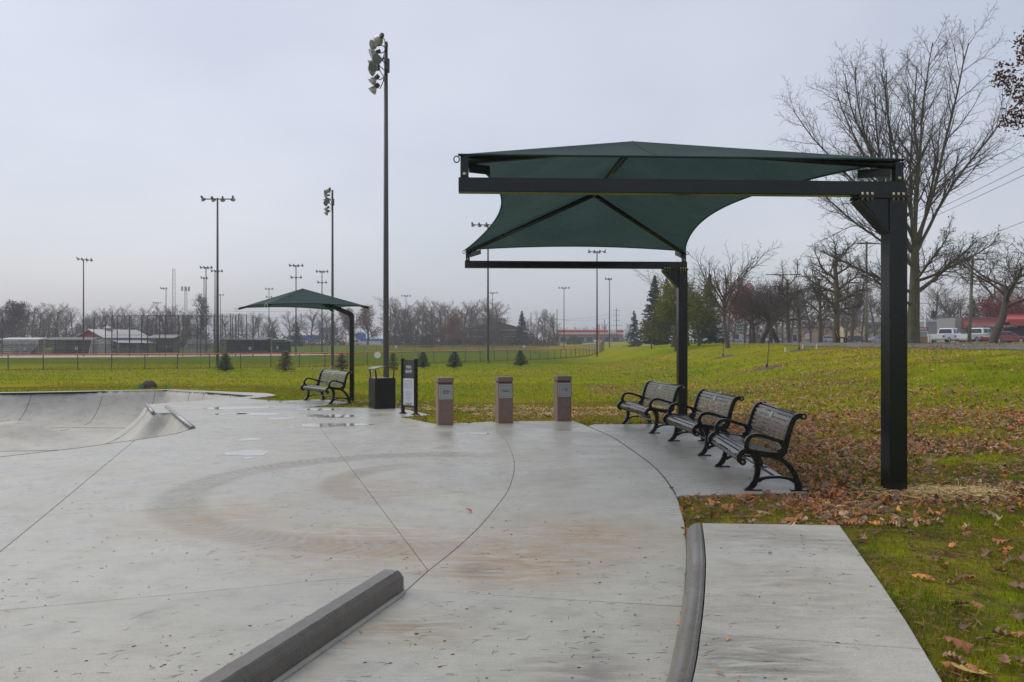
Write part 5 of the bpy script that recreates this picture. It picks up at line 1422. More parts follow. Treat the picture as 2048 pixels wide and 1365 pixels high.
# ---- infield dirt and far drive
def sheet(name, label, poly, mat, dz=0.02, sub=1.5):
    P = np.array(poly); x0, y0 = P.min(0); x1, y1 = P.max(0)
    bm = bmesh.new(); f = bm.faces.new([bm.verts.new((x, y, 0)) for x, y in poly])
    for ax, lo, hi in ((0, x0, x1), (1, y0, y1)):
        for c in np.arange(lo + sub, hi, sub):
            bmesh.ops.bisect_plane(bm, geom=list(bm.verts) + list(bm.edges) + list(bm.faces), plane_co=(c if ax == 0 else 0, c if ax == 1 else 0, 0), plane_no=(1 if ax == 0 else 0, 1 if ax == 1 else 0, 0))
    for v in bm.verts: v.co.z = gz(v.co.x, v.co.y) + dz
    bmesh.ops.recalc_face_normals(bm, faces=bm.faces)
    me = bpy.data.meshes.new(name); bm.to_mesh(me); bm.free()
    me.polygons.foreach_set("use_smooth", np.ones(len(me.polygons), bool))
    return tag(link_mesh(name, me, mat), label, None, None, "structure")
M['sand'] = simple("infield_sand", (0.42, 0.36, 0.32), 0.9, 0, 0.12, 0.6)
sheet("infield", "pale sandy infield strip in front of the dugouts", [(-125, 118), (-84, 119), (-58, 126), (-40, 139), (-30, 152), (-40, 160), (-130, 150)], M['sand'], 0.03, 5)
M['drive'] = simple("pale_drive", (0.30, 0.30, 0.30), 0.8, 0, 0.1, 0.5)
sheet("drive", "pale paved drive behind the outfield corner", [(17.2, 186), (36, 190), (40, 201), (17.2, 197)], M['drive'], 0.05, 3)
sheet("far_road", "pale road across the background in front of the buildings", [(-180, 283), (70, 300), (70, 318), (-180, 300)], M['drive'], 0.06, 12)

# ---- buildings of the ball park
def gable_building(name, label, cat, px, d, w, dep, eave, ridge, wallmat, roofmat, gablemat, rz=0.0, oh=0.5, axis='x', parts=None, base=None):
    x = XA(px, d); z = base if base is not None else gz(x, d)
    o = thing(name, label, cat, (x, d, z), rz)
    MB().box((0, 0, eave / 2 - 0.1), (w, dep, eave + 0.2)).build("wall", wallmat, o)
    if axis == 'x': L, S = w, dep
    else: L, S = dep, w
    rot = Matrix.Identity(4) if axis == 'x' else Matrix.Rotation(R(90), 4, 'Z')
    for s in (-1, 1):
        g = MB().prism([(-S / 2, 0), (S / 2, 0), (0, ridge - eave)], -0.02, 0.10, rot @ Matrix.Translation((s * (L / 2 - 0.1), 0, eave)) @ Matrix(((0, 0, s, 0), (1, 0, 0, 0), (0, 1, 0, 0), (0, 0, 0, 1)))); g.build("gable", gablemat, o, recalc=True)
        hs = S / 2 + oh; drop = (ridge - eave) * oh / (S / 2)
        r = MB(); 
        a = [(-L / 2 - oh, s * hs, eave - drop), (L / 2 + oh, s * hs, eave - drop), (L / 2 + oh, 0, ridge), (-L / 2 - oh, 0, ridge)]
        V = [rot @ Vector(p) for p in a] + [rot @ (Vector(p) + Vector((0, 0, 0.14))) for p in a]
        r.add(V, [(0, 1, 2, 3), (4, 7, 6, 5), (0, 4, 5, 1), (1, 5, 6, 2), (2, 6, 7, 3), (3, 7, 4, 0)]); r.build("roof", roofmat, o, recalc=True)
    if parts: parts(o)
    return o
M['redroof'] = simple("red_metal", (0.27, 0.045, 0.05), 0.5); M['greyroof'] = simple("pale_metal_roof", (0.46, 0.45, 0.46), 0.45, 0, 0.06); M['tanwall'] = simple("tan_block", (0.30, 0.28, 0.23), 0.8)
M['darkroof'] = simple("dark_shed_roof", (0.045, 0.05, 0.055), 0.6); M['brick'] = simple("brown_brick", (0.16, 0.095, 0.075), 0.85, 0, 0.2, 4.0); M['buff'] = simple("buff_stone", (0.42, 0.36, 0.28), 0.8)
M['alum'] = simple("aluminium_bleacher", (0.42, 0.43, 0.45), 0.4, 0.5); M['darkgreen'] = simple("dark_green_panel", (0.02, 0.035, 0.03), 0.6)
def win(o, x, y, z, w, h, mat=None, fr=None, ry=0.0, nm="window"):
    f = MB().box((x, y, z), (w + 0.16, 0.08, h + 0.16), ry).build(nm, fr or M['white'], o)
    MB().box((x, y - 0.03, z), (w, 0.06, h), ry).build("pane", mat or M['glass'], f)
def conc_parts(o):
    rf = MB(); rf.add([(-4.2, -7.4, 2.15), (5.6, -7.4, 2.05), (5.2, -4.6, 2.85), (-4.2, -4.6, 2.85)], [(0, 1, 2, 3)]); rf.add([(-4.2, -7.4, 2.03), (5.6, -7.4, 1.93), (5.2, -4.6, 2.73), (-4.2, -4.6, 2.73)], [(3, 2, 1, 0)]); rf.build("porch_roof", M['greyroof'], o)
    for x in (-4.0, 0.6, 5.2): MB().box((x, -7.2, 1.0), (0.25, 0.25, 2.1)).build("porch_post", M['tanwall'], o)
    win(o, 1.5, -4.52, 1.3, 2.6, 1.1, simple("serving_hatch", (0.05, 0.13, 0.14), 0.5)); win(o, -3.4, -4.52, 1.3, 1.6, 1.1)
    MB().lathe([(0.5, 0.0), (0.5, 0.45), (1.05, 0.5), (0.9, 0.7), (0.3, 1.0), (0, 1.02)], 12, Matrix.Translation((-1.2, 0, 4.7))).build("roof_vent", M['greyroof'], o)
# concession building: gable end (red) on the left facing the camera
co = gable_building("concession_stand", "tan concession building with pale roof and red gable at the left", "building", 226, 182, 10.8, 9.0, 3.3, 4.9, M['tanwall'], M['greyroof'], M['redroof'], R(62), 0.6, 'x', conc_parts)
def shelter(px, d, w, dep, h0, h1, lab, roofmat, wallmat, rz=0.0):
    x = XA(px, d); z = gz(x, d); o = thing("dugout", lab, "dugout", (x, d, z), rz, "ball field dugouts")
    a = [(-w / 2, -dep / 2, h0), (w / 2, -dep / 2, h0), (w / 2, dep / 2, h1), (-w / 2, dep / 2, h1)]
    V = a + [(p[0], p[1], p[2] + 0.22) for p in a]
    MB().add(V, [(3, 2, 1, 0), (4, 5, 6, 7), (0, 1, 5, 4), (1, 2, 6, 5), (2, 3, 7, 6), (3, 0, 4, 7)]).build("roof", roofmat, o, recalc=True)
    MB().box((0, dep / 2 - 0.25, h1 / 2 - 0.1), (w - 0.8, 0.15, h1 - 0.1)).build("back_wall", wallmat, o)
    n = max(3, int(w / 2.2))
    for i in range(n + 1):
        xx = -w / 2 + 0.4 + (w - 0.8) * i / n
        MB().box((xx, -dep / 2 + 0.2, h0 / 2), (0.1, 0.1, h0 + 0.1)).build("post", M['fencepost'], o)
    MB().box((0, -dep / 2 + 0.25, 0.45), (w - 0.8, 0.05, 0.9)).build("front_screen", M['net'], o)
    MB().box((0, dep / 2 - 0.8, 0.42), (w - 1.6, 0.4, 0.08)).build("player_bench", M['alum'], o)
    MB().box((w * 0.18, -dep / 2 + 0.2, 1.1), (0.5, 0.06, 0.6)).build("notice", M['signpaper'], o)
shelter(143, 158, 9.2, 4.2, 2.55, 3.0, "dark-roofed dugout left of the red gable", M['darkroof'], M['tanwall'], R(6))
shelter(490, 160, 9.6, 4.2, 2.55, 3.0, "dark-roofed dugout right of the four-lamp pole", M['darkroof'], M['darkgreen'], R(-4))
shelter(555, 172, 5.0, 4.0, 2.75, 2.4, "dugout with pale roof edge beside the dark dugout", M['greyroof'], M['darkgreen'], R(-12))
shelter(45, 150, 6.8, 4.0, 2.6, 2.9, "pale-roofed shelter near the left edge", M['greyroof'], M['tanwall'], R(4))
shelter(328, 185, 6.2, 4.0, 3.0, 3.7, "grey-roofed shed behind the tall mesh fence", simple("blue_grey_roof", (0.20, 0.22, 0.24), 0.5), M['tanwall'], 0)
def bleacher(px, d, w, lab, rz=0.0):
    x = XA(px, d); z = gz(x, d); o = thing("bleacher", lab, "bleachers", (x, d, z), rz, "aluminium bleachers")
    for k in range(5):
        MB().box((0, k * 0.65, 0.45 + 0.36 * k), (w, 0.28, 0.06)).build("seat_plank", M['alum'], o)
        MB().box((0, k * 0.65 - 0.3, 0.2 + 0.36 * k), (w, 0.3, 0.05)).build("foot_plank", M['alum'], o)
    for i in range(5):
        xx = -w / 2 + w * i / 4
        MB().bar((xx, -0.3, 0.1), (xx, 2.8, 1.85), 0.06).build("frame", M['alum'], o)
        MB().bar((xx, 2.9, 0.0), (xx, 2.9, 2.9), 0.06).build("back_post", M['alum'], o)
    MB().box((0, 2.92, 2.4), (w, 0.03, 1.0)).build("guard_mesh", mesh_wire_mat("pale_guard_mesh", 0.3, (0.5, 0.5, 0.5)), o)
bleacher(395, 150, 6.0, "silver bleachers right of the grey shed"); bleacher(200, 152, 3.6, "silver bleachers in front of the red gable", R(20)); bleacher(20, 144, 6.5, "silver bleachers at the left edge")

# ---- brick building with gable
def brick_parts(o):
    win(o, 0.6, -6.05, 4.2, 7.2, 1.5, M['glass'], M['brick'])
    MB().box((0, -6.08, 5.15), (18.2, 0.1, 0.28)).build("stone_band", M['buff'], o); MB().box((0, -6.08, 2.95), (18.2, 0.1, 0.22)).build("stone_band", M['buff'], o)
    MB().lathe([(0.0, 0.1), (0.55, 0.1), (0.6, 0.0)], 14, Matrix.Translation((0, -6.6, 6.7)) @ Matrix.Rotation(R(90), 4, 'X')).build("round_vent", M['buff'], o)
    MB().box((-9.5, 0, 1.3), (6.5, 11.0, 3.0)).build("wing", M['brick'], o)
    a = [(-13.2, -6.2, 2.7), (-5.8, -6.2, 2.7), (-5.8, 0, 5.0), (-11.0, 0, 5.0)]
    MB().add(a, [(0, 1, 2, 3)]).build("wing_roof", simple("slate_roof", (0.13, 0.14, 0.135), 0.7), o)
    MB().box((10.6, 0, 1.3), (4.5, 11.0, 3.0)).build("wing", M['brick'], o)
    MB().add([(8.2, -6.2, 4.4), (13.4, -6.2, 2.4), (13.4, 5.5, 2.4), (8.2, 5.5, 4.4)], [(0, 1, 2, 3)]).build("wing_roof", M['brick'], o)
    for x in (-3.5, 2.0): MB().box((x, 0, 8.7), (2.6, 2.6, 1.2)).build("cupola", M['buff'], o)
    MB().box((6.4, -6.4, 2.2), (3.0, 0.8, 0.5)).build("balcony", M['ink'], o)
    MB().box((0, -6.1, 0.15), (24, 0.2, 0.5)).build("plinth", M['buff'], o)
gable_building("brick_building", "brown brick clubhouse with gable and pale stone bands", "building", 992, 283, 17.5, 12.0, 5.6, 8.2, M['brick'], simple("slate_roof2", (0.12, 0.125, 0.12), 0.7), M['brick'], 0, 0.6, 'y', brick_parts)
# ---- striped store
def store():
    d = 345; x = XA(1178, d); z = gz(x, d); o = thing("striped_store", "long low store with red and white striped fascia in the distance", "store", (x, d, z))
    M['storered'] = simple("store_red", (0.55, 0.03, 0.06), 0.5)
    MB().box((0, 0, 1.8), (27, 10, 3.8)).build("wall", simple("store_glass_wall", (0.16, 0.17, 0.18), 0.5), o)
    MB().box((0, -5.2, 4.5), (27.4, 0.8, 2.2)).build("fascia", M['white'], o)
    MB().box((0, -5.65, 4.85), (27.4, 0.12, 0.95)).build("red_stripe", M['storered'], o); MB().box((0, -5.65, 3.6), (27.4, 0.12, 0.25)).build("red_stripe", M['storered'], o)
    MB().box((9, -5.7, 4.75), (3.5, 0.16, 1.2)).build("sign_panel", M['white'], o)
    for i in range(7): win(o, -11 + i * 3.6, -5.02, 1.5, 2.6, 2.0)
store()
def blue_store():
    d = 300; M['storeblue'] = simple("store_blue", (0.03, 0.16, 0.50), 0.5)
    x = XA(630, d); z = gz(x, d); o = thing("blue_store", "low white store with bright blue fascia behind the umbrella", "store", (x, d, z))
    MB().box((0, 0, 1.6), (17, 9, 3.4)).build("wall", M['white'], o); MB().box((-1.0, -4.6, 2.4), (15.5, 0.4, 1.9)).build("fascia", M['storeblue'], o)
    MB().add([(-7, -4.5, 3.4), (4, -4.5, 3.4), (2.5, 2, 5.6), (-4.5, 2, 5.6)], [(0, 1, 2, 3)]).build("roof", M['greyroof'], o)
    MB().box((5.4, -2, 3.4), (5.4, 6, 5.6)).build("tower", simple("store_grey", (0.10, 0.11, 0.13), 0.5), o)
    for i in range(3): win(o, 4.0 + i * 1.5, -5.05, 2.6, 1.0, 2.4)
    x = XA(790, d); z = gz(x, d); o = thing("blue_store", "white and blue shop right of the tall light pole", "store", (x, d, z))
    MB().box((2.5, 0, 1.9), (9, 8, 4.4)).build("wall", M['white'], o); MB().box((1.5, -4.1, 2.3), (9.5, 0.4, 1.9)).build("fascia", M['storeblue'], o)
    win(o, 0, -4.35, 1.9, 2.2, 1.4)
    x = XA(738, d); o = thing("blue_store", "low blue and white frontage under the russet oaks", "store", (x, d, gz(x, d)))
    MB().box((0, 0, 0.9), (14, 6, 2.4)).build("wall", M['white'], o); MB().lathe([(1.9, 2.0), (1.9, 3.6), (1.4, 4.3), (0, 4.5)], 16, Matrix.Translation((-2.6, -2, 0))).build("turret", M['storeblue'], o)
    MB().box((2, -3.1, 1.7), (9, 0.3, 0.7)).build("fascia", M['storeblue'], o)
blue_store()
# ---- water tower and lattice masts
def water_tower():
    d = 560; x = XA(1089, d); z = gz(x, d); o = thing("water_tower", "pale round water tower on legs above the distant trees", "tower", (x, d, z))
    m = simple("tower_grey", (0.35, 0.36, 0.38), 0.6); T = ZA(618, d) - z
    MB().lathe([(0, T - 7.8), (1.6, T - 7.3), (2.15, T - 6.2), (2.15, T - 1.2), (0, T)], 20).build("tank", m, o)
    for k in range(5):
        a = k * 1.2566
        MB().tube([(2.5 * math.cos(a), 2.5 * math.sin(a), 0), (1.9 * math.cos(a), 1.9 * math.sin(a), T - 6.5)], 0.18, 6).build("leg", m, o)
    MB().tube([(0, 0, 0), (0, 0, T - 7.5)], 0.35, 8).build("riser", m, o)
water_tower()
def mast(px, d, topy, w, lab, ant):
    x = XA(px, d); z = gz(x, d); H = ZA(topy, d) - z; o = thing("lattice_mast", lab, "mast", (x, d, z), 0, "lattice masts on the horizon")
    m = simple("galvanised", (0.33, 0.34, 0.37), 0.5)
    cs = [(w * math.cos(a), w * math.sin(a)) for a in (0.3, 2.4, 4.5)]
    tp = 0.75
    for cx, cy in cs: MB().tube([(cx, cy, 0), (cx * tp, cy * tp, H)], 0.14, 5).build("leg", m, o)
    n = int(H / (w * 2.2)); lat = MB()
    for i in range(n):
        z0, z1 = H * i / n, H * (i + 1) / n
        for k in range(3):
            a, b = cs[k], cs[(k + 1) % 3]; f0 = 1 - (1 - tp) * i / n; f1 = 1 - (1 - tp) * (i + 1) / n
            lat.bar((a[0] * f0, a[1] * f0, z0), (b[0] * f1, b[1] * f1, z1), 0.1)
    lat.build("lattice", m, o)
    for (zz, r) in ant:
        for k in range(6):
            a = k * 1.047; MB().box((r * math.cos(a), r * math.sin(a), H * zz), (0.5, 0.5, 2.4)).build("antenna", m, o)
mast(347, 470, 538, 1.1, "taller thin lattice mast on the horizon at left", ()); mast(371, 430, 577, 0.9, "shorter lattice mast with antennas on top", ((0.985, 1.9),))

# ================================================================== STREET ON THE BANK
def strip_sheet(name, label, left, right, mat, dz):
    A, B = resample(left, 1.5), None
    n = len(A); Bq = np.array(right, float); L = np.concatenate([[0], np.cumsum(np.linalg.norm(np.diff(Bq, axis=0), axis=1))]); s = np.linspace(0, L[-1], n)
    B = np.stack([np.interp(s, L, Bq[:, 0]), np.interp(s, L, Bq[:, 1])], 1)
    V = []; k = 5
    for i in range(n):
        for j in range(k):
            t = j / (k - 1); x, y = A[i] * (1 - t) + B[i] * t; V.append((x, y, gz(x, y) + dz))
    Fs = [(i * k + j, i * k + j + 1, (i + 1) * k + j + 1, (i + 1) * k + j) for i in range(n - 1) for j in range(k - 1)]
    o = MB().add(V, Fs, True).build(name, mat, recalc=True); tag(o, label, None, None, "structure"); return o
strip_sheet("footpath", "grey asphalt path along the top of the bank", [(23.4, 12), (23.3, 40), (23.6, 66), (25.5, 84), (31, 96)], [(26.0, 12), (26.0, 42), (26.2, 68), (28.0, 86), (33, 99)], M['asphalt'], 0.03)
M['lot'] = simple("wet_street", (0.12, 0.12, 0.125), 0.5, 0, 0.15, 0.4)
sheet("street", "wet grey street and parking lot beyond the bank", [(46, 95), (80, 95), (140, 205), (140, 232), (42, 232), (42, 198)], M['lot'], 0.03, 6)

# ---- park bench on the crest (reddish slats, black ends)
def hill_bench():
    d = 67.0; x = XA(1684, d); z = gz(x, d); o = thing("park_bench", "small park bench with reddish slats seen side-on at the path edge", "bench", (x, d, z), R(75))
    m = simple("red_wood", (0.30, 0.13, 0.09), 0.6)
    for y in (-0.75, 0.75):
        MB().box((y, 0.28, 0.28), (0.09, 0.10, 0.56)).build("leg", M['black'], o); MB().box((y, -0.25, 0.22), (0.09, 0.10, 0.44)).build("leg", M['black'], o)
        MB().bar((y, 0.26, 0.40), (y, 0.46, 0.98), 0.09, 0.09).build("back_post", M['black'], o); MB().box((y, 0.0, 0.40), (0.09, 0.6, 0.07)).build("seat_bearer", M['black'], o)
    for k in range(4): MB().box((0, -0.26 + 0.155 * k, 0.46), (1.75, 0.13, 0.045)).build("seat_slat", m, o)
    for k in range(3): MB().box((0, 0.27 + 0.062 * k, 0.60 + 0.155 * k), (1.75, 0.04, 0.125)).build("back_slat", m, o)
hill_bench()

# ---- vehicles
def car(kind, label, px, d, heading, paint, group="cars along the street", dz=0.0):
    """heading: angle of travel from +Y towards +X, degrees"""
    x = XA(px, d); z = gz(x, d) + 0.03 + dz
    o = thing({"pickup": "pickup_truck", "suv": "parked_suv", "van": "parked_van"}.get(kind, "parked_car"), label, {"pickup": "truck", "suv": "car", "van": "van"}.get(kind, "car"), (x, d, z), R(90 - heading), group)
    if kind == "pickup":
        L, Wd, r = 5.85, 2.0, 0.40
        low = [(-2.9, 0.55), (-2.9, 1.12), (-0.55, 1.14), (-0.5, 1.18), (1.15, 1.18), (2.7, 1.10), (2.93, 0.95), (2.93, 0.5), (2.4, 0.42), (-2.4, 0.45)]
        top = [(-0.62, 1.14), (-0.50, 1.78), (-0.3, 1.86), (0.72, 1.86), (0.95, 1.80), (1.45, 1.16)]
        wins = [(-0.35, 0.35, 1.26, 1.72), (0.43, 1.05, 1.26, 1.70)]; axles = (-1.75, 1.85)
    elif kind == "suv" or kind == "van":
        L, Wd, r = 4.8, 1.9, 0.36
        low = [(-2.35, 0.42), (-2.4, 0.95), (-2.3, 1.08), (1.1, 1.06), (2.15, 0.95), (2.4, 0.75), (2.4, 0.4), (2.0, 0.3), (-2.0, 0.3)]
        top = [(-2.25, 1.05), (-2.05, 1.66), (-1.8, 1.75), (0.25, 1.74), (0.55, 1.66), (1.25, 1.05)]
        wins = [(-1.95, -1.15, 1.14, 1.58), (-1.05, -0.2, 1.14, 1.60), (-0.1, 0.6, 1.14, 1.58)]; axles = (-1.45, 1.45)
    else:
        L, Wd, r = 4.6, 1.8, 0.32
        low = [(-2.28, 0.38), (-2.3, 0.78), (-2.15, 0.92), (-1.5, 0.96), (1.0, 0.93), (2.0, 0.78), (2.28, 0.62), (2.3, 0.36), (1.9, 0.24), (-1.9, 0.24)]
        top = [(-1.85, 0.93), (-1.05, 1.36), (-0.75, 1.42), (0.15, 1.42), (0.45, 1.36), (1.25, 0.92)]
        wins = [(-1.15, -0.35, 1.0, 1.30), (-0.27, 0.55, 1.0, 1.31)]; axles = (-1.38, 1.40)
    XZ = Matrix(((1, 0, 0, 0), (0, 0, 1, 0), (0, 1, 0, 0), (0, 0, 0, 1)))
    def hull(poly, hw0, hw1, zsplit):
        V = []; n = len(poly)
        for s in (-1, 1):
            for xx, zz in poly:
                hw = hw0 + (hw1 - hw0) * max(0, min(1, (zz - zsplit[0]) / (zsplit[1] - zsplit[0]))); V.append((xx, s * hw, zz))
        return MB().add(V, [list(range(n)), list(range(n, 2 * n))[::-1]] + [(i, n + i, n + (i + 1) % n, (i + 1) % n) for i in range(n)])
    zt = max(p[1] for p in top); zb = min(p[1] for p in top)
    body = hull(low, Wd / 2, Wd / 2 - 0.03, (0.6, 1.2)).build("body", paint, o, recalc=True)
    bv = body.modifiers.new("bevel", 'BEVEL'); bv.width = 0.07; bv.segments = 2; bv.limit_method = 'ANGLE'
    cab = hull(top, Wd / 2 - 0.05, Wd / 2 - 0.24, (zb, zt)).build("cabin", paint, o, recalc=True)
    bv = cab.modifiers.new("bevel", 'BEVEL'); bv.width = 0.05; bv.segments = 2; bv.limit_method = 'ANGLE'
    def side_y(zz): return Wd / 2 - 0.05 + (-0.19) * (zz - zb) / (zt - zb) + 0.012
    for s in (-1, 1):
        for (x0, x1, z0, z1) in wins:
            ins = 0.22 * (z1 - z0)
            i0 = ins if x0 == wins[0][0] else 0.0; i1 = ins * 1.4 if x1 == wins[-1][1] else 0.0
            MB().add([(x0, s * side_y(z0), z0), (x1 + i1 * 0.6, s * side_y(z0), z0), (x1 - i1 * 0.5, s * side_y(z1), z1), (x0 + i0, s * side_y(z1), z1)], [(0, 1, 2, 3)]).build("window", M['glass'], cab)
    (fx0, fz0), (fx1, fz1) = top[-1], top[-2]; (bx0, bz0), (bx1, bz1) = top[0], top[1]
    for nm, (ax, az), (cx, cz), e in (("windscreen", (fx0, fz0), (fx1, fz1), 0.02), ("rear_window", (bx0, bz0), (bx1, bz1), -0.02)):
        def lp(t): return (ax + (cx - ax) * t + e, az + (cz - az) * t + 0.01)
        (xa, za), (xb, zb_) = lp(0.14), lp(0.94); ya, yb = side_y(za) - 0.14, side_y(zb_) - 0.12
        MB().add([(xa, -ya, za), (xa, ya, za), (xb, yb, zb_), (xb, -yb, zb_)], [(0, 1, 2, 3)]).build(nm, M['glass'], cab)
    for ax in axles:
        for s in (-1, 1):
            m4 = Matrix.Translation((ax, s * (Wd / 2 - 0.11), r)) @ Matrix.Rotation(R(90), 4, 'X')
            w = MB().lathe([(r * 0.6, -0.12), (r * 0.95, -0.12), (r, -0.07), (r, 0.07), (r * 0.95, 0.12), (r * 0.6, 0.12)], 20, m4).build("wheel", M['tyre'], o)
            MB().lathe([(0, 0.10), (r * 0.58, 0.125), (r * 0.64, 0.11), (r * 0.64, -0.11), (r * 0.58, -0.125), (0, -0.10)], 16, m4).build("rim", M['rim'], w)
    xr, xf = min(p[0] for p in low), max(p[0] for p in low); zl = 0.86 if kind == "pickup" else 0.72
    for s in (-1, 1):
        MB().box((xr + 0.02, s * (Wd / 2 - 0.14), zl), (0.10, 0.20, 0.24)).build("tail_light", M['redlamp'], o)
        MB().box((xf - 0.06, s * (Wd / 2 - 0.26), zl - 0.02), (0.12, 0.36, 0.16)).build("headlight", M['signpaper'], o)
    MB().box((xr - 0.02, 0, 0.48), (0.14, Wd - 0.1, 0.18)).build("bumper", M['chrome'] if kind == "pickup" else M['ink'], o)
    MB().box((xf + 0.0, 0, 0.42), (0.12, Wd - 0.2, 0.18)).build("bumper", M['ink'], o)
    return o
CW = simple("white_car_paint", (0.68, 0.70, 0.74), 0.25, 0, 0.04, 2.0, 0, 0.5, 0.6); CR = simple("maroon_car_paint", (0.22, 0.02, 0.035), 0.22, 0, 0.05, 2.0, 0, 0.5, 0.6); CS = simple("silver_car_paint", (0.33, 0.36, 0.44), 0.25, 0.3, 0.05, 2.0, 0, 0.5, 0.6)
CD = simple("dark_car_paint", (0.05, 0.035, 0.05), 0.25, 0, 0.05, 2.0, 0, 0.5, 0.6); CB = simple("bright_red_paint", (0.45, 0.02, 0.04), 0.25, 0, 0.05, 2.0, 0, 0.5, 0.6)
car("pickup", "white pickup truck seen from behind beside the red-topped sign", 1895, 100, 52, CW, "vehicles by the awning shop")
car("pickup", "larger white pickup truck half hidden by the leaning utility pole", 1958, 98, 66, CW, "vehicles by the awning shop")
car("sedan", "maroon sedan parked behind the gnarled low tree", 2008, 95, 82, CR, "vehicles by the awning shop")
car("suv", "dark SUV left of the bright red car near the cream building", 1712, 205, 60, CD); car("sedan", "bright red car tail between dark SUV and silver sedan", 1731, 200, 20, CB)
car("sedan", "silver sedan just left of the front shade post", 1756, 190, 85, CS); car("suv", "white SUV behind the park bench tree", 1657, 208, 75, CW)
car("sedan", "silver-white car at the left of the crabapple trunks", 1488, 208, -80, CS); car("suv", "white SUV between the crabapple trunks", 1546, 206, 85, CW); car("sedan", "white car near the foot of the yellow-green trees", 1404, 214, 80, CW); car("sedan", "pale car right behind the vase-shaped tree", 1446, 212, 85, CS)
car("van", "white van in front of the blue store", 637, 287, -85, CW, "vehicles on the far road"); car("suv", "white SUV at the right of the tall light pole on far road", 806, 288, 90, CW, "vehicles on the far road"); car("sedan", "white car in front of the striped store", 1198, 318, 85, CW, "vehicles on the far road"); car("van", "white truck behind the umbrella post on the far road", 707, 286, -90, CW, "vehicles on the far road")
for i, px in enumerate((1904, 1926, 1963, 2042)):
    x = XA(px, 92.5); o = MB().box((0, 0, 0.09), (1.7, 0.22, 0.16), 0, 0.03).build("wheel_stop", M['yellow']); o.location = (x, 92.5, gz(x, 92.5) + 0.02)
    tag(o, "yellow wheel stop in front of the parked trucks", "wheel stop", "yellow wheel stops")

# ---- shops
M['tan'] = simple("tan_stucco", (0.42, 0.30, 0.20), 0.8, 0, 0.08, 1.0); M['cream'] = simple("cream_siding", (0.62, 0.52, 0.33), 0.7, 0, 0.06, 1.0); M['teal2'] = simple("teal_trim", (0.03, 0.18, 0.16), 0.5); M['greywall'] = simple("grey_block", (0.27, 0.27, 0.27), 0.8)
def bars(o, x, y, z, w, rows, h, mat, seed=1, gap=1.9):
    rnd = random.Random(seed)
    for k in range(rows):
        mb = MB(); xx = x - w / 2
        while xx < x + w / 2:
            ww = rnd.uniform(0.5, 1.2) * h * 1.2; mb.box((xx + ww / 2, y, z - k * h * gap), (ww * 0.8, 0.02, h)); xx += ww
        mb.build("lettering", mat, o)
def tan_shop():
    d = 240; x = XA(1628, d); z = gz(x, d); o = thing("tan_shop", "low tan stucco building with a small white sign", "building", (x, d, z))
    MB().box((0, 0, 2.0), (11.4, 9, 4.4)).build("wall", M['tan'], o); MB().box((0, 0, 4.3), (11.8, 9.4, 0.35)).build("parapet", M['darkroof'], o)
    MB().box((-3.3, -4.55, 1.9), (1.7, 0.1, 1.5)).build("sign_panel", M['white'], o); bars(o, -3.3, -4.62, 2.1, 1.2, 2, 0.22, CS, 4)
    MB().box((-7.0, 0, 1.7), (2.6, 8, 3.6)).build("side_shed", M['greywall'], o); win(o, -7.0, -4.05, 1.3, 1.2, 2.0)
    MB().box((1.0, 2.5, 5.2), (10, 3, 1.9)).build("upper_storey", M['cream'], o)
    for i in range(2): win(o, 0.8 + i * 2.0, 0.98, 5.4, 0.9, 0.9)
tan_shop()
def cream_shop():
    d = 236; x = XA(1698, d); z = gz(x, d); o = thing("cream_shop", "cream two-storey building carrying a white billboard sign", "building", (x, d, z))
    MB().box((0, 0, 2.8), (6.4, 8, 6.0)).build("wall", M['cream'], o); MB().box((0, 0, 5.75), (6.7, 8.3, 0.35)).build("parapet", M['teal2'], o)
    win(o, -1.0, -4.05, 4.2, 0.8, 1.3); win(o, 1.6, -4.05, 4.9, 0.4, 0.4, M['ink'])
    sg = MB().box((-1.0, -3.6, 7.4), (4.9, 0.2, 2.9)).build("billboard", M['white'], o)
    bars(o, -2.0, -3.72, 7.8, 2.6, 1, 0.75, M['ink'], 21); bars(o, -1.0, -3.72, 6.85, 4.2, 1, 0.42, M['teal2'], 9)
    MB().lathe([(0, 0.05), (0.45, 0.05), (0.5, 0)], 14, Matrix.Translation((0.75, -3.72, 8.35)) @ Matrix.Rotation(R(90), 4, 'X')).build("red_logo", M['storered'], o)
    MB().box((-1.0, -3.72, 6.25), (4.7, 0.05, 0.14)).build("billboard_rule", M['teal2'], o)
    for xx in (-3.0, 1.0): MB().bar((xx, -3.5, 4.5), (xx, -3.5, 6.2), 0.12).build("billboard_leg", M['ink'], o)
    d = 245; x = XA(1748, d); o = thing("green_roof_shop", "low cream building with a dark green roof and teal porch", "building", (x, d, gz(x, d)))
    MB().box((0, 0, 1.4), (13, 8, 3.2)).build("wall", M['cream'], o)
    MB().add([(-6.8, -4.4, 3.0), (6.8, -4.4, 3.0), (5.5, 0, 6.0), (-6.8, 0, 6.0)], [(0, 1, 2, 3)]).build("roof", simple("green_shingle", (0.06, 0.09, 0.085), 0.8), o)
    for i in range(3): win(o, -3.5 + i * 3, -4.05, 1.4, 0.7, 1.1)
    MB().box((-4.3, -4.8, 2.9), (2.2, 1.2, 0.5)).build("porch_canopy", M['teal2'], o)
cream_shop()
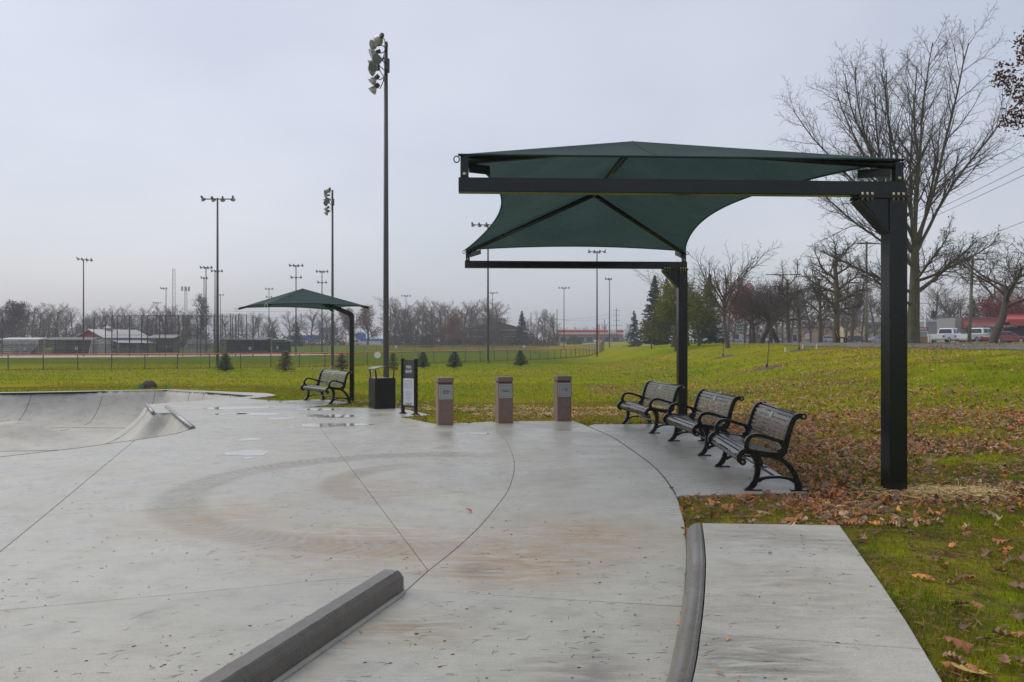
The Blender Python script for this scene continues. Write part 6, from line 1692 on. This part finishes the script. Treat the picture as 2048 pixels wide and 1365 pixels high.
def awning_shop():
    d = 120; x = XA(1996, d); z = gz(x, d); o = thing("awning_shop", "dark shop with a long dark red lettered awning behind the gnarled tree", "shop", (x, d, z), R(-4))
    M['awning'] = simple("red_awning_cloth", (0.22, 0.05, 0.045), 0.7, 0, 0.12, 1.2); M['awning2'] = simple("orange_red_awning", (0.42, 0.07, 0.05), 0.6, 0, 0.1, 1.2)
    MB().box((0, 2.5, 1.8), (12.5, 6, 4.0)).build("wall", M['greywall'], o); MB().box((3.4, -0.55, 1.6), (5.6, 0.1, 3.4)).build("shopfront", M['darkgreen'], o)
    def awn(x0, x1, z0, z1, y0, y1, mat):
        prof = [(y0, z0), (y0, z0 + 0.45)] + [(y0 + (y1 - y0) * math.sin(t), z0 + 0.45 + (z1 - z0 - 0.45) * (1 - math.cos(t)) ** 0.9) for t in np.linspace(0.2, math.pi / 2, 7)]
        V = [(xx, yy, zz) for xx in (x0, x1) for yy, zz in prof]; n = len(prof)
        a = MB().add(V, [(i, i + 1, n + i + 1, n + i) for i in range(n - 1)], False); a.add([(x0, y, zz) for y, zz in prof] + [(x0, y1, z0)], [list(range(n + 1))]); a.add([(x1, y, zz) for y, zz in prof] + [(x1, y1, z0)], [list(range(n + 1))])
        return a.build("awning", mat, o, recalc=True)
    awn(-5.3, 0.2, 2.25, 3.75, -1.9, -0.5, M['awning']); awn(0.3, 4.0, 3.1, 4.25, -2.0, -0.5, M['awning2'])
    text_obj("lettering", "PRIORITY COMPUTERS & SERVICE", 0.44, M['white'], o, Matrix.Translation((-1.45, -1.93, 2.52)) @ FACE @ Matrix.Scale(0.95, 4, (1, 0, 0)))
    MB().box((2.2, -2.05, 2.85), (3.2, 0.06, 0.5)).build("shop_sign", M['awning2'], o); MB().box((4.6, -0.8, 3.3), (1.4, 0.6, 1.6)).build("parapet", M['greywall'], o)
    for xx, m in ((3.1, simple("purple_ball", (0.16, 0.03, 0.32), 0.3)), (4.4, simple("orange_ball", (0.75, 0.22, 0.03), 0.3))):
        MB().lathe([(0.28 * math.cos(t), 2.25 + 0.28 * math.sin(t)) for t in np.linspace(-math.pi / 2, math.pi / 2, 9)], 14, Matrix.Translation((xx, -0.9, 0))).build("window_lantern", m, o)
    for i in range(3): win(o, -4 + i * 1.6, -0.52, 1.3, 1.1, 1.5, M['glass'], M['ink'])
    d = 152; x = XA(1888, d); o = thing("grey_house", "grey low building with a dark hipped roof and chimney behind the trucks", "building", (x, d, gz(x, d)))
    MB().box((-1.5, 0, 1.9), (7.5, 8, 4.2)).build("wall", M['greywall'], o); MB().box((-1.5, -4.05, 4.0), (7.7, 0.2, 0.15)).build("parapet", M['white'], o)
    MB().add([(-0.5, 2, 4.0), (5.5, 2, 4.0), (4.5, 6, 5.4), (0.8, 6, 5.4)], [(0, 1, 2, 3)]).build("roof", M['darkroof'], o); MB().box((0.6, 5, 5.4), (0.7, 0.7, 1.4)).build("chimney", M['ink'], o)
    win(o, -2.5, -4.05, 1.6, 1.0, 1.2)
awning_shop()
def far_store():
    d = 250; x = XA(1480, d); o = thing("white_store", "pale grey store behind the crabapple trunks", "store", (x, d, gz(x, d)))
    MB().box((0, 0, 2.1), (24, 10, 4.4)).build("wall", simple("pale_store_wall", (0.50, 0.51, 0.53), 0.7), o); MB().box((9.0, -5.1, 3.2), (5, 0.2, 0.9)).build("fascia", M['cream'], o)
    for i in range(6): win(o, -9 + i * 3.2, -5.05, 1.5, 1.8, 1.8)
    d = 150; x = XA(1481, d); z = gz(x, d); o = thing("shop_sign", "dark green hanging shop sign on a post left of the crabapples", "sign", (x, d, z))
    MB().box((0.75, 0, 1.7), (0.14, 0.14, 3.6)).build("post", M['darkgreen'], o); MB().box((0, 0, 2.9), (1.4, 0.18, 0.95)).build("board", M['teal2'], o); bars(o, 0, -0.12, 3.05, 1.0, 2, 0.12, M['white'], 5, 2.4)
far_store()
def red_sign():
    d = 92; x = XA(1841, d); z = gz(x, d); o = thing("message_sign", "brick-based message sign with maroon header beside the white pickup", "sign", (x, d, z))
    MB().box((0, 0, 0.35), (1.55, 0.4, 0.9)).build("base", simple("sign_brick", (0.30, 0.16, 0.12), 0.8), o); MB().box((0, 0, 1.12), (1.5, 0.3, 0.64)).build("message_board", M['signpaper'], o); bars(o, 0.1, -0.17, 1.25, 1.0, 3, 0.07, M['teal2'], 8, 2.2)
    MB().box((0, 0, 1.62), (1.6, 0.34, 0.36)).build("header", simple("maroon_header", (0.24, 0.02, 0.05), 0.5), o); bars(o, 0.0, -0.19, 1.62, 1.1, 1, 0.12, M['white'], 12)
    x = XA(1859, 91); o = thing("gas_riser", "two short white posts beside the message sign", "post", (x, 91, gz(x, 91)))
    for q in (-0.12, 0.12): MB().box((q, 0, 0.5), (0.11, 0.11, 1.1)).build("post", M['white'], o)
    x = XA(1850, 97); z = gz(x, 97); o = thing("flag_pole", "thin white flagpole behind the message sign", "flagpole", (x, 97, z)); H = ZA(613, 97) - z
    MB().lathe([(0.06, 0), (0.04, H), (0, H)], 8).build("pole", M['white'], o); MB().lathe([(0, H + 0.14), (0.08, H + 0.07), (0, H)], 8).build("finial", M['white'], o)
red_sign()

# ---- utility poles and wires
def upole(px, d, topy, r, lab, arms=(), lean=0.0, trans=False):
    x = XA(px, d); z = gz(x, d); H = ZA(topy, d) - z; o = thing("utility_pole", lab, "utility pole", (x, d, z), 0, "utility poles")
    MB().tube([(0, 0, -0.2), (lean * 0.5, 0, H * 0.5), (lean, 0, H)], [r, r * 0.88, r * 0.72], 12).build("pole", M['woodpole'], o)
    for (zz, L) in arms:
        MB().box((lean * (H - zz) / H, -0.12, H - zz), (L, 0.1, 0.12)).build("crossarm", M['woodpole'], o)
        for q in (-0.45, -0.2, 0.2, 0.45): MB().lathe([(0.04, 0.06), (0.05, 0.14), (0.02, 0.2), (0, 0.2)], 8, Matrix.Translation((lean * (H - zz) / H + q * L, -0.12, H - zz))).build("insulator", M['plaque'], o)
    if trans: MB().lathe([(0.25, H - 2.6), (0.26, H - 2.5), (0.26, H - 1.7), (0.2, H - 1.6), (0, H - 1.6)], 14, Matrix.Translation((-0.45, -0.1, 0))).build("transformer", M['alum'], o)
    return Vector((x + lean, d, z + H))
upole(1733, 95, 484, 0.16, "grey utility pole between the park bench tree and the front post", ((0.25, 2.2),))
upole(1938, 62, 512, 0.13, "weathered utility pole leaning in front of the larger pickup", ((0.3, 1.6),), 0.28)
upole(1917, 170, 610, 0.16, "dark distant pole with transformer above the grey house", (), 0, True)
upole(1233, 330, 617, 0.22, "far utility pole with many crossarms right of the striped store", ((1.0, 3.0), (3.0, 3.0), (5.0, 3.0), (7.0, 5.0)))
upole(1114, 300, 619, 0.2, "far utility pole left of the striped store"); upole(1209, 300, 640, 0.2, "short far utility pole by the outfield corner"); upole(1062, 310, 626, 0.2, "far utility pole behind the lone spruce")
upole(951, 270, 640, 0.15, "thin far pole left of the brick building", ((0.5, 2.0),)); upole(1565, 120, 549, 0.14, "street pole with long arm behind the crabapples", ((0.1, 5.0),))
def wire(lab, a, b, sag, r=0.020):
    a, b = Vector(a), Vector(b); pts = []
    for t in np.linspace(0, 1, 25):
        p = a.lerp(b, t); p.z -= sag * 4 * t * (1 - t); pts.append(p - a)
    o = MB().tube(pts, r, 5).build("power_line", M['wire']); o.location = a; tag(o, lab, "wire", "overhead wires")
A0 = Vector((XA(1733, 95), 95, ZA(484, 95)))
def pt(px, py, d): return (XA(px, d), d, ZA(py, d))
wire("highest power line crossing the right edge of the sky", A0 + Vector((-1, 0, 0)), pt(2330, 150, 45), 0.25); wire("second power line at the right, below the highest", A0 + Vector((0, 0, 0)), pt(2330, 190, 45), 0.25); wire("third power line at the right, lowest of the upper three", A0 + Vector((1, 0, 0)), pt(2330, 214, 45), 0.25)
wire("lower cable low across the right edge of the sky", A0 + Vector((0, 0, -4.2)), pt(2330, 330, 45), 0.3, 0.018); wire("lowest cable behind the gnarled tree", pt(1735, 604, 95), pt(1938, 598, 62), 0.35, 0.02)
for lab, a, b in (("faint far power line over the store roofs", pt(1062, 640, 310), pt(1233, 627, 330)), ("faint far power line below the upper one", pt(1114, 640, 300), pt(1233, 633, 330)), ("faint far power line over the umbrella's left side", pt(430, 622, 320), pt(700, 615, 320)), ("second faint far power line by the umbrella", pt(430, 634, 320), pt(700, 628, 320))):
    wire(lab, a, b, 1.0, 0.03)

# ================================================================== LEAVES, GRASS, STRAW, LITTER
EXCL = [SLAB, BENCH_PAD, BENCH2_PAD, SIGN_PAD, DECK, RIM]
raised_out = [(x - 0.11, y) for x, y in cop_in] + out_edge[::-1]
def on_hard(X, Y):
    m = np.zeros(np.shape(X), bool)
    for p in EXCL + [raised_out]: m |= inside(p, X, Y)
    return m
def in_view(X, Y, mg=0.03): return (np.abs(X) < Y * (0.6206 + mg))
def vnoise(X, Y, s, seed=0):
    rs = np.random.default_rng(seed); G = rs.uniform(0, 1, (64, 64))
    x = np.mod(X / s, 63); y = np.mod(Y / s, 63); i = x.astype(int); j = y.astype(int); fx = x - i; fy = y - j
    fx = fx * fx * (3 - 2 * fx); fy = fy * fy * (3 - 2 * fy)
    return (G[i, j] * (1 - fx) + G[i + 1, j] * fx) * (1 - fy) + (G[i, j + 1] * (1 - fx) + G[i + 1, j + 1] * fx) * fy
LEAFCOL = 1.75 * np.array([(0.22, 0.09, 0.04), (0.30, 0.115, 0.04), (0.36, 0.13, 0.035), (0.26, 0.10, 0.04), (0.15, 0.085, 0.055), (0.25, 0.155, 0.095), (0.10, 0.06, 0.042), (0.30, 0.20, 0.12), (0.20, 0.12, 0.08), (0.33, 0.13, 0.04), (0.13, 0.08, 0.055), (0.17, 0.11, 0.07)])
def leaf_template(seed, lobes=4):
    rs = np.random.default_rng(seed); m = 2 * lobes + 1
    ys = np.linspace(-1, 1, m); wv = []
    for i in range(m):
        env = math.sin(math.pi * (i + 0.6) / (m + 0.2)) ** 0.7
        wv.append(env * (0.52 if i % 2 else 0.26) * rs.uniform(0.85, 1.15))
    curl = rs.uniform(0.3, 1.9); bend = rs.uniform(-0.9, 1.1); tw = rs.uniform(-0.8, 0.8)
    V = []
    for i, y in enumerate(ys):
        for s in (-1, 0, 1):
            x = s * wv[i]; z = curl * x * x * 2.2 + bend * y * y * 0.5 + tw * x * y
            V.append((x, y + (0.10 if s and i % 2 else 0), z))
    V.append((0.0, -1.35, bend * 0.6)); Fs = []
    for i in range(m - 1):
        a = i * 3
        for s in (0, 1): Fs += [(a + s, a + s + 1, a + s + 4), (a + s, a + s + 4, a + s + 3)]
    Fs.append((1, 0, len(V) - 1)) 
    V = np.array(V); V[:, 2] -= V[:, 2].min(); return V, np.array(Fs)
LT = [leaf_template(i, 3 + i % 3) for i in range(8)]
def sample(x0, x1, y0, y1, dens, keep, seed):
    rs = np.random.default_rng(seed); n = int((x1 - x0) * (y1 - y0) * dens)
    X = rs.uniform(x0, x1, n); Y = rs.uniform(y0, y1, n)
    k = in_view(X, Y) & (Y > 2.5) & ~on_hard(X, Y); X, Y = X[k], Y[k]
    p = keep(X, Y); k = rs.uniform(size=len(X)) < p; return X[k], Y[k]
def carpet(X, Y):
    n = vnoise(X, Y, 1.6, 1) * 0.6 + vnoise(X, Y, 0.6, 2) * 0.4
    a = sstep(2.8, 3.6, X) * sstep(7.9, 9.0, Y) * (1 - sstep(15.0, 20.5, Y + 0.15 * (X - 5)))
    return np.clip(a * (1.9 * n - 0.22), 0, 1)
PX, PY, PS = [], [], []
def addl(XY, s): PX.append(XY[0]); PY.append(XY[1]); PS.append(np.full(len(XY[0]), s))
addl(sample(2.6, 14, 7.6, 21, 330, carpet, 1), 0.042)
addl(sample(1.2, 7, 2.6, 9.2, 26, lambda X, Y: np.clip(0.25 + 0.9 * vnoise(X, Y, 0.9, 4) - 0.1, 0, 1), 2), 0.055)
addl(sample(1.2, 3.6, 6.9, 9.1, 210, lambda X, Y: np.clip(1.6 * vnoise(X, Y, 0.5, 6) - 0.25, 0.05, 1), 3), 0.045)
addl(sample(4, 30, 17, 48, 34, lambda X, Y: np.clip(vnoise(X, Y, 3.5, 7) * 1.5 - 0.35, 0.05, 1) * (1 - sstep(22, 46, Y) * 0.35), 4), 0.052)
addl(sample(8, 34, 46, 84, 5, lambda X, Y: np.clip(vnoise(X, Y, 5.0, 8) * 1.5 - 0.4, 0.05, 1), 14), 0.065)
addl(sample(-4, 6.5, 16.4, 30, 34, lambda X, Y: np.clip((1 - sstep(19, 26, Y)) * 0.9 + 0.12, 0, 1) * (0.3 + 0.9 * vnoise(X, Y, 0.8, 9)), 5), 0.048)
addl(sample(-9, -3, 19, 30, 9, lambda X, Y: np.clip(vnoise(X, Y, 1.2, 10) * 1.4 - 0.5, 0.03, 1), 6), 0.05)
addl(sample(-30, 18, 26, 75, 2.2, lambda X, Y: np.clip(vnoise(X, Y, 4, 11) * 1.6 - 0.55, 0.05, 1), 7), 0.065)
X = np.concatenate(PX); Y = np.concatenate(PY); S = np.concatenate(PS)
rs = np.random.default_rng(17)
order = np.argsort(Y); X, Y, S = X[order], Y[order], S[order]
NIND = 240
Z = ground_h(X, Y)
def euler_mats(yaw, pitch, roll):
    cy_, sy_ = np.cos(yaw), np.sin(yaw); cp, sp_ = np.cos(pitch), np.sin(pitch); cr_, sr_ = np.cos(roll), np.sin(roll)
    Rz = np.zeros((len(yaw), 3, 3)); Rx = Rz.copy(); Ry = Rz.copy()
    Rz[:, 0, 0] = cy_; Rz[:, 0, 1] = -sy_; Rz[:, 1, 0] = sy_; Rz[:, 1, 1] = cy_; Rz[:, 2, 2] = 1
    Rx[:, 0, 0] = 1; Rx[:, 1, 1] = cp; Rx[:, 1, 2] = -sp_; Rx[:, 2, 1] = sp_; Rx[:, 2, 2] = cp
    Ry[:, 1, 1] = 1; Ry[:, 0, 0] = cr_; Ry[:, 0, 2] = sr_; Ry[:, 2, 0] = -sr_; Ry[:, 2, 2] = cr_
    return Rz @ Rx @ Ry
def leaf_stuff(name, label, X, Y, Z, S, seed, cols=LEAFCOL):
    rs = np.random.default_rng(seed); n = len(X)
    Rm = euler_mats(rs.uniform(0, 6.28, n), rs.normal(0, 0.35, n), rs.normal(0, 0.35, n)); t = rs.integers(0, len(LT), n)
    sc = S * rs.uniform(0.55, 1.35, n); flip = rs.choice([-1, 1], n)
    col = cols[rs.integers(0, len(cols), n)] * rs.uniform(0.65, 1.25, (n, 1))
    Vs, Fs, Cs = [], [], []; b = 0
    for k, (tv, tf) in enumerate(LT):
        i = np.where(t == k)[0]
        if len(i) == 0: continue
        tvv = np.repeat(tv[None], len(i), 0).copy(); tvv[:, :, 2] *= flip[i][:, None]
        V = np.einsum('nij,nkj->nki', Rm[i], tvv) * sc[i][:, None, None]
        V = V - np.minimum(V[:, :, 2].min(1), 0)[:, None, None] * np.array([0, 0, 1]) * 0.8
        V = V + np.stack([X[i], Y[i], Z[i] + 0.012], 1)[:, None, :]
        Fq = tf[None] + (np.arange(len(i)) * len(tv))[:, None, None] + b; b += len(i) * len(tv)
        Vs.append(V.reshape(-1, 3)); Fs.append(Fq.reshape(-1, 3)); Cs.append(np.repeat(col[i], len(tv), 0) * rs.uniform(0.75, 1.25, (len(i) * len(tv), 1)))
    me = fast_mesh(name, np.concatenate(Vs), np.concatenate(Fs), 3, color=np.concatenate(Cs))
    return tag(link_mesh(name, me, M['leafattr']), label, "leaves", None, "stuff")
leaf_stuff("leaf_litter", "brown and orange fallen leaves strewn over the lawn and bank", X[NIND:], Y[NIND:], Z[NIND:], S[NIND:], 23)
# the nearest leaves, one by one
lmesh = []
for k in range(24):
    tv, tf = LT[k % 8]; c = LEAFCOL[k % len(LEAFCOL)] * (0.8 + 0.4 * ((k * 7) % 5) / 4)
    tvv = tv.copy(); tvv[:, 2] *= (1 if k % 3 else -1); tvv[:, 2] -= tvv[:, 2].min()
    me = fast_mesh("fallen_leaf", tvv, tf, 3, color=np.tile(c, (len(tv), 1)) * np.random.default_rng(k).uniform(0.7, 1.25, (len(tv), 1))); me.materials.append(M['leafattr']); lmesh.append(me)
def one_leaf(x, y, z, s, me, label, yaw, pitch, roll, grp):
    o = bpy.data.objects.new("fallen_leaf", me); COL.objects.link(o); o.location = (x, y, z); o.scale = (s, s, s); o.rotation_euler = (pitch, roll, yaw)
    tag(o, label, "leaf", grp)
for i in range(min(NIND, len(X))):
    one_leaf(X[i], Y[i], Z[i] + 0.02, S[i] * rs.uniform(0.7, 1.35), lmesh[int(rs.integers(24))], "brown curled fallen leaf on the grass around the raised slab", rs.uniform(0, 6.28), rs.normal(0, .25), rs.normal(0, .25), "single leaves on the near grass")
ym = fast_mesh("fallen_leaf", LT[1][0] * np.array([1.5, 1, 0.6]), LT[1][1], 3, color=np.tile((0.50, 0.38, 0.10), (len(LT[1][0]), 1))); ym.materials.append(M['leafattr'])
yx, yy = W(1938, 1335, 0.1); one_leaf(yx, yy, gz(yx, yy) + 0.035, 0.078, ym, "large pale yellow leaf at the lower right corner", 1.2, 0.15, 0.1, None)
rmsh = fast_mesh("fallen_leaf", LT[2][0], LT[2][1], 3, color=np.tile((0.45, 0.06, 0.03), (len(LT[2][0]), 1))); rmsh.materials.append(M['leafattr'])
for (px, py, z_, s, lab) in ((1162, 838, -.03, 0.16, "bright red leaf on the grass just right of the right pillar"), (938, 1026, 0, 0.05, "single red leaf lying on the plaza inside the curved joint")):
    xx, yy = W(px, py, z_); one_leaf(xx, yy, (gz(xx, yy) if z_ else 0.0) + 0.02, s, rmsh, lab, 0.6, 0.2, 0.1, None)
for k, (px, py, z_) in enumerate(((1603, 1077, ZR), (1650, 1100, ZR), (1456, 1281, ZR), (1440, 1350, ZR), (1540, 1110, ZR), (1500, 958, 0), (1530, 987, 0), (1575, 991, 0), (1342, 978, 0), (1360, 1250, 0.0), (720, 1268, 0.15), (690, 1290, 0.15))):
    xx, yy = W(px, py, z_); one_leaf(xx, yy, z_ + 0.006, 0.022 if k < 5 else 0.028, lmesh[k], "small dry leaf lying on the concrete", k * 1.3, 0.05, 0.05, "small leaves on the concrete")

# ---- grass blades
def blades(X, Y, h, w, seed, greens, nm=0, jv=0.28):
    rs = np.random.default_rng(seed); n = len(X); Z = ground_h(X, Y)
    az = rs.uniform(0, 6.28, n); hh = h * rs.uniform(0.5, 1.35, n); ww = w * rs.uniform(0.7, 1.3, n)
    lean = rs.uniform(0.2, 1.1, n) * hh; la = rs.uniform(0, 6.28, n)
    ux, uy = np.cos(az) * ww / 2, np.sin(az) * ww / 2
    base1 = np.stack([X - ux, Y - uy, Z - 0.01], 1); base2 = np.stack([X + ux, Y + uy, Z - 0.01], 1)
    mx, my = np.cos(la) * lean, np.sin(la) * lean
    m1 = np.stack([X - ux * .7 + mx * .35, Y - uy * .7 + my * .35, Z + hh * 0.62], 1); m2 = np.stack([X + ux * .7 + mx * .35, Y + uy * .7 + my * .35, Z + hh * 0.62], 1)
    tip = np.stack([X + mx, Y + my, Z + hh], 1)
    V = np.stack([base1, base2, m2, m1, tip], 1).reshape(-1, 3)
    b = np.arange(n)[:, None] * 5
    Fs = np.concatenate([b + np.array([[0, 1, 2]]), b + np.array([[0, 2, 3]]), b + np.array([[3, 2, 4]])], 0)
    f = np.clip(vnoise(X, Y, 0.55, 31 + nm) * 0.7 - 0.05 + vnoise(X, Y, 4.0, 32) * 0.5 + rs.normal(0, 0.14, n), 0, 0.999)
    G = np.array(greens); fi = f * (len(G) - 1); i0 = fi.astype(int); fr = (fi - i0)[:, None]
    col = (G[i0] * (1 - fr) + G[np.minimum(i0 + 1, len(G) - 1)] * fr) * rs.uniform(1 - jv, 1 + jv, (n, 1))
    return V, Fs, np.repeat(col, 5, 0)
GREENS = [(0.11, 0.185, 0.011), (0.165, 0.225, 0.013), (0.235, 0.25, 0.018), (0.31, 0.26, 0.04), (0.35, 0.23, 0.075)]
def grass_obj(name, label, sets):
    Vs, Fs, Cs = [], [], []; b = 0
    for V, Fq, C in sets: Vs.append(V); Fs.append(Fq + b); Cs.append(C); b += len(V)
    me = fast_mesh(name, np.concatenate(Vs), np.concatenate(Fs), 3, color=np.concatenate(Cs))
    tag(link_mesh(name, me, M['grassattr']), label, "grass", None, "stuff")
gpat = lambda X, Y: np.clip(2.3 * (vnoise(X, Y, 0.40, 41) * .55 + vnoise(X, Y, 1.3, 42) * .45) - 0.55, 0.05, 1)
cpat = lambda X, Y: gpat(X, Y) * (1 - 0.75 * carpet(X, Y))
sets = []
for (bx, dn, h, w, sd, kp) in (((1.2, 7.0, 2.6, 9.5), 4200, 0.032, 0.0045, 1, cpat), ((1.2, 7.0, 2.6, 9.5), 260, 0.07, 0.005, 8, cpat), ((2.6, 13, 9.5, 17), 900, 0.055, 0.008, 2, cpat), ((4.0, 22, 17, 34), 170, 0.065, 0.016, 3, cpat), ((8.0, 34, 34, 62), 26, 0.08, 0.035, 4, gpat)):
    Xg, Yg = sample(*bx, dn, kp, 50 + sd); sets.append(blades(Xg, Yg, h, w, sd, GREENS, 0, 0.28 if sd in (1, 8) else 0.15))
grass_obj("bank_grass", "short green and yellowing grass on the bank and by the slab", sets)
sets = []
for (bx, dn, h, w, sd) in (((-9, 6.5, 16, 30), 260, 0.06, 0.013, 5), ((-26, 8, 27, 48), 70, 0.07, 0.022, 6), ((-44, 14, 48, 92), 9, 0.09, 0.05, 7)):
    Xg, Yg = sample(*bx, dn, lambda X, Y: np.ones_like(X) * 0.9, 60 + sd); sets.append(blades(Xg, Yg, h, w, sd, GREENS[:4] + [(0.24, 0.215, 0.05)], 0, 0.12))
grass_obj("lawn_grass", "yellow-green lawn grass between the plaza and the outfield fence", sets)
# ragged dry grass along the foot of the outfield fence
Q = resample(arc, 0.05); rs = np.random.default_rng(77); Q = Q + rs.normal(0, 0.12, Q.shape)
k = in_view(Q[:, 0], Q[:, 1]); Q = Q[k]
grass_obj("fence_grass", "dry leaves and taller grass along the foot of the outfield fence", [blades(Q[:, 0], Q[:, 1], 0.16, 0.05, 9, [(0.16, 0.12, 0.03), (0.22, 0.14, 0.05), (0.24, 0.11, 0.05)])])

# ---- straw
def straw(name, label, X, Y, seed, L=0.13, w=0.005, cols=((0.50, 0.35, 0.14), (0.42, 0.28, 0.12), (0.58, 0.43, 0.20))):
    rs = np.random.default_rng(seed); n = len(X); Z = ground_h(X, Y) + rs.uniform(0.005, 0.05, n)
    a = rs.uniform(0, 6.28, n); l = L * rs.uniform(0.5, 1.2, n) / 2; tz = rs.normal(0, 0.15, n) * l
    dx, dy = np.cos(a) * l, np.sin(a) * l; px_, py_ = -np.sin(a) * w, np.cos(a) * w
    V = np.stack([np.stack([X - dx - px_, Y - dy - py_, Z - tz], 1), np.stack([X - dx + px_, Y - dy + py_, Z - tz], 1), np.stack([X + dx + px_, Y + dy + py_, Z + tz + 0.004], 1), np.stack([X + dx - px_, Y + dy - py_, Z + tz], 1)], 1).reshape(-1, 3)
    c = np.array(cols)[rs.integers(0, len(cols), n)] * rs.uniform(0.7, 1.15, (n, 1))
    me = fast_mesh(name, V, np.arange(4 * n).reshape(n, 4), 4, color=np.repeat(c, 4, 0)); tag(link_mesh(name, me, M['strawattr']), label, "straw", None, "stuff")
rs = np.random.default_rng(91)
n = 5200; a = rs.uniform(0, 6.28, n); r = np.abs(rs.normal(0, 0.5, n))
Xs, Ys = 4.78 + r * np.cos(a) * 0.95, 9.0 + r * np.sin(a) * 0.36; k = ~on_hard(Xs, Ys)
straw("straw", "patch of yellow straw around the foot of the front shade post", Xs[k], Ys[k], 1, 0.12, 0.0035, ((0.78, 0.58, 0.25), (0.68, 0.48, 0.19), (0.85, 0.66, 0.33)))
Xs = rs.uniform(4.5, 8.5, 1500); Ys = rs.uniform(9.5, 13, 1500); k = (vnoise(Xs, Ys, 0.7, 5) > 0.55) & in_view(Xs, Ys)
straw("straw", "thin scattered straw on the leafy bank behind the front post", Xs[k], Ys[k], 2, 0.13, 0.0035)
Xs = rs.uniform(-5, 6, 30000); Ys = rs.uniform(17.4, 24.5, 30000)
band = np.exp(-((Ys - 20.6 - 0.12 * Xs) / 0.55) ** 2) + 0.9 * np.exp(-((Ys - 18.7 - 0.05 * Xs) / 0.5) ** 2) * (Xs > -0.9) + 0.8 * np.exp(-((Ys - 22.6) / 0.5) ** 2) * (Xs < 0.5)
k = (rs.uniform(size=30000) < band * (vnoise(Xs, Ys, 0.9, 6) * 1.3)) & ~on_hard(Xs, Ys)
straw("straw", "bands of pale yellow straw on the grass behind the three pillars", Xs[k], Ys[k], 3, 0.17, 0.008, ((0.62, 0.44, 0.20), (0.52, 0.36, 0.16), (0.70, 0.54, 0.28)))

Xs = rs.uniform(1.2, 7, 60000); Ys = rs.uniform(2.6, 11.5, 60000)
pn = vnoise(Xs, Ys, 0.7, 15) * 0.6 + vnoise(Xs, Ys, 0.25, 16) * 0.4 + 0.25 * (1 - sstep(1.5, 3.2, Xs - 0.15 * Ys))
k = (rs.uniform(size=60000) < np.clip(pn * 1.9 - 0.75, 0, 0.8)) & ~on_hard(Xs, Ys) & in_view(Xs, Ys)
straw("thatch", "rust-brown needles and dead grass matted into the near lawn", Xs[k], Ys[k], 5, 0.055, 0.0018, ((0.26, 0.115, 0.05), (0.30, 0.15, 0.06), (0.16, 0.085, 0.05), (0.24, 0.16, 0.08)))
# ---- twigs, needles and crumbs of dirt on the concrete
def crumbs():
    rs = np.random.default_rng(55); n = 4200
    Y = 3.2 + 14 * rs.uniform(size=n) ** 1.7; X = rs.uniform(-0.66, 0.66, n) * Y
    zt = np.where(inside(RAISED, X, Y), ZR, 0.0)
    ok = (inside(SLAB, X, Y) | inside(RAISED, X, Y)) & (seg_dist(X, Y, BLK0, BLK2) > 0.3) & ~inside(RIM, X, Y)
    cl = vnoise(X, Y, 0.8, 3); ok &= rs.uniform(size=n) < np.clip(cl * 1.7 - 0.35, 0.08, 1)
    X, Y, zt = X[ok], Y[ok], zt[ok]; n = len(X)
    a = rs.normal(0.35, 0.7, n); needle = rs.uniform(size=n) < 0.55
    l = np.where(needle, rs.uniform(0.010, 0.036, n), 0.003 + 0.010 * rs.uniform(size=n) ** 3); w = np.where(needle, 0.0012, l * 0.6)
    dx, dy = np.cos(a) * l, np.sin(a) * l; px_, py_ = -np.sin(a) * w, np.cos(a) * w; h = np.where(needle, 0.002, 0.005)
    mk = lambda sx, sp_, hh: np.stack([X + sx * dx + sp_ * px_, Y + sx * dy + sp_ * py_, zt + hh], 1)
    V = np.stack([mk(-1, -1, 0.0005), mk(-1, 1, 0.0005), mk(1, 1, 0.0005), mk(1, -1, 0.0005), mk(0, 0, h)], 1).reshape(-1, 3)
    b = np.arange(n)[:, None] * 5
    Fs = np.concatenate([b + np.array([[0, 1, 4]]), b + np.array([[1, 2, 4]]), b + np.array([[2, 3, 4]]), b + np.array([[3, 0, 4]])], 0)
    c = np.array([(0.05, 0.04, 0.03), (0.12, 0.06, 0.03), (0.03, 0.03, 0.03), (0.16, 0.09, 0.05)])[rs.integers(0, 4, n)]
    me = fast_mesh("debris", V, Fs, 3, color=np.repeat(c, 5, 0)); tag(link_mesh("debris", me, M['leafattr']), "twigs, pine needles and crumbs of dirt scattered on the concrete", "debris", None, "stuff")
crumbs()

# ================================================================== HAZE
def haze():
    m = bpy.data.materials.new("damp_air"); m.use_nodes = True; nt = m.node_tree; nt.nodes.clear()
    v = nt.nodes.new("ShaderNodeVolumePrincipled"); v.inputs["Color"].default_value = (0.93, 0.96, 1.0, 1); v.inputs["Density"].default_value = HAZE
    o = nt.nodes.new("ShaderNodeOutputMaterial"); nt.links.new(v.outputs[0], o.inputs["Volume"])
    b = MB().box((0, 1250, 22.5), (2000, 2720, 51)).build("haze", m); tag(b, "thin damp haze over the whole park", None, None, "stuff")
HAZE = 0.00062
haze()
